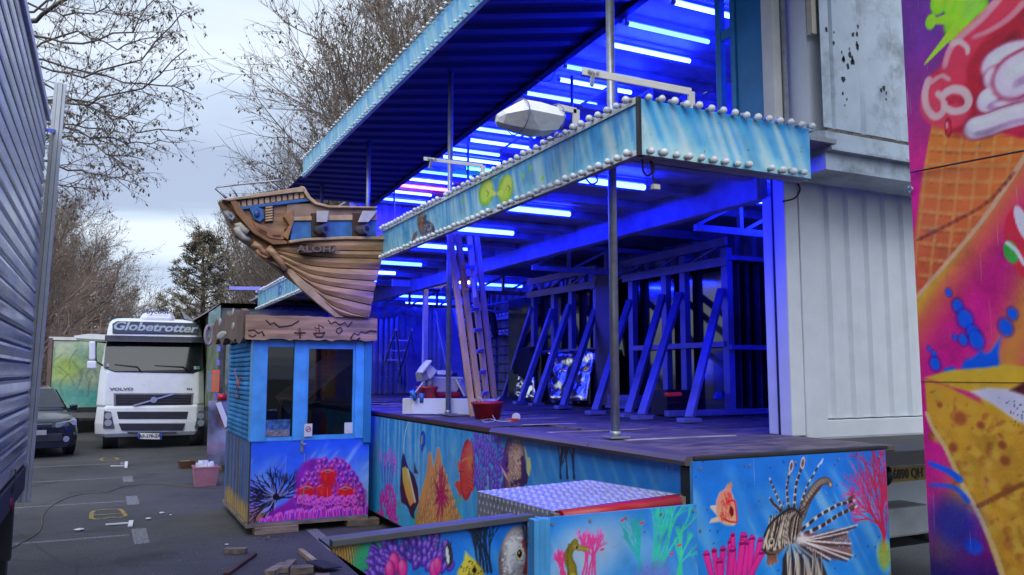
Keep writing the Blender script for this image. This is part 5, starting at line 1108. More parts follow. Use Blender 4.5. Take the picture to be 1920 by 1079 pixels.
# back, side, shutter, roof
MB().bb(BX1 - .03, BX1, BY + .11, BYB, .12, ZT).build('right_wall', blueframe, BT); MB().bb(BX0, BX1, BYB, BYB + .03, .12, ZT).build('back_wall', pm('unlit_interior_tone', (.03, .05, .11), .6), BT)  # back wall made full height and dark to stand for the unlit booth interior
MB().bb(BX0, BX0 + .1, BYB - .1, BYB - .001, 1.2, ZT).build('back_post', blueframe, BT)
shm = pm('painted_shutter', (.06, .25, .55), .85, .0, var=.25, scale=3, spec=.1)
sht = MB().bb(BX0 + .0, BX0 + .02, BY + .15, BYB - .12, zs - .02, ZT - .02).build('shutter', shm, BT)
n = 20
for i in range(n): z_ = zs + .0 + i * (ZT - .03 - zs) / n; hgt = (ZT - .03 - zs) / n; MB().prism([(BX0 + .001, z_), (BX0 - .022, z_ + hgt * .25), (BX0 - .022, z_ + hgt * .7), (BX0 + .001, z_ + hgt * .97)], 'y', BY + .16, BYB - .13).build('shutter_slat', shm, sht)
gm_ = pm('faded_red_scrawl', (.5, .16, .14), .6)
for i in range(9): y0_ = 10.35 + random.uniform(-.25, .25); z0_ = 1.55 + random.uniform(-.15, .2); MB().tube([(BX0 - .024, y0_, z0_), (BX0 - .024, y0_ + random.uniform(-.1, .1), z0_ + .08), (BX0 - .024, y0_ + random.uniform(-.15, .15), z0_ + random.uniform(-.05, .15))], .006, 5).build('graffiti', gm_, sht)
MB().bb(BX0 - .05, BX1 + .02, BY - .02, BYB + .05, ZT + .001, ZT + .05).build('roof', wood_old, BT)
# sign planks
pz0, pz1 = at(580, 638, 'y', 9.28).z, at(580, 594, 'y', 9.28).z; px0, px1 = at(461, 600, 'y', 9.28).x, at(706, 600, 'y', 9.28).x
edge = []; n = 22
for i in range(n + 1): u = i / n; edge.append((px0 + (px1 - px0) * u, pz0 + random.uniform(-.012, .012)))
for i in range(n, -1, -1): u = i / n; edge.append((px0 + (px1 - px0) * u, pz1 + random.uniform(-.008, .008)))
sgp = MB().prism(edge, 'y', 9.25, 9.31).build('sign_plank', pm('sign_wood', (.34, .20, .11), .6, var=.35, scale=3, aniso=(.6, 1, 7)), BT)
c_ = lambda x, y: at(380 + x * .3336, 320 + y * .3336, 'y', 9.25)
def inkline(pts, w_=.017): mb = MB(); P_ = [c_(*q) for q in pts]; mb.tube([(p.x, 9.249, p.z) for p in P_], w_ / 2, 5); mb.build('burnt_map_line', brown_d, sgp)
inkline([(355, 840), (380, 865), (400, 855), (430, 880), (470, 875), (500, 870), (540, 845)]); inkline([(705, 840), (720, 862), (745, 850), (770, 868), (800, 855), (815, 880), (840, 850)]); inkline([(255, 900), (290, 895), (310, 915), (335, 905), (345, 930)]); inkline([(258, 925), (280, 935), (300, 925)])
inkline([(830, 945), (850, 915), (875, 925), (890, 905), (915, 915), (940, 900), (975, 905)]); inkline([(832, 950), (860, 955), (885, 940)])
inkline([(545, 885), (547, 945)]); inkline([(515, 912), (578, 912)]); inkline([(530, 895), (562, 930)], .006); inkline([(562, 895), (530, 930)], .006)
inkline([(622, 915), (640, 935), (670, 935), (688, 912), (622, 915)], .02); inkline([(655, 915), (652, 865), (680, 885)], .012); inkline([(640, 905), (628, 880), (650, 890)], .01); inkline([(755, 890), (750, 905), (765, 918), (785, 900), (775, 882), (755, 890)])
# ragged plank round the side, with white patches
sp = MB(); ed2 = []; ys_ = np.linspace(9.4, 12.3, 16)
for y_ in ys_: ed2.append((y_, 2.1 + random.uniform(-.05, .05) + .03 * (y_ - 9.4)))
for y_ in ys_[::-1]: ed2.append((y_, 2.42 + random.uniform(-.03, .09)))
spo = sp.prism(ed2, 'x', BX0 - .12, BX0 - .06).build('side_sign_plank', pm('ragged_sign_wood', (.17, .085, .06), .6, var=.5, scale=2, aniso=(1, 6, 1)), BT)
for (y_, z_, a_, b_) in ((11.3, 2.24, .5, .05), (11.5, 2.42, .12, .06), (10.2, 2.3, .1, .05), (10.25, 2.47, .07, .05)): e_ = MB(); e_.sphere((BX0 - .12, y_, z_), 1, 12, 8, (.012, a_, b_)); e_.build('white_patch', pm('chalky_patch', (.42, .40, .40), .8), spo)
# wooden blocks below
blk = pm('support_block', (.20, .145, .10), .85, var=.3, aniso=(1, 4, 4), bump=.4)
for (xa, xb, lab) in ((1.53, 2.0, 'thick timber block under the front left corner of the booth'), (2.55, 2.92, 'thick timber block under the booth corner next to the stage')):
    one('timber_block', lab, 'block', MB().bb(xa, xb, 9.32, 9.5, 0, .079), blk, None, .008)
for y_, lab in ((10.3, 'timber block under the middle of the booth side'), (11.1, 'timber block under the back of the booth side')): one('timber_block', lab, 'block', MB().bb(1.5, 1.68, y_, y_ + .14, 0, .079), blk, None, .008)
# brown carved board and tube inside
one('slanted_board', 'brown wooden board slanting inside the ticket booth behind its glass', 'board', MB().beam(at(528, 762, 'y', 9.62), at(668, 648, 'y', 9.62), .04, .26, (0, 0, 1)), brown, None, .01)
vt = thing('upright_tube_light', 'short upright blue tube light on the wall seen through the booth glass', 'tube light', (at(661, 700, 'y', 11.25).x, 11.25, 1.5)); MB().tube([(0, 0, .15), (0, 0, .52)], .013, 8, False).build('tube', tubeblue, vt, 0, True); MB().box((0, .045, .33), (.03, .03, .42)).build('batten', roomw, vt, 0, True)

# ------------------------------------------------------------------ ship's bow above the booth
SY = 9.28
sp_ = lambda x, y: at(400 + x * .241, 340 + y * .241, 'y', SY)
SH = thing('ship_bow', 'carved wooden ship bow with gun ports and ALOHA plate standing on the booth', 'ship figure', (2.2, SY, pz1))
def S(pts): return [(sp_(*q).x, sp_(*q).z) for q in pts]
backo = [(48, 150), (680, 52), (745, 140), (800, 190), (870, 210), (1252, 218), (1254, 445), (1318, 455), (1300, 580), (1240, 770), (1195, 1062), (1000, 1062), (560, 720), (430, 620), (300, 500), (180, 420), (120, 300)]
MB().prism(S(backo), 'y', SY, SY + .16).build('hull_back', brown, SH)
hullm = pm('hull_plank_paint', (.42, .24, .12), .5, var=.28, scale=3, aniso=(1, 1, 6), bump=.35, bscale=12); hulld = pm('hull_dark_paint', (.36, .20, .10), .55, var=.3, scale=3, aniso=(1, 1, 6), bump=.35, bscale=12)
lines = [[(470, 520), (600, 478), (800, 470), (1050, 468), (1316, 470)], [(475, 530), (640, 500), (800, 545), (1050, 556), (1310, 555)], [(480, 540), (700, 585), (850, 602), (1050, 610), (1290, 612)], [(490, 560), (690, 650), (850, 680), (1050, 692), (1272, 696)],
         [(530, 615), (730, 720), (900, 758), (1080, 775), (1248, 786)], [(580, 670), (740, 778), (920, 825), (1090, 850), (1232, 866)], [(650, 735), (830, 868), (960, 912), (1090, 945), (1215, 972)], [(740, 830), (890, 955), (980, 1000), (1080, 1038), (1198, 1062)], [(790, 885), (930, 1010), (1000, 1050), (1080, 1060), (1190, 1064)]]
def samp(L, n=13):
    out_ = []
    for i in range(n):
        t = i / (n - 1) * (len(L) - 1); k_ = min(int(t), len(L) - 2); f = t - k_
        p0, p1, p2, p3 = (np.array(L[min(max(j, 0), len(L) - 1)], float) for j in (k_ - 1, k_, k_ + 1, k_ + 2))
        out_.append(.5 * (2 * p1 + (p2 - p0) * f + (2 * p0 - 5 * p1 + 4 * p2 - p3) * f * f + (3 * p1 - p0 - 3 * p2 + p3) * f ** 3))
    return out_
for li in range(len(lines) - 1):
    A, B = samp(lines[li]), samp(lines[li + 1]); mb = MB(); rings = []
    for i, (a_, b_) in enumerate(zip(A, B)):
        u = i / 12; bul_ = .02 + .13 * math.sin(u * 2.2) * (1 - li / 14); a_ = a_ + (b_ - a_) * .03; b_ = a_ + (b_ - a_) * .94
        pa, pb = sp_(*a_), sp_(*b_); pm_ = (pa + pb) / 2; rings.append([(pa.x, SY - .002, pa.z), (pa.x, SY - bul_ + .0, pa.z), (pm_.x, SY - bul_ - .012, pm_.z), (pb.x, SY - bul_ + .006, pb.z), (pb.x, SY - .002, pb.z)])
    mb.loft(rings, True, True).build('hull_plank', hullm if li % 2 else hulld, SH)
def relief(name, pts, depth, mat, par=SH, bev=.006): return MB().prism(S(pts), 'y', SY - depth, SY - .001).build(name, mat, par, bev)
relief('stem', [(545, 690), (600, 690), (700, 780), (840, 905), (1020, 1062), (940, 1062), (800, 950), (660, 830)], .05, tan)
relief('wale', [(560, 480), (700, 462), (1000, 448), (1318, 450), (1318, 472), (1000, 470), (700, 482), (570, 500)], .19, tan)
relief('gun_band', [(600, 325), (1252, 318), (1252, 448), (1000, 446), (700, 460), (585, 470)], .10, pm('ship_blue_paint', (.03, .14, .40), .5, var=.25))
relief('upper_strake', [(560, 185), (790, 185), (870, 212), (1252, 218), (1252, 268), (600, 290), (560, 280)], .08, pm('upper_strake_paint', (.30, .19, .12), .5, var=.2)); relief('cap_rail', [(660, 55), (690, 60), (740, 140), (790, 180), (880, 205), (1252, 214), (1252, 224), (880, 222), (770, 195), (715, 150)], .13, tan)
relief('strake_moulding', [(600, 292), (1252, 268), (1252, 316), (600, 322)], .12, tan)
for bx in (760, 1075):
    relief('gun_port', [(bx - 15, 262), (bx + 100, 262), (bx + 100, 445), (bx - 15, 445)], .125, brown_d)
    lid = MB(); p = [sp_(*q) for q in ((bx + 5, 345), (bx + 85, 345), (bx + (115 if bx < 900 else 175), 248), (bx + (20 if bx < 900 else 60), 248))]; lid.add([(k.x, SY - d_ - (.1 if i < 2 else .0), k.z) for d_ in (.13, .15) for i, k in enumerate(p)], [(0, 1, 2, 3), (7, 6, 5, 4), (0, 4, 5, 1), (1, 5, 6, 2), (2, 6, 7, 3), (3, 7, 4, 0)]); lid.build('port_lid', pm('port_lid_grey', (.33, .31, .33), .5, var=.15), SH, .004)
    q = sp_(bx + 48, 395); cn = MB(); cn.tube([(q.x - .04, SY - .1, q.z), (q.x, SY - .17, q.z), (q.x + .03, SY - .25, q.z), (q.x + .035, SY - .26, q.z)], [.05, .055, .05, .058], 14); cn.build('cannon', pm('gunmetal', (.14, .14, .17), .35, .5), SH); MB().tube([(q.x + .0355, SY - .262, q.z), (q.x + .037, SY - .266, q.z)], .03, 12).build('cannon_bore', black, SH)
relief('bow_rail', [(60, 160), (660, 62), (690, 78), (700, 100), (620, 105), (110, 170)], .13, tan)
relief('bow_side', [(100, 172), (700, 102), (745, 150), (600, 200), (605, 320), (560, 480), (450, 500), (330, 390), (180, 260)], .06, brown)
for i in range(12): x_ = 165 + i * 45; y_ = 168 - i * 6.2; relief('baluster', [(x_, y_ + 2), (x_ + 34, y_ - 3), (x_ + 36, y_ + 42), (x_ + 4, y_ + 48)], .09, tan, bev=.003)
relief('blue_moulding', [(195, 212), (755, 140), (770, 165), (560, 190), (210, 235)], .10, MATS['ship_blue_paint'])
relief('sweeping_timber', [(110, 150), (160, 160), (260, 300), (400, 420), (560, 480), (560, 500), (450, 505), (300, 420), (170, 270)], .12, pm('orange_brown_paint', (.30, .135, .05), .5, var=.2))
relief('sweeping_timber', [(290, 330), (400, 370), (480, 440), (560, 440), (520, 470), (430, 460), (330, 400)], .13, MATS['orange_brown_paint']); relief('curled_timber', [(530, 290), (598, 228), (608, 330), (560, 470), (520, 440), (575, 360)], .14, MATS['orange_brown_paint'])
for q4 in (((330, 375), (400, 405), (400, 430), (345, 400)), ((440, 430), (510, 430), (505, 450), (450, 445)), ((545, 380), (560, 370), (555, 410), (540, 415))): relief('dark_slot', q4, .134, pm('slot_red', (.10, .015, .01), .6), bev=.002)
relief('carved_bracket', [(270, 230), (330, 215), (370, 230), (385, 300), (350, 330), (310, 310)], .11, MATS['ship_blue_paint']); q = sp_(325, 270); rb_ = MB(); rb_.sphere((q.x, SY - .115, q.z), .032, 10, 8, (1, .6, 1.3)); rb_.build('carved_boss', pm('boss_blue', (.02, .06, .2), .4), SH)
for i in range(6): relief('grating_bar', [(395, 212 + i * 20), (450, 205 + i * 20), (448, 218 + i * 20), (393, 225 + i * 20)], .1, tan, bev=.002)
relief('dark_recess', [(390, 205), (465, 200), (455, 330), (385, 335)], .075, brown_d, bev=.002)
# scrollwork and figurehead under the bow
fg = pm('figurehead_paint', (.40, .36, .30), .5, var=.3, scale=8)
def worm(name, pts, r0, r1, mat): MB().tube([(sp_(*q).x, SY - .06, sp_(*q).z) for q in pts], [r0 + (r1 - r0) * i / (len(pts) - 1) for i in range(len(pts))], 9).build(name, mat, SH)
worm('scroll_carving', [(95, 240), (110, 290), (140, 310), (155, 285), (130, 262), (110, 255)], .03, .018, pm('scroll_grey', (.20, .20, .22), .5, var=.4, scale=10)); worm('figurehead', [(165, 360), (195, 350), (225, 385), (260, 410)], .035, .05, fg); worm('figurehead', [(180, 365), (195, 410), (235, 450), (275, 470)], .045, .03, fg)
worm('scroll_carving', [(270, 480), (272, 510)], .012, .008, brown_d); worm('scroll_carving', [(300, 490), (350, 520), (380, 555), (425, 590), (405, 610)], .04, .02, brown); worm('scroll_carving', [(330, 540), (355, 580), (400, 600), (440, 590), (425, 570)], .022, .015, MATS['orange_brown_paint']); worm('scroll_carving', [(415, 520), (470, 580), (520, 640), (550, 700)], .045, .035, brown); worm('scroll_carving', [(450, 640), (500, 670), (545, 715)], .02, .02, brown_d)
nb = MB().prism(S([(640, 535), (690, 530), (760, 522), (830, 525), (918, 518), (912, 560), (850, 572), (780, 568), (720, 580), (660, 575)]), 'y', SY - .205, SY - .05).build('name_plate', brown_d, SH, .005)
q = sp_(785, 548); text('ALOHA', .105, (q.x, SY - .2065, q.z), (math.pi / 2, R_(-3), 0), pm('plate_letter', (.17, .13, .11), .6), nb, fat=.001, sx=1.35)
ra_ = MB(); L = [at(*q, 'y', SY + .1) for q in ((423, 372), (418, 366), (404, 354), (408, 351), (440, 347), (520, 339), (528, 338))]; ra_.tube(L, .012, 8)
for a_, b_ in (((404, 353), (425, 372)), ((433, 349), (445, 369)), ((505, 341), (520, 358))): ra_.tube([at(*a_, 'y', SY + .1), at(*b_, 'y', SY + .1)], .011, 8)
ra_.build('bow_railing', steel, SH)
MB().bb(2.5, 2.72, SY + .165, SY + .22, ZT + .05, 3.2).build('support_frame', wood_old, SH)
b_ = at(430, 541, 'y', 17); one('violet_beam', 'violet lit square beam sticking out behind the ship bow', 'beam', MB().beam(at(430, 541, 'y', 17.5), at(505, 542, 'y', 17.5), .08, .07), pm('lilac_paint', (.35, .33, .62), .5), None, .005)

# ------------------------------------------------------------------ ice cream stall
IX = 4.0
IC = thing('ice_cream_stall', 'stall wall painted with a giant waffle cone and crepe on pink', 'stall', (IX, 2.2, 0))
c = Canvas('x', IX, 1.3, at(1700, 200, 'x', IX).y, .02, 4.6, 260, 560)
tz = (c.Z - .5) / 3.4; ty = (c.A - 1.3) / (c.a1 - 1.3)
base = np.zeros(c.C.shape); mag = np.array((190, 25, 115.)); pur = np.array((95, 30, 130.)); yel = np.array((175, 150, 25.)); org = np.array((205, 90, 40.)); nav = np.array((35, 15, 95.))
k1 = np.clip((c.Z - 2.9) / .7, 0, 1)[..., None]; base[:] = mag; base = base * (1 - k1) + pur * k1
c.C = base; c.reg(1400, 0, .5005); P = c.p; W = (slice(None), slice(None))
def band(x0, y0, x1, y1, wd, colr, al):
    a_, b_ = np.array(P(x0, y0)), np.array(P(x1, y1)); d_ = (b_ - a_) / np.linalg.norm(b_ - a_); n_ = np.array((-d_[1], d_[0])); u = (c.A - a_[0]) * n_[0] + (c.Z - a_[1]) * n_[1]; c.put(W, np.exp(-(u / wd) ** 2), colr, al)
band(1039, 560, 640, 1150, .085, (190, 170, 25), .95); band(1039, 660, 640, 1250, .09, (220, 95, 60), .6); band(1060, 1130, 960, 1420, .10, (185, 150, 30), .8)
k2 = np.clip((1.05 - c.Z) / .35, 0, 1); c.put(W, k2, nav, .95)
# lime splash
for x_, y_, r_ in ((820, 60, .17), (720, 10, .07), (760, 20, .05), (690, 82, .045)): c.ell(P(x_, y_), r_ * .75, r_, 0, (150, 205, 25), 1, .25, (105, 180, 20), (190, 225, 60))
c.line([P(690, 82), P(760, 70)], .015, .03, (150, 205, 25)); c.line([P(780, 110), P(720, 180), P(668, 240)], .03, .004, (160, 205, 30)); c.line([P(800, 90), P(830, 140)], .03, .05, (150, 205, 25)); c.ell(P(850, 30), .07, .09, 0, (90, 170, 60), .5, 1)
# cone
cone = [(700, 440), (1039, 470), (1200, 440), (1130, 470), (1060, 560), (880, 830), (640, 1110), (625, 900), (660, 650)]
c.poly([P(*q) for q in cone], (235, 135, 45), 1, .02, (185, 75, 35))
for i in range(-2, 9):
    c.line([P(700 + i * 55, 440), P(660 + i * 48, 750), P(620 + i * 30, 1120)], .008, .006, (235, 150, 60), .0)
inside = c.C.copy()
lw_ = []
for j in range(11): y_ = 500 + j * 60; lw_.append([P(650, y_), P(800, y_ + 12), P(1060, y_ + 8)])
for i in range(8): x_ = 690 + i * 62; lw_.append([P(x_, 450), P(x_ - 30, 750), P(x_ - 75, 1120)])
pre = c.C.copy()
for L in lw_: c.line(L, .009, .009, (165, 75, 25), .6, .016); c.line([(q[0], q[1] + .014) for q in L], .008, .008, (250, 185, 100), .5, .016)
cm = Canvas('x', IX, c.a0, c.a1, c.z0, c.z1, c.na, c.nz); cm.o = c.o; cm.poly([cm.p(*q) for q in cone], (255, 255, 255)); msk = np.clip(cm.C[..., :1] / 255, 0, 1); c.C = pre * (1 - msk) + c.C * msk
c.line([P(1060, 560), P(880, 830), P(640, 1110)], .014, .010, (240, 190, 150), .9); c.line([P(640, 900), P(760, 840), P(900, 760), P(1000, 650)], .01, .012, (110, 45, 25), .6)
# swirls of red and white ice
redc, dred, pink = (205, 25, 55), (130, 10, 35), (235, 130, 150)
c.poly([P(*q) for q in ((940, 0), (1039, -120), (1180, -150), (1300, 20), (1340, 200), (1290, 390), (1170, 490), (1030, 520), (820, 470), (770, 500), (745, 500), (735, 460), (690, 440), (665, 390), (680, 290), (740, 240), (760, 170), (850, 90))], redc, 1, .02, (170, 20, 55))
S_ = lambda pts, w0, w1, cc, al=.8, sf=.03: c.line([P(*q) for q in pts], w0, w1, cc, al, sf)
# folds of the red ice: dark creases, mid tones, soft lights
S_([(1040, -60), (960, 40), (870, 120), (800, 190), (770, 270), (790, 330)], .07, .05, (225, 50, 85), .8, .06)
S_([(1060, 60), (960, 140), (890, 230), (860, 330), (840, 420), (800, 470)], .07, .05, (165, 12, 40), .75, .06)
S_([(1000, 150), (930, 230), (890, 300)], .035, .02, (110, 5, 28), .8, .04)
S_([(700, 330), (690, 400), (735, 440), (800, 430)], .05, .05, (225, 60, 90), .8, .05)
S_([(950, -10), (880, 70), (800, 140), (760, 190), (742, 250)], .020, .012, (240, 165, 180), .9, .02)
S_([(1039, 10), (980, 70), (910, 115), (850, 140)], .016, .008, (238, 150, 168), .85, .02)
S_([(770, 165), (800, 158), (826, 180), (828, 200)], .014, .008, (245, 205, 208), .9, .015)
S_([(682, 300), (668, 350), (675, 405), (705, 438), (735, 420), (738, 375), (715, 350)], .018, .014, (240, 190, 198), .95, .018)
S_([(742, 350), (775, 335), (815, 345), (832, 380), (815, 410), (775, 418), (745, 405)], .020, .014, (242, 205, 210), .95, .018)
S_([(750, 372), (785, 368), (800, 385)], .010, .008, (180, 30, 60), .9, .012)
S_([(690, 310), (730, 285), (760, 300)], .012, .008, (240, 175, 185), .8, .015)
S_([(930, 230), (900, 300), (905, 340)], .012, .008, (235, 130, 150), .7, .015)
for pts, w_ in (([(930, 245), (985, 215), (1060, 205), (1150, 190)], .070), ([(925, 290), (965, 315), (940, 350), (900, 378), (955, 385), (1030, 350), (1120, 310)], .050), ([(850, 482), (905, 468), (965, 445), (1039, 425), (1140, 400)], .050), ([(1000, 290), (1080, 250), (1150, 230)], .10)):
    S_(pts, w_ * 1.18, w_ * 1.1, (150, 40, 75), .9, .03); S_(pts, w_, w_ * .9, (196, 178, 198), 1, .03)
    q_ = [(x_ - 4, y_ - 12) for x_, y_ in pts]; S_(q_, w_ * .55, w_ * .5, (225, 216, 228), .8, .03); S_([(x_ - 2, y_ - 20) for x_, y_ in pts], w_ * .2, w_ * .14, (248, 246, 250), .9, .012); S_([(x_ + 8, y_ + 22) for x_, y_ in pts], w_ * .22, w_ * .2, (150, 110, 150), .5, .02)
c.ell(P(755, 478), .022, .055, 0, (205, 25, 55), 1, .3, (130, 10, 35)); c.ell(P(750, 470), .006, .02, 0, (245, 170, 180), .9, .5)
# beach ball at the edge
c.ell(P(1040, 915), .09, .19, -.2, (215, 40, 60), 1, .1); c.ell(P(990, 945), .035, .06, -.3, (60, 170, 60), 1, .2); c.line([P(975, 910), P(1010, 940), P(1039, 990)], .008, .008, (235, 235, 235)); c.ell(P(1035, 840), .03, .1, -.3, (225, 215, 220), 1, .2)
for i in range(40): q = (c.rng.uniform(1.3, 2.4), c.rng.uniform(.3, 4.5)); c.ell(q, .01 + .05 * c.rng.random() ** 3, .01 + .06 * c.rng.random() ** 3, c.rng.uniform(0, 3), ((15, 90, 215), (150, 205, 25), (200, 160, 30), (95, 30, 130))[i % 4], .9, .4)
for i in range(14): c.ell((c.rng.uniform(1.3, 2.3), c.rng.uniform(.3, 4.5)), .35, .3, c.rng.uniform(0, 3), ((200, 150, 30), (95, 30, 130), (215, 90, 60))[i % 3], .45, 1.6)
# blue splash, crepe
c.reg(1400, 540, .4995); P = c.p
bl, bd = (15, 90, 215), (25, 25, 130)
for x_, y_, r_ in ((758, 18, .018), (792, 68, .030), (820, 118, .042), (850, 170, .035), (862, 195, .04), (812, 195, .025), (782, 186, .014), (683, 228, .012), (703, 248, .016), (707, 285, .030), (972, 148, .035), (998, 97, .025)): c.ell(P(x_, y_), r_ * 1.25, r_ * 1.6, -.4, bd, .5, .5); c.ell(P(x_, y_), r_ * .85, r_ * 1.15, -.4, bl, 1, .3)
c.poly([P(*q) for q in ((805, 310), (815, 275), (860, 255), (880, 228), (890, 248), (915, 240), (955, 185), (945, 245), (950, 290), (990, 310), (900, 330))], bl, 1, .02); c.poly([P(*q) for q in ((730, 325), (745, 300), (780, 295), (795, 320))], bl)
cr1 = [(665, 338), (760, 310), (900, 300), (970, 288), (1100, 300), (1330, 345), (1480, 450), (1540, 620), (1480, 720), (1040, 720), (870, 400), (760, 370)]
c.poly([P(*q) for q in cr1], (205, 165, 40), 1, .015, (190, 130, 30)); 
c.poly([P(*q) for q in ((840, 390), (900, 375), (985, 380), (1300, 450), (1440, 540), (1470, 640), (1400, 690), (1250, 620), (1000, 490), (930, 440))], (205, 200, 215), 1, .02); c.poly([P(*q) for q in ((985, 385), (1040, 355), (1250, 350), (1390, 420), (1440, 520), (1300, 460), (1060, 410))], (70, 20, 20), 1, .02)
for i in range(70): q = P(930 + c.rng.uniform(0, 330), 400 + c.rng.uniform(0, 160)); c.ell(q, .006, .003, c.rng.uniform(0, 3), (40, 30, 35), .9, .4)
cr2 = [(668, 345), (760, 372), (870, 430), (960, 480), (1060, 560), (1300, 660), (1480, 720), (1570, 900), (1560, 1150), (1420, 1330), (1200, 1370), (1000, 1200), (950, 1079), (860, 830), (740, 600), (690, 520), (675, 450)]
c.poly([P(*q) for q in cr2], (205, 150, 35), 1, .015, (175, 120, 30))
for i in range(300):
    x_ = c.rng.uniform(690, 1500); y_ = c.rng.uniform(385, 1250)
    if y_ < 380 + (x_ - 690) * .4 or y_ > 560 + (x_ - 690) * 1.9: continue
    c.ell(P(x_, y_), c.rng.uniform(.006, .03), c.rng.uniform(.006, .03), c.rng.uniform(0, 3), (150, 75, 25), c.rng.uniform(.3, .8), .9); c.ell(P(x_ + 20, y_ + 12), .03, .02, .4, (235, 195, 70), .35, 1.2)
for x_, y_, r_ in ((800, 490, .045), (775, 600, .03), (878, 515, .025), (960, 590, .025), (725, 440, .02), (970, 650, .03)): c.ell(P(x_, y_), r_, r_, 0, (145, 70, 25), .9, .5, (185, 110, 40))
c.line([P(675, 470), P(700, 530), P(745, 600), P(800, 720), P(860, 830), P(920, 960), P(960, 1079)], .010, .014, (225, 190, 120), .9); c.line([P(1450, 700), P(1300, 660), P(1060, 730), P(960, 775), P(870, 820)], .012, .012, (140, 80, 25), .9)
c.line([P(690, 660), P(760, 690), P(800, 720)], .014, .02, bl, .7); c.line([P(690, 740), P(780, 750), P(830, 800)], .01, .016, bl, .6); c.ell(P(850, 970), .05, .04, 0, bl, .8, .8); c.ell(P(780, 880), .14, .13, 0, (20, 30, 140), .8, 1.2)
c.grain(3); c.build('painted_wall', IC, 1.55, .4); MB().bb(IX + .004, IX + .06, 1.3, c.a1, .015, 4.6).build('wall_board', cream, IC)
zj = at(1735, 716, 'x', IX).z; MB().bb(IX - .003, IX - .0012, 1.3, c.a1, zj - .0012, zj + .0012).build('panel_joint', brown_d, IC)
MB().bb(IX + .061, 4.5, 1.3, c.a1 - .35, .3, 4.55).build('stall_body', cream, IC)
cable([at(1707, 324, 'x', IX - .02), at(1800, 306, 'x', IX - .03), at(1925, 282, 'x', IX - .06)], .005, 'thin black cable stretched across the painted waffle cone')
q = at(1712, 354, 'x', IX - .02); one('eye_bolt', 'small steel eye bolt at the edge of the painted ice cream wall', 'bolt', MB().tube([q + Vector((0, .02, .02)), q + Vector((0, .04, 0)), q + Vector((0, .02, -.02)), q + Vector((0, 0, 0)), q + Vector((0, .02, .02))], .006, 6), steel)
# ------------------------------------------------------------------ left trailer
LX = -.55
TR = thing('slatted_trailer', 'tall trailer with shiny horizontal slat side and dark end', 'trailer', (LX - 1.2, 2.0, 0))
slm = pm('shiny_slat_metal', (.29, .34, .50), .2, .7, var=.15, scale=2, bump=.12, bscale=5, dirt=(.1, .1, .11), dirt_amt=.4, dirt_scale=1.5)
z = 1.0; hgt = .118
while z < 3.95:
    MB().prism([(LX - .03, z + .004), (LX - .004, z + .012), (LX, z + .03), (LX, z + hgt - .03), (LX - .004, z + hgt - .012), (LX - .03, z + hgt - .004)], 'y', -4.0, 8.02).build('side_slat', slm, TR); z += hgt
MB().bb(LX - .06, LX - .031, -4, 8.02, .98, 3.98).build('side_backing', black, TR)
MB().bb(LX - .06, LX + .02, -4, 8.1, 3.952, 4.02).build('top_rail', alu, TR, .006); MB().bb(LX - 2.4, LX - .061, -4, 8.1, .95, 4.0).build('body', black, TR)
MB().bb(LX - .3, LX + .0, -4, 8.0, .78, .97).build('bottom_rail', dark, TR, .01)
MB().bb(LX - 2.4, LX - .03, 8.101, 8.2, .95, 4.0).build('end_frame', dark, TR)
for y_ in (-2, -.6, .8): MB().tube([(LX - .05, y_, .5), (LX - .35, y_, .5)], .5, 22).build('wheel', dark, TR)
MB().bb(LX - .12, LX - .02, 7.3, 7.42, .35, .78).build('support_leg', dark, TR); MB().bb(LX - .16, LX + .04, 4.95, 5.25, 0, .62).build('support_leg', dark, TR)
rl = MB(); q = at(18, 970, 'x', LX); rl.tube([(LX - .01, q.y, .78), (LX - .01, q.y, .87)], .028, 10); rl.build('red_marker_lamp', pm('dark_red_lens', (.16, .01, .015), .3), TR)
MB().tube([(LX, q.y, .9), (LX + .02, q.y + .05, 1.0), (LX + .01, q.y + .1, 1.06)], .006, 6).build('lamp_cable', black, TR)
p0, p1 = Vector((-.577, 8.4, .63)), Vector((-.485, 8.4, 4.4)); rp_ = thing('guide_rail', 'grey aluminium guide rail standing at the end of the slatted trailer', 'rail', p0)
rm_ = pm('dull_aluminium', (.40, .42, .46), .45, .5, var=.08)
MB().beam(p0, p1, .035, .1, (0, 1, 0)).build('channel', rm_, rp_); 
for s_ in (-1, 1): MB().beam(p0 + Vector((s_ * .034, -.02, 0)), p1 + Vector((s_ * .034, -.02, 0)), .03, .03, (0, 1, 0)).build('flange', rm_, rp_, .003)
MB().beam(p0 + Vector((-.16, -.1, 1.0 - .35)), p0 + Vector((.0, 0, 1.0 - .35)), .02, .02).build('tie_bar', steel, rp_)
MB().beam((LX - .02, 8.2, 3.9), p1 + Vector((-.01, 0, -.45)), .03, .03).build('tie_bar', steel, rp_); MB().beam((LX - .02, 8.2, .97), p0 + Vector((0, 0, .34)), .03, .03).build('tie_bar', steel, rp_)

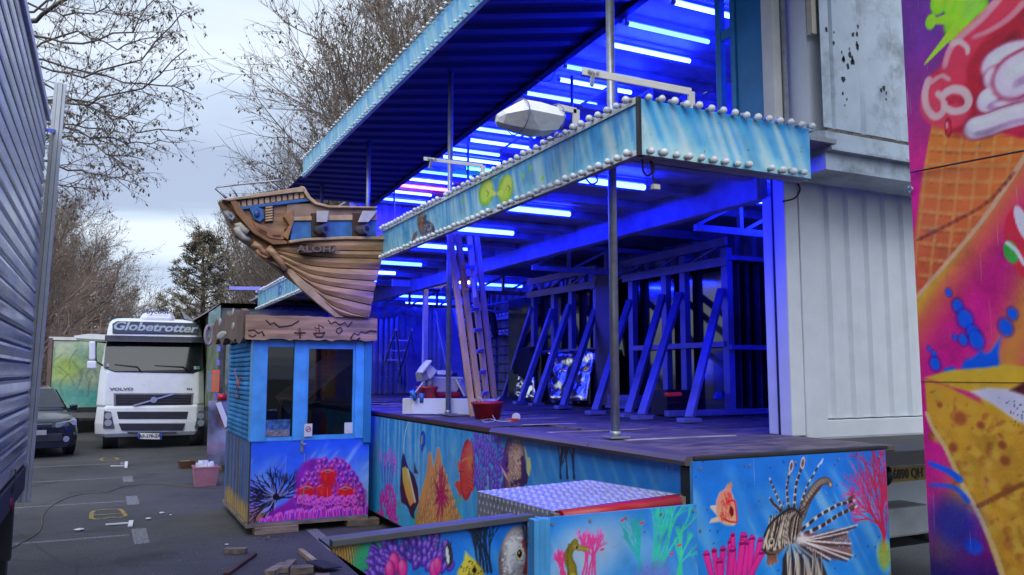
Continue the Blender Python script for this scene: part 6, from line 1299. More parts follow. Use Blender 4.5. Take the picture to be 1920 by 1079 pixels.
# ------------------------------------------------------------------ white tractor unit
TY = 20.9; T = lambda px, py: at(px, py, 'y', TY)
TK = thing('tractor_unit', 'white heavy truck tractor with grey sun visor and roof air conditioner', 'truck', (1.05, TY, 0))
twh = pm('truck_white', (.74, .75, .78), .3, var=.03, coat=.3, dirt=(.4, .38, .37), dirt_amt=.15); tgr = pm('truck_grille_black', (.02, .02, .025), .45, var=.15); tgl = pm('windscreen_glass', (.012, .014, .016), .05, var=.1)
def ring(xl, xr, yf, yb, z, ch=.14):
    return [(xl + ch, yf, z), (xr - ch, yf, z), (xr, yf + ch, z), (xr, yb, z), (xl, yb, z), (xl, yf + ch, z)]
L_ = lambda py: (T(0, py).z)
xw = lambda px, py: T(px, py).x
body = MB(); R0 = []
for py, pl, pr_, dy in ((765, 180, 384, .0), (700, 187, 384, .03), (690, 189, 384, .05), (632, 199, 383, .28), (612, 202, 382, .34), (600, 205, 379, .42), (591, 211, 372, .60), (586, 222, 360, .9)):
    R0.append(ring(xw(pl, py), xw(pr_, py), TY + dy, TY + 2.3, L_(py)))
body.loft(R0, True, True).build('cab', twh, TK, .03)
lb_ = MB(); R1 = []
for py, pl, pr_, dy in ((828, 180, 379, .1), (820, 177, 381, .02), (800, 177, 383, -.02), (770, 181, 384, -.02), (764, 183, 384, .0)): R1.append(ring(xw(pl, py), xw(pr_, py), TY + dy, TY + 1.2, L_(py), .18))
lb_.loft(R1, True, True).build('bumper', twh, TK, .02)
def face(name, q4, dep, mat, par=TK, y=TY, bev=.01, th=.03):
    P_ = [at(px, py, 'y', y) for px, py in q4]; return MB().add([(p.x, y + dep, p.z) for p in P_] + [(p.x, y + dep + th, p.z) for p in P_], [tuple(range(len(P_)))[::-1], tuple(range(len(P_), 2 * len(P_)))] + [(i, (i + 1) % len(P_), len(P_) + (i + 1) % len(P_), len(P_) + i) for i in range(len(P_))]).build(name, mat, par, bev)
# sloping windscreen
ws = [T(199, 638), T(382, 640), T(382, 694), T(362, 701), T(215, 698), T(194, 690)]; dd = (.2, .2, .0, -.02, -.02, .0)
MB().add([(p.x, TY + d_ + .03, p.z) for p, d_ in zip(ws, dd)] + [(p.x, TY + d_ + .12, p.z) for p, d_ in zip(ws, dd)], [(5, 4, 3, 2, 1, 0), (6, 7, 8, 9, 10, 11)] + [(i, (i + 1) % 6, 6 + (i + 1) % 6, 6 + i) for i in range(6)]).build('windscreen', tgl, TK, .02)
q0, q1, q2, q3 = T(197, 628), T(382, 632), T(383, 643), T(196, 640); MB().add([(p.x, TY + d_, p.z) for p, d_ in ((q0, .22), (q1, .22), (q2, .02), (q3, .02))] + [(p.x, TY + d_ + .05, p.z) for p, d_ in ((q0, .22), (q1, .22), (q2, .02), (q3, .02))], [(3, 2, 1, 0), (4, 5, 6, 7), (0, 1, 5, 4), (1, 2, 6, 5), (2, 3, 7, 6), (3, 0, 4, 7)]).build('sun_visor', pm('smoked_visor', (.03, .032, .045), .15), TK, .01)
nb_ = face('name_board', [(211, 606), (220, 601), (372, 605), (374, 626), (211, 624)], .27, pm('name_board_grey', (.06, .075, .095), .4), th=.12)
q = T(292, 613.5); text('Globetrotter', .27, (q.x, TY + .262, q.z), (math.pi / 2, R_(1), 0), pm('silver_letter', (.42, .47, .52), .4), nb_, shear=.25, fat=.008, sx=1.28)
gr = face('grille', [(213, 737), (363, 737), (361, 762), (213, 763)], -.005, pm('grille_frame', (.25, .25, .28), .4, .4))
face('grille_mesh', [(217, 740), (359, 740), (357, 759), (217, 760)], -.02, tgr, gr, bev=.004)
for py in (745, 750, 755): face('grille_bar', [(218, py), (358, py), (358, py + 1.5), (218, py + 1.5)], -.035, pm('grille_bar_grey', (.03, .03, .035), .5), gr, bev=.002)
MB().beam(T(250, 761) + Vector((0, -.045, 0)), T(325, 739) + Vector((0, -.045, 0)), .02, .035).build('diagonal_trim', alu, gr); MB().tube([T(288, 750) + Vector((0, -.04, 0)), T(288, 750) + Vector((0, -.07, 0))], .07, 16).build('emblem_ring', alu, gr)
text('VOLVO', .085, T(228, 730) + Vector((0, -.004, 0)), FRONT, pm('grey_letter', (.12, .12, .13), .4), TK, fat=.003, sx=1.7); text('FH', .07, T(355, 730) + Vector((0, .0, 0)), FRONT, MATS['grey_letter'], TK, fat=.002, sx=1.5)
for q4 in ([(219, 772), (353, 772), (350, 786), (222, 786)], [(222, 794), (347, 794), (343, 807), (228, 807)], [(238, 810), (332, 810), (330, 813), (240, 813)]): face('air_intake', q4, -.035, tgr, TK)
for s_, q4 in ((-1, [(195, 770), (208, 772), (215, 803), (193, 803)]), (1, [(372, 771), (386, 770), (383, 800), (364, 803)])):
    h_ = face('headlight', q4, -.04, pm('headlight_glass', (.10, .11, .13), .1, .3, coat=1), TK); cxp = sum(q[0] for q in q4) / 4; 
    for py in (780, 793): MB().tube([T(cxp, py) + Vector((0, -.045, 0)), T(cxp, py) + Vector((0, -.055, 0))], .075, 14).build('reflector', alu, h_)
np_ = face('number_plate', [(259, 812), (303, 813), (303, 824), (259, 823)], -.06, cream, TK, bev=.002); text('AF-378-ZA', .105, T(281, 818) + Vector((0, -.065, 0)), FRONT, black, np_, fat=.002, sx=.95)
for xa in (259, 299): face('plate_band', [(xa, 812.5), (xa + 4, 812.5), (xa + 4, 823.5), (xa, 823.5)], -.064, pm('plate_blue', (.02, .06, .35), .5), np_, bev=.0, th=.003)
for x_ in (xw(192, 840), xw(356, 840)): MB().tube([(x_, TY + .55, .5), (x_ + .32 * (1 if x_ > .8 else 1), TY + .55, .5)], .5, 22).build('wheel', dark, TK)
MB().bb(xw(200, 800), xw(365, 800), TY + .4, TY + 5.2, .45, .95).build('chassis', dark, TK)
for s_, (xa, xb) in ((-1, (163, 185)), (1, (393, 404))):
    mr_ = face('mirror', [(xa + (4 if s_ < 0 else 0), 640), (xb - 6 if s_ < 0 else xb, 640), (xb - 6 if s_ < 0 else xb, 675), (xa + (4 if s_ < 0 else 0), 675)], .1, twh, TK, bev=.03, th=.15); face('lower_mirror', [(xa, 677), (xb - 4 if s_ < 0 else xb, 677), (xb - 4 if s_ < 0 else xb, 692), (xa, 692)], .1, twh, TK, bev=.03, th=.12)
    sx_ = 180 if s_ < 0 else 391; MB().tube([T(sx_ + (20 if s_ < 0 else -10), 642) + Vector((0, .25, 0)), T(sx_, 641) + Vector((0, .16, 0)), T(sx_, 678) + Vector((0, .16, 0)), T(sx_ + (20 if s_ < 0 else -10), 690) + Vector((0, .2, 0))], .022, 8).build('mirror_arm', black, TK)
for x0_, y0_, x1_, y1_ in ((265, 698, 215, 684), (360, 699, 290, 686)): MB().tube([T(x0_, y0_) + Vector((0, -.01, 0)), T((x0_ + x1_) / 2 + 18, 688) + Vector((0, .02, 0)), T(x1_, y1_) + Vector((0, .06, 0))], .014, 6).build('wiper', black, TK)
ac = MB(); R2 = []
for py, pl, pr_, a_, b_ in ((590, 268, 331, .7, 1.8), (584, 266, 334, .66, 1.85), (577, 270, 332, .72, 1.8), (573, 276, 325, .85, 1.7)): R2.append([(x, y, L_(py)) for x, y in ((xw(pl, py), TY + a_ + .2), (xw(pl + 8, py), TY + a_), (xw(pr_ - 8, py), TY + a_), (xw(pr_, py), TY + a_ + .2), (xw(pr_, py), TY + b_), (xw(pl, py), TY + b_))])
aco = ac.loft(R2, True, True).build('roof_air_conditioner', twh, TK, .03); q = T(298, 582); text('bycool', .15, (q.x, TY + .64, q.z), FRONT, pm('navy_letter', (.05, .06, .2), .5), aco, fat=.003, sx=1.2)
MB().tube([(xw(212, 595), TY + .75, L_(588)), (xw(205, 595), TY + 1.4, L_(580)), (xw(258, 595), TY + 1.5, L_(586))], .02, 6).build('roof_horn', black, TK)
dc = MB(); dc.loft([[(xw(352, 590), TY + a_, L_(588) + b_), (xw(380, 590), TY + a_, L_(592) + b_ * .4), (xw(384, 592), TY + a_, L_(600))] for a_, b_ in ((.9, .05), (2.2, .35))], False, False); dc.build('roof_deflector', pm('deflector_grey', (.25, .27, .33), .4), TK)
for px, py, c3 in ((372, 690, (.02, .3, .15)), (366, 690, (.4, .4, .4)), (202, 685, (.4, .4, .4))): face('windscreen_sticker', [(px - 2.5, py - 3), (px + 2.5, py - 3), (px + 2.5, py + 3), (px - 2.5, py + 3)], .0, pm('sticker_%d' % px, c3, .5), TK, bev=0, th=.004)

# ------------------------------------------------------------------ pale green trailer behind, white awning roof
GY = 27.0; G = lambda px, py: at(px, py, 'y', GY)
GT = thing('green_trailer', 'pale green graffiti painted box trailer behind the white truck', 'trailer', (G(150, 800).x, GY, 0))
gm = pm('green_graffiti_paint', (.22, .31, .20), .5, var=.45, scale=.9, dirt=(.05, .25, .24), dirt_amt=.8, dirt_scale=.5)
MB().bb(G(96, 700).x, G(230, 700).x + 2, GY, GY + 8, G(100, 766).z, G(100, 638).z).build('box_body', gm, GT, .02)
MB().bb(G(88, 700).x, G(96, 700).x, GY - .06, GY + .1, G(100, 768).z, G(100, 634).z).build('corner_post', pm('rust_post', (.16, .10, .10), .6), GT, .01)
MB().bb(G(88, 700).x, G(230, 700).x + 2, GY - .05, GY + 8, G(100, 638).z + .002, G(100, 632).z).build('roof', cream, GT)
c = Canvas('y', GY - .012, G(97, 700).x, G(230, 700).x + 1.9, G(100, 765).z, G(100, 639).z, 110, 70)
c.C[:] = (150, 160, 138)
for i in range(40): c.ell((c.rng.uniform(c.a0, c.a1), c.rng.uniform(c.z0, c.z1)), c.rng.uniform(.2, .6), c.rng.uniform(.15, .5), c.rng.uniform(0, 3), ((120, 150, 110), (95, 140, 125), (140, 150, 130), (85, 120, 110))[i % 4], .3, 1.4)
for i in range(16): c.ell((c.rng.uniform(c.a0, c.a1), c.z0 + .15 + c.rng.uniform(-.2, .35)), .5, .25, 0, (50, 130, 130), .35, 1.5)
for i in range(10): q = G(128 + c.rng.uniform(-14, 14), 695 + c.rng.uniform(-12, 14)); c.ell((q.x, q.z), .3, .25, 0, (130, 150, 60), .16, 1.5)
for i in range(12): q = G(100 + i * 9, 650 + (i * 37) % 60); c.line([(q.x, q.z), (q.x + c.rng.uniform(-.3, .4), q.z - .3), (q.x + c.rng.uniform(-.5, .5), q.z - .6)], .012, .008, (75, 85, 75), .6)
c.build('graffiti_side', GT, 1.5, .6)
MB().bb(G(96, 790).x, G(220, 790).x, GY - .0, GY + 7, .55, .8).build('chassis', dark, GT); MB().bb(G(100, 800).x, G(180, 800).x, GY - .2, GY - .1, .45, .6).build('guard_rail', pm('guard_grey', (.14, .14, .15), .5), GT)
for x_ in (G(120, 800).x, G(160, 800).x): MB().tube([(x_ - .5, GY + .4, .45), (x_ - .2, GY + .4, .45)], .45, 18).build('wheel', dark, GT)
aw = MB(); AY = 24.5; a_, b_ = at(138, 630, 'y', AY), at(215, 630, 'y', AY); aw.loft([[(a_.x + .05, AY + d_, a_.z - .06), (b_.x, AY + d_, a_.z - .10), (b_.x, AY + d_, a_.z + .04), (a_.x + .35, AY + d_, a_.z + .06), (a_.x, AY + d_, a_.z)] for d_ in (0, 1.8)], True, True)
AWN = thing('white_van', 'white van roof and side showing behind the truck cab', 'van', (b_.x, AY, 0)); aw.build('roof_shell', twh, AWN); MB().bb(a_.x + .9, b_.x + 1.2, AY + .1, AY + 1.7, .5, a_.z - .07).build('body', twh, AWN, .05); MB().tube([(b_.x + .2, AY + .05, .4), (b_.x + .2, AY + .3, .4)], .38, 16).build('wheel', dark, AWN)

# ------------------------------------------------------------------ painted container right of the truck
CTX = at(412, 640, 'y', 18.6).x
CT = thing('painted_container', 'old green and purple painted show container beside the truck', 'container', (CTX + 1, 18.6, 0))
om = pm('olive_paint', (.17, .20, .13), .6, var=.4, scale=2)
MB().bb(CTX, CTX + 2.3, 18.6, 30, .95, 3.15).build('body', om, CT, .02)
MB().bb(CTX + .12, CTX + 2.2, 18.55, 18.6, 2.35, 3.08).build('front_panel', pm('pale_green_board', (.25, .30, .22), .6, var=.35, scale=2), CT)
MB().bb(CTX + .3, CTX + .75, 18.52, 18.549, 2.55, 3.02).build('purple_patch', pm('purple_paint', (.16, .05, .18), .6, var=.3), CT)
MB().add([(CTX - .3, 18.45, 2.7), (CTX + 2.4, 18.45, 3.2), (CTX + 2.4, 18.45, 3.27), (CTX - .02, 18.45, 3.24), (CTX - .3, 18.45, 3.02), (CTX - .3, 30, 2.7), (CTX + 2.4, 30, 3.2), (CTX + 2.4, 30, 3.27), (CTX - .02, 30, 3.24), (CTX - .3, 30, 3.02)], [(4, 3, 8, 9), (3, 2, 7, 8)]).build('roof_sheet', pm('roof_dull_purple', (.14, .08, .10), .5, var=.3), CT)
MB().add([(CTX - .26, 18.47, 2.5), (CTX - .02, 18.47, 2.5), (CTX - .02, 18.47, 3.2), (CTX - .26, 18.47, 3.02)], [(0, 1, 2, 3)]).build('flap', pm('sage_green_board', (.22, .32, .23), .6, var=.3), CT)
for i, (x_, c3) in enumerate(((-.02, (.10, .10, .07)), (.12, (.16, .18, .13)), (.24, (.10, .16, .30)), (.34, (.12, .20, .38)))): MB().bb(CTX + x_, CTX + x_ + .1, 18.48, 18.54, .9, 2.5).build('door_post', pm('post_paint_%d' % i, c3, .55, var=.3), CT, .008)
for z_ in (2.2, 1.9, 1.5, 1.2): MB().bb(CTX - .06, CTX - .0, 18.46, 18.52, z_, z_ + .12).build('hinge', steel, CT)
mr2 = MB(); q = at(393, 628, 'y', 18.3); mr2.tube([(q.x + .07 * math.sin(a_), 18.44, q.z + .2 * math.cos(a_)) for a_ in np.linspace(0, 6.28, 20)], .035, 8); mr2.build('scroll_ring', pm('mauve_grey', (.26, .20, .24), .5), CT)
mk = thing('marker_board', 'orange and grey reflective marker board beside the truck', 'marker board', at(400, 735, 'y', 18.2)); q0 = at(397, 735, 'y', 18.2); q1 = at(412, 694, 'y', 18.2)
MB().bb(q0.x, q1.x, 18.2, 18.23, q0.z, q1.z).build('border', pm('orange_red_reflector', (.85, .14, .02), .35, var=.05), mk); MB().bb(q0.x + .04, q1.x - .035, 18.195, 18.199, q0.z + .04, q1.z - .04).build('centre', pm('orange_reflector', (.55, .22, .03), .35, var=.05), mk); MB().bb(q0.x - .1, q0.x - .002, 18.2, 18.23, q0.z, q1.z - .02).build('grey_board', pm('grey_green', (.2, .23, .2), .6), mk); MB().bb(q0.x + .05, q0.x + .09, 18.231, 18.27, 0, q1.z).build('stake', steel, mk)
# exit ramp beyond the booth
EX = thing('exit_ramp', 'faded painted exit ramp panel with red roller and white handrail beyond the booth', 'ramp', at(410, 850, 'z', 0)); EY = 15.2
E_ = lambda px, py: at(px, py, 'y', EY)
fm = pm('faded_reef_paint', (.16, .17, .22), .55, var=.6, scale=2.2, dirt=(.35, .05, .08), dirt_amt=.7, dirt_scale=1.4)
MB().bb(E_(390, 800).x, E_(470, 800).x, EY, EY + .05, .14, E_(400, 752).z).build('side_panel', fm, EX, .006)
MB().tube([(E_(407, 746).x, EY - .02, E_(407, 748).z + .03), (E_(424, 746).x, EY - .02, E_(424, 748).z + .03)], .06, 12).build('red_roller', red, EX); MB().beam(E_(409, 755) + Vector((0, -.03, 0)), E_(426, 800) + Vector((0, -.03, 0)), .03, .09, (1, 0, 0)).build('handrail', cream, EX)
for px, py, lab in ((396, 850, ''), (404, 858, ''), (414, 868, ''), (422, 882, '')): q = at(px, py, 'z', 0); one('timber_block', 'small timber block under the faded exit ramp panel', 'block', MB().bb(q.x - .07, q.x + .07, q.y - .02, q.y + .16, 0, .135), blk, 'blocks under the exit ramp', .008)

# ------------------------------------------------------------------ dark hatchback
CA = thing('parked_car', 'dark blue hatchback parked in front of the green trailer', 'car', (-1.26, 19.4, 0), R_(11))
cp = pm('dark_blue_car_paint', (.008, .011, .024), .22, .0, var=.05, coat=.5)
hw = .88; sec = []
for y_, zt, zb, wd in ((0, .62, .22, .70), (.06, .72, .2, .80), (.25, .80, .2, .86), (.9, .93, .2, hw), (1.15, .97, .2, hw), (2.9, .95, .2, hw), (3.9, .98, .2, hw), (4.1, .9, .22, .82), (4.2, .7, .28, .74)):
    k = .07; sec.append([(-wd, y_, zb + .08), (-wd * 1.01, y_, (zb + zt) * .52), (-wd * .97, y_, zt - .10), (-wd * .84, y_, zt), (wd * .84, y_, zt), (wd * .97, y_, zt - .10), (wd * 1.01, y_, (zb + zt) * .52), (wd, y_, zb + .08), (wd * .9, y_, zb), (-wd * .9, y_, zb)])
MB().loft(sec, True, True, True).build('body', cp, CA, 0, True)
ro = []
for y_, z_, w0_ in ((1.0, .95, .78), (1.75, 1.40, .62), (2.1, 1.46, .60), (3.2, 1.44, .60), (3.95, 1.1, .70), (4.05, .93, .74)): ro.append([(-w0_ * 1.12, y_, .9), (-w0_, y_, z_ - .03), (-w0_ * .8, y_, z_), (w0_ * .8, y_, z_), (w0_, y_, z_ - .03), (w0_ * 1.12, y_, .9)])
MB().loft(ro, True, True, True).build('cabin_roof', cp, CA, 0, True)
cg = pm('car_glass', (.03, .035, .04), .08)
MB().add([(-.72, 1.07, 1.0), (.72, 1.07, 1.0), (.58, 1.70, 1.39), (-.58, 1.70, 1.39)], [(0, 1, 2, 3)]).build('windscreen', cg, CA, 0, True)
for s_ in (-1, 1):
    MB().add([(s_ * .815, 1.25, .96), (s_ * .815, 3.6, .97), (s_ * .665, 3.2, 1.37), (s_ * .665, 1.85, 1.37)], [(0, 1, 2, 3)]).build('side_window', cg, CA, 0, True)
    for y_ in (.85, 3.4): wh_ = MB().tube([(s_ * .72, y_, .32), (s_ * .9, y_, .32)], .32, 20).build('wheel', dark, CA, 0, True); MB().tube([(s_ * .9, y_, .32), (s_ * .905, y_, .32)], .21, 14).build('rim', alu, wh_, 0, True)
    hl_ = MB(); hl_.loft([[(s_ * .42, -.02, .62), (s_ * .42, -.02, .70), (s_ * .42, .1, .72), (s_ * .42, .1, .6)], [(s_ * .82, .10, .66), (s_ * .82, .12, .76), (s_ * .80, .35, .80), (s_ * .80, .35, .68)]], True, True); hl_.build('headlight', pm('car_headlight', (.35, .38, .45), .08, .3, coat=1), CA, 0, True)
    MB().box((s_ * .95, 1.35, .98), (.16, .1, .13)).build('door_mirror', cp, CA, .03, True); MB().tube([(s_ * .62, -.01, .38), (s_ * .62, .02, .38)], .06, 12).build('fog_lamp', alu, CA, 0, True)
gr_ = MB().box((0, -.0, .66), (.7, .03, .06)).build('upper_grille', tgr, CA, .008, True); MB().box((0, -.012, .70), (.7, .02, .012)).build('chrome_strip', alu, CA, 0, True); MB().box((0, .02, .42), (1.1, .08, .16)).build('lower_grille', tgr, CA, .01, True); MB().box((0, -.03, .53), (.5, .02, .1)).build('number_plate', pm('dim_plate', (.3, .3, .32), .5), CA, 0, True)
# ------------------------------------------------------------------ trees
bark = pm('winter_bark', (.11, .09, .08), .9, var=.3, scale=3); twigm = pm('winter_twig', (.22, .172, .148), .9, var=.3, scale=1.5); twigr = pm('reddish_twig', (.23, .165, .135), .9, var=.35, scale=.8)
keym = pm('dry_seed_key', (.19, .145, .10), .9, var=.35, scale=3)
class Wood:
    def __init__(s): s.V = []; s.F = []
    def limb(s, pts, rad, k):
        b = len(s.V)
        for i, p in enumerate(pts):
            d = (pts[min(i + 1, len(pts) - 1)] - pts[max(i - 1, 0)]); d.normalize(); u = Vector((0, 0, 1)) if abs(d.z) < .9 else Vector((1, 0, 0)); a = d.cross(u); a.normalize(); c_ = a.cross(d)
            for j in range(k): t = 6.2832 * j / k; s.V.append(p + (a * math.cos(t) + c_ * math.sin(t)) * rad[i])
        for i in range(len(pts) - 1):
            for j in range(k): s.F.append((b + i * k + j, b + i * k + (j + 1) % k, b + (i + 1) * k + (j + 1) % k, b + (i + 1) * k + j))
    def leaf(s, p, sz, rg):
        a = Vector((rg.gauss(0, .5), rg.gauss(0, .5), -1)).normalized() * sz; b_ = Vector((rg.gauss(0, 1), rg.gauss(0, 1), rg.gauss(0, .4))).normalized() * sz * .3; b = len(s.V); s.V += [p, p + a * .5 + b_, p + a, p + a * .5 - b_]; s.F.append((b, b + 1, b + 2, b + 3))
    def mesh(s, name, mat):
        me = bpy.data.meshes.new(name); n = len(s.V); co = np.empty(n * 3, np.float32)
        for i, v in enumerate(s.V): co[3 * i:3 * i + 3] = v
        me.vertices.add(n); me.vertices.foreach_set('co', co); idx = np.array(s.F, np.int32); me.loops.add(idx.size); me.loops.foreach_set('vertex_index', idx.ravel()); me.polygons.add(len(idx)); me.polygons.foreach_set('loop_start', (np.arange(len(idx)) * 4).astype(np.int32)); me.update(calc_edges=True); me.materials.append(mat)
        return me
def grow(rg, trunk, crown, keys, p, d, L, r, lev, par):
    """one branch and its children"""
    nseg = 5 if lev == 0 else 4 if lev < 3 else 3
    pts = [p.copy()]; dd = d.copy(); up = par['up'][lev]
    for i in range(nseg):
        dd = (dd + Vector((rg.gauss(0, par['wob']), rg.gauss(0, par['wob']), rg.gauss(0, par['wob']) + up))).normalized(); pts.append(pts[-1] + dd * (L / nseg))
    rad = [r * (1 - .72 * i / nseg) for i in range(nseg + 1)]
    (trunk if lev < 2 else crown).limb(pts, rad, 7 if lev == 0 else 5 if lev == 1 else 3)
    if lev >= par['lev']:
        if keys is not None and rg.random() < par['keyp']:
            for i in range(rg.randint(1, 3)): keys.leaf(pts[-1].lerp(pts[1], rg.random()), rg.uniform(.6, 1.3) * par['key'], rg)
        return
    n = par['n'][lev]
    for i in range(n):
        f = par['from'][lev] + (1 - par['from'][lev]) * (i + rg.random()) / n; k = min(int(f * nseg), nseg - 1); q = pts[k].lerp(pts[k + 1], f * nseg - k); ax = (pts[k + 1] - pts[k]).normalized()
        s_ = ax.cross(Vector((rg.gauss(0, 1), rg.gauss(0, 1), rg.gauss(0, 1)))).normalized(); an = par['ang'][lev] * rg.uniform(.7, 1.3); nd = ax * math.cos(an) + s_ * math.sin(an)
        grow(rg, trunk, crown, keys, q, nd, L * par['len'][lev] * rg.uniform(.7, 1.2) * (1.15 - .4 * f), max(par['rmin'], rad[k] * .55), lev + 1, par)
DEF = dict(up=[.02, .10, .06, .03, 0, 0], wob=.10, lev=4, n=[11, 9, 7, 6], ang=[.75, .7, .7, .65], len=[.62, .55, .55, .55], keyp=.7, key=.06, rmin=.006)
DEF['from'] = [.22, .2, .2, .15]
def tree_kind(seed, H, r, **kw):
    par = dict(DEF); par.update(kw); rg = random.Random(seed); t, c_, k = Wood(), Wood(), Wood(); grow(rg, t, c_, k, Vector((0, 0, -.1)), Vector((0, 0, 1)), H * .72, r, 0, par)
    for v in range(3): pass
    return t.mesh('trunk', bark), c_.mesh('crown', kw.get('tm', twigm)), (k.mesh('seed_keys', keym) if k.F else None)
def place_tree(kind, name, label, x, y, sc, rz, grp=None, szz=1.0):
    t = thing(name, label, 'tree', (x, y, 0), rz, grp); t.scale = (sc, sc, sc * szz)
    link('trunk', kind[0], t); link('crown', kind[1], t)
    if kind[2]: link('seed_keys', kind[2], t)
    return t
KA = tree_kind(11, 11, .22, rmin=.0065, key=.09, keyp=.4); KB = tree_kind(23, 11, .2, rmin=.007, n=[12, 9, 7, 6], ang=[.6, .65, .6, .6], up=[.02, .16, .12, .08, 0, 0], tm=twigm, key=.09, keyp=.4)
KC = tree_kind(37, 10, .2, rmin=.009, n=[13, 9, 7, 6], ang=[.85, .7, .7, .6], up=[.02, .10, .09, .06, 0, 0], tm=twigr, keyp=.12, key=.1)
# behind the funhouse
for i, (kd, x, y, sc, rz) in enumerate(((KB, 7.7, 24.0, 1.38, .4), (KB, 9.2, 26.5, 1.6, 2.0), (KA, 10.4, 22.5, 1.55, 3.3), (KB, 7.1, 28.5, .8, 5.0), (KA, 9.0, 34, .95, 1.2), (KB, 8.3, 21.8, 1.05, 3.9), (KA, 8.9, 29.0, 1.25, 2.9))):
    place_tree(kd, 'bare_tree', ['tall bare tree whose crown shows right above the light blue upper fascia', 'bare tree behind the upper canopy with seed keys on its twigs', 'bare tree rising where the canopy meets the sky at its highest', 'smaller bare tree at the far end of the dark canopy', 'slender bare tree far behind the ship bow', 'twiggy bare tree close behind the middle of the upper fascia', 'bare tree filling in behind the canopy trees'][i], x, y, sc, rz, 'bare trees behind the funhouse')
# right of the gap
for i, (kd, x, y, sc, rz) in enumerate(((KB, 5.8, 42.0, .86, .7), (KC, 5.4, 46.0, .8, 2.7), (KB, 7.6, 42, .9, 4.0), (KC, 4.6, 54, .62, 1.0), (KC, 5.0, 36, .52, 1.9))):
    place_tree(kd, 'bare_tree', ['wide bare tree behind the ship bow rail', 'bushy bare tree beside the dark pine', 'bare tree standing just left of the funhouse canopy', 'low reddish bare tree behind the pine', 'low bare tree above the painted container'][i], x, y, sc, rz, 'bare trees right of the avenue gap')
# left avenue
for i, (x, y, sc, rz) in enumerate(((-2.6, 40, .84, .2), (-3.0, 34, .78, 1.5), (-1.4, 44, .80, 2.6), (-.6, 50, .84, 3.9), (.2, 58, .84, 5.1), (-3.4, 30, .66, .9), (-1.9, 54, .98, 4.4), (1.2, 68, .72, 2.2), (-2.8, 47, .98, 5.7))):
    place_tree((KC, KB)[i % 3 == 2], 'avenue_tree', ['reddish twiggy avenue tree tallest beside the grey guide rail', 'dense avenue tree over the dark car', 'rounded bare avenue tree beyond the green trailer', 'bare avenue tree behind the white van roof', 'shorter avenue tree just left of the sky gap', 'dark avenue tree mostly behind the guide rail', 'avenue tree filling in behind the rounded one', 'last small avenue tree above the truck roof', 'avenue tree rising behind the reddish one'][i], x, y, sc, rz, 'bare trees lining the left of the lot')
# hedge mass
hd_ = Wood(); rg = random.Random(5)
for i in range(9000):
    y = rg.uniform(30, 75); x = -1.0 - (75 - y) * .05 + rg.gauss(0, 1.2) + (y - 30) * .02; z = abs(rg.gauss(0, 1.4)); d = Vector((rg.gauss(0, .4), rg.gauss(0, .4), 1)).normalized(); hd_.limb([Vector((x, y, z)), Vector((x, y, z)) + d * rg.uniform(.4, 1.0)], [.02, .008], 3)
o = link('undergrowth', hd_.mesh('undergrowth', twigr)); tag(o, 'brown bare undergrowth below the left avenue trees', 'undergrowth', None, 'stuff')
hd_ = Wood()
for i in range(5000):
    y = rg.uniform(40, 62); x = 3.6 + rg.uniform(-.2, 6); z = abs(rg.gauss(0, 1.3)); d = Vector((rg.gauss(0, .4), rg.gauss(0, .4), 1)).normalized(); hd_.limb([Vector((x, y, z)), Vector((x, y, z)) + d * rg.uniform(.4, 1.0)], [.02, .008], 3)
o = link('undergrowth', hd_.mesh('undergrowth', twigm)); tag(o, 'bare brush below the pine right of the gap', 'undergrowth', None, 'stuff')
# pine
pn, nd = Wood(), Wood(); rg = random.Random(9); H = 8.2
pn.limb([Vector((0, 0, 0)), Vector((.1, 0, H * .5)), Vector((0, .1, H))], [.2, .13, .03], 7)
for i in range(60):
    z = 1.6 + (H - 1.8) * i / 60; L = (1 - (z / H) ** 1.6) * 3.1 * rg.uniform(.6, 1.1) + .3; a = i * 2.4 + rg.uniform(-.4, .4); d = Vector((math.cos(a), math.sin(a), .15)); p = Vector((0, 0, z)); pts = [p + d * (L * k_ / 3) + Vector((0, 0, .05 * k_ * k_)) for k_ in range(4)]; pn.limb(pts, [.04, .03, .02, .01], 4)
    for j in range(9):
        c0 = pts[1].lerp(pts[3], rg.random()) + Vector((rg.gauss(0, .16), rg.gauss(0, .16), rg.gauss(.04, .10)))
        for m_ in range(26):
            dv_ = Vector((rg.gauss(0, 1), rg.gauss(0, 1), rg.gauss(.35, .8))).normalized(); q = c0 + dv_ * rg.uniform(0, .12); b = len(nd.V); s_ = dv_.cross(Vector((rg.gauss(0, 1), rg.gauss(0, 1), rg.gauss(0, 1)))).normalized() * .02; e_ = q + dv_ * rg.uniform(.12, .22); nd.V += [q - s_, q + s_, e_ + s_ * .3, e_ - s_ * .3]; nd.F.append((b, b + 1, b + 2, b + 3))
pk = (pn.mesh('trunk', bark), nd.mesh('crown', pm('pine_needle', (.125, .105, .07), .8, var=.5, scale=1.2)), None)
place_tree(pk, 'pine_tree', 'dark green pine with layered boughs right of the sky gap', 3.9, 40.5, 1.0, .3)
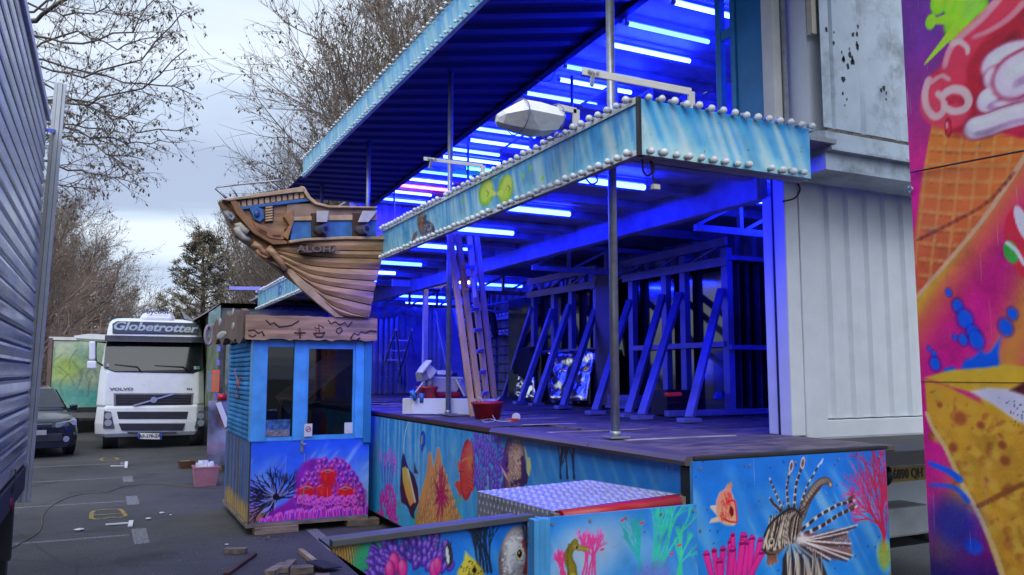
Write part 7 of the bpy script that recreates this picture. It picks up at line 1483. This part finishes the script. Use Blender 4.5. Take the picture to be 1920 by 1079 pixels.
# near overhanging tree on the left: trunk hidden by the trailer
tw, cw, kw_ = Wood(), Wood(), Wood(); rg = random.Random(21); base = Vector((-5.2, 13.2, 0))
tw.limb([base, base + Vector((.1, 0, 3)), base + Vector((0, .1, 6.5)), base + Vector((.2, 0, 11))], [.24, .2, .15, .06], 9)
NPAR = dict(DEF); NPAR.update(up=[0, 0, 0, -.05, -.09, 0], wob=.13, lev=4, n=[0, 6, 5, 3], ang=[.7, .75, .7, .6], len=[.6, .48, .42, .42], keyp=.35, key=.05, rmin=.0026); NPAR['from'] = [.2, .12, .15, .2]
def yy_(px, py, y): return at(px, py, 'y', y)
limbs = [((60, 42, 12.2), (130, 0, 11.6), (230, -60, 11.2)), ((70, 75, 12.3), (150, 82, 11.8), (245, 60, 11.4), (300, -10, 11.2)), ((70, 120, 12.6), (150, 148, 12.0), (260, 110, 11.6), (345, 20, 11.3)), ((60, 180, 12.4), (160, 198, 12.0), (270, 165, 11.5), (350, 92, 11.2)), ((80, 115, 13), (200, 145, 12.5), (300, 160, 12), (362, 178, 11.8)), ((70, 190, 12.8), (180, 190, 12.4), (260, 245, 12.0), (358, 238, 11.8)), ((60, 220, 12.6), (170, 250, 12.4), (240, 268, 12.2), (300, 262, 12)), ((60, 250, 12.4), (140, 260, 12.2), (200, 290, 12), (270, 300, 11.8)), ((70, 300, 12.3), (130, 320, 12.2), (190, 330, 12), (240, 322, 11.8)), ((60, 20, 12.4), (150, -20, 12.0), (270, -30, 11.6), (330, 20, 11.4)), ((60, 90, 13.5), (140, 60, 13.2), (220, 90, 12.8), (290, 70, 12.5)), ((60, 330, 13), (110, 350, 12.8), (150, 360, 12.6)),
         ((60, 140, 13.6), (140, 190, 13.3), (210, 225, 13), (260, 215, 12.8)), ((60, 10, 13.4), (120, 30, 13.2), (200, 20, 13), (270, 40, 12.7)), ((60, 270, 13.4), (120, 230, 13.2), (190, 240, 13), (230, 250, 12.8))]
for i, L in enumerate(limbs):
    pts = [yy_(*q) for q in L]; st = base + Vector((0, 0, max(2.5, pts[0].z - 1.0))); pts = [st, (st + pts[0]) / 2 + Vector((0, 0, .15))] + pts
    fine = []
    for k_ in range(len(pts) - 1):
        for j in range(3): fine.append(pts[k_].lerp(pts[k_ + 1], j / 3) + Vector((rg.gauss(0, .03), rg.gauss(0, .03), rg.gauss(0, .03))))
    fine.append(pts[-1]); n = len(fine); r0 = .05 if i == 0 else .018; rad = [r0 * (1 - .9 * j / (n - 1)) + .005 for j in range(n)]; tw.limb(fine, rad, 6)
    for j in range(18):
        f = .22 + .78 * rg.random() ** .8; k_ = min(int(f * (n - 1)), n - 2); q = fine[k_].lerp(fine[k_ + 1], f * (n - 1) - k_); ax = (fine[k_ + 1] - fine[k_]).normalized(); s_ = ax.cross(Vector((rg.gauss(0, 1), rg.gauss(0, 1), rg.gauss(0, 1)))).normalized(); ndv = ax * .75 + s_ * .7
        grow(rg, tw, cw, kw_, q, ndv.normalized(), rg.uniform(.5, 1.2) * (1.1 - .6 * f), .0075, 2, NPAR)
nt_ = thing('overhanging_tree', 'bare tree with hanging seed keys reaching over the slatted trailer', 'tree', base)
mi = Matrix.Translation(-base)
for nm, wv, mt in (('trunk', tw, bark), ('crown', cw, twigm), ('seed_keys', kw_, keym)): me = wv.mesh(nm, mt); me.transform(mi); link(nm, me, nt_)

# ------------------------------------------------------------------ small things on the asphalt
pinkp = pm('pink_plastic', (.36, .15, .20), .5, var=.1, dirt=(.2, .12, .14), dirt_amt=.5)
bk = bucket('pink_bucket', 'dirty pink square bucket full of white rags on the asphalt', at(384, 910, 'z', 0), .17, .205, .30, pinkp, True)
rgs = MB()
for i in range(7): p = bk.location + Vector((random.uniform(-.11, .11), random.uniform(-.11, .11), .28)); rgs.sphere(p, .07, 8, 6, (1, .8, random.uniform(.7, 1.5)), .35)
one('white_rags', 'crumpled white rags heaped in the pink bucket', 'rags', rgs, pm('white_rag', (.6, .6, .66), .9, var=.1), None)
q = at(349, 878, 'z', 0); bb_ = thing('brown_tub', 'low brown tub standing on the asphalt in front of the truck', 'tub', q, .1)
MB().loft([[(a_ * w_, b_ * d_, z_) for a_, b_ in ((-1, -1), (1, -1), (1, 1), (-1, 1))] for w_, d_, z_ in ((.11, .1, 0), (.14, .13, .14), (.125, .115, .14), (.1, .09, .02))], True, True).build('shell', pm('brown_plastic', (.10, .045, .03), .5), bb_, .006, True); MB().box((-.01, 0, .1), (.2, .18, .04), (.1, 0, .2)).build('contents', wood_lt, bb_, .005, True)
offm = pm('offcut_wood', (.20, .15, .115), .85, var=.3, aniso=(1, 5, 5), bump=.3)
for (p0, p1, w_, h_, lab) in (((421, 1033), (462, 1033), .09, .05, 'short squared timber offcut lying alone near the booth block'), ((424, 1078), (477, 1040), .05, .03, 'long thin dark batten lying on the asphalt'), ((505, 1076), (533, 1060), .09, .05, 'tilted timber offcut at the left of the scrap heap'), ((532, 1070), (548, 1054), .08, .05, 'small upright offcut in the scrap heap'), ((545, 1070), (588, 1068), .11, .06, 'broad pale offcut in the middle of the scrap heap'), ((563, 1033), (592, 1056), .05, .04, 'raw wood lath pointing away from the scrap heap'), ((585, 1066), (592, 1054), .05, .04, 'short bent lath beside the dark square plate'), ((590, 1084), (618, 1083), .10, .05, 'timber offcut at the edge of the ramp shadow')):
    a_, b_ = at(*p0, 'z', h_ / 2), at(*p1, 'z', h_ / 2); one('timber_offcut', lab, 'offcut', MB().beam(a_ + Vector((0, 0, .002)), b_ + Vector((0, 0, .002)), w_, h_), (brown_d if 'dark batten' in lab else wood_lt if 'raw' in lab else offm), 'timber offcuts on the asphalt', .003)
q = at(607, 1064, 'z', .03); one('dark_plate', 'dark square rubber plate lying on the timber scraps', 'plate', MB().box((q.x, q.y, .055), (.2, .26, .012), (.1, .12, .5)), dark, None, .003)
wp = pm('white_scrap', (.62, .62, .63), .8, var=.08)
hm = thing('white_bracket', 'white T shaped bracket lying on the asphalt near the yellow spray mark', 'bracket', at(246, 982, 'z', .004))
a_, b_ = at(198, 984, 'z', .012), at(240, 981, 'z', .012); MB().beam(a_, b_, .05, .012).build('arm', wp, hm); a_, b_ = at(246, 977, 'z', .012), at(244, 987, 'z', .012); MB().beam(a_, b_, .05, .014).build('head', wp, hm)
hm = thing('white_bracket', 'white T shaped bracket lying on the asphalt near the truck', 'bracket', at(236, 872, 'z', .004))
a_, b_ = at(208, 874, 'z', .012), at(232, 874, 'z', .012); MB().beam(a_, b_, .05, .012).build('arm', wp, hm); a_, b_ = at(237, 866, 'z', .012), at(236, 877, 'z', .012); MB().beam(a_, b_, .05, .014).build('head', wp, hm)
for px, py, s_, lab in ((149, 996, .1, 'crumpled white paper lying left of the yellow spray mark'), (278, 975, .07, 'white paper scrap right of the yellow spray mark'), (304, 964, .06, 'small flat white scrap farther from the spray mark'), (425, 1024, .04, 'tiny pale chip beside the squared offcut'), (320, 968, .03, 'small pale stone between the spray mark and the booth')):
    mb = MB(); q = at(px, py, 'z', 0); mb.sphere((q.x, q.y, .016), s_ * .5, 8, 5, (1.1, .8, .28), .25); one('paper_scrap' if 'stone' not in lab else 'stone', lab, 'scrap', mb, wp, 'litter on the asphalt')
sdst = Wood(); rg = random.Random(4)
for i in range(420):
    c0 = at(510 + rg.gauss(0, 20), 1008 + rg.gauss(0, 3), 'z', .004) if i < 160 else at(rg.uniform(120, 640), rg.uniform(900, 1079), 'z', .004); a_ = rg.uniform(0, 3.14); L = rg.uniform(.005, .014); b = len(sdst.V); u = Vector((math.cos(a_), math.sin(a_), 0)) * L; v_ = Vector((-u.y, u.x, 0)) * .4; sdst.V += [c0 + u, c0 + v_ + Vector((0, 0, .004)), c0 - u, c0 - v_]; sdst.F.append((b, b + 1, b + 2, b + 3))
o = link('wood_shavings', sdst.mesh('wood_shavings', pm('shaving', (.28, .22, .15), .9, var=.3))); tag(o, 'pale wood shavings and grit scattered over the asphalt', 'shavings', None, 'stuff')
cable([at(x, y, 'z', .008) for x, y in ((12, 1034), (40, 1018), (70, 1000), (78, 985), (80, 968), (95, 950), (125, 934), (160, 926), (200, 923), (235, 912), (290, 908), (350, 913), (425, 917))], .005, 'long brown extension cord snaking across the asphalt', pm('brown_cord', (.14, .085, .055), .6))
one('black_bin', 'black post at the left edge beside the slatted trailer', 'post', MB().bb(at(13, 1012, 'z', .5).x - .25, at(13, 1012, 'z', .5).x, at(13, 1012, 'z', .5).y, at(13, 1012, 'z', .5).y + .2, 0, .5), black, None, .01)
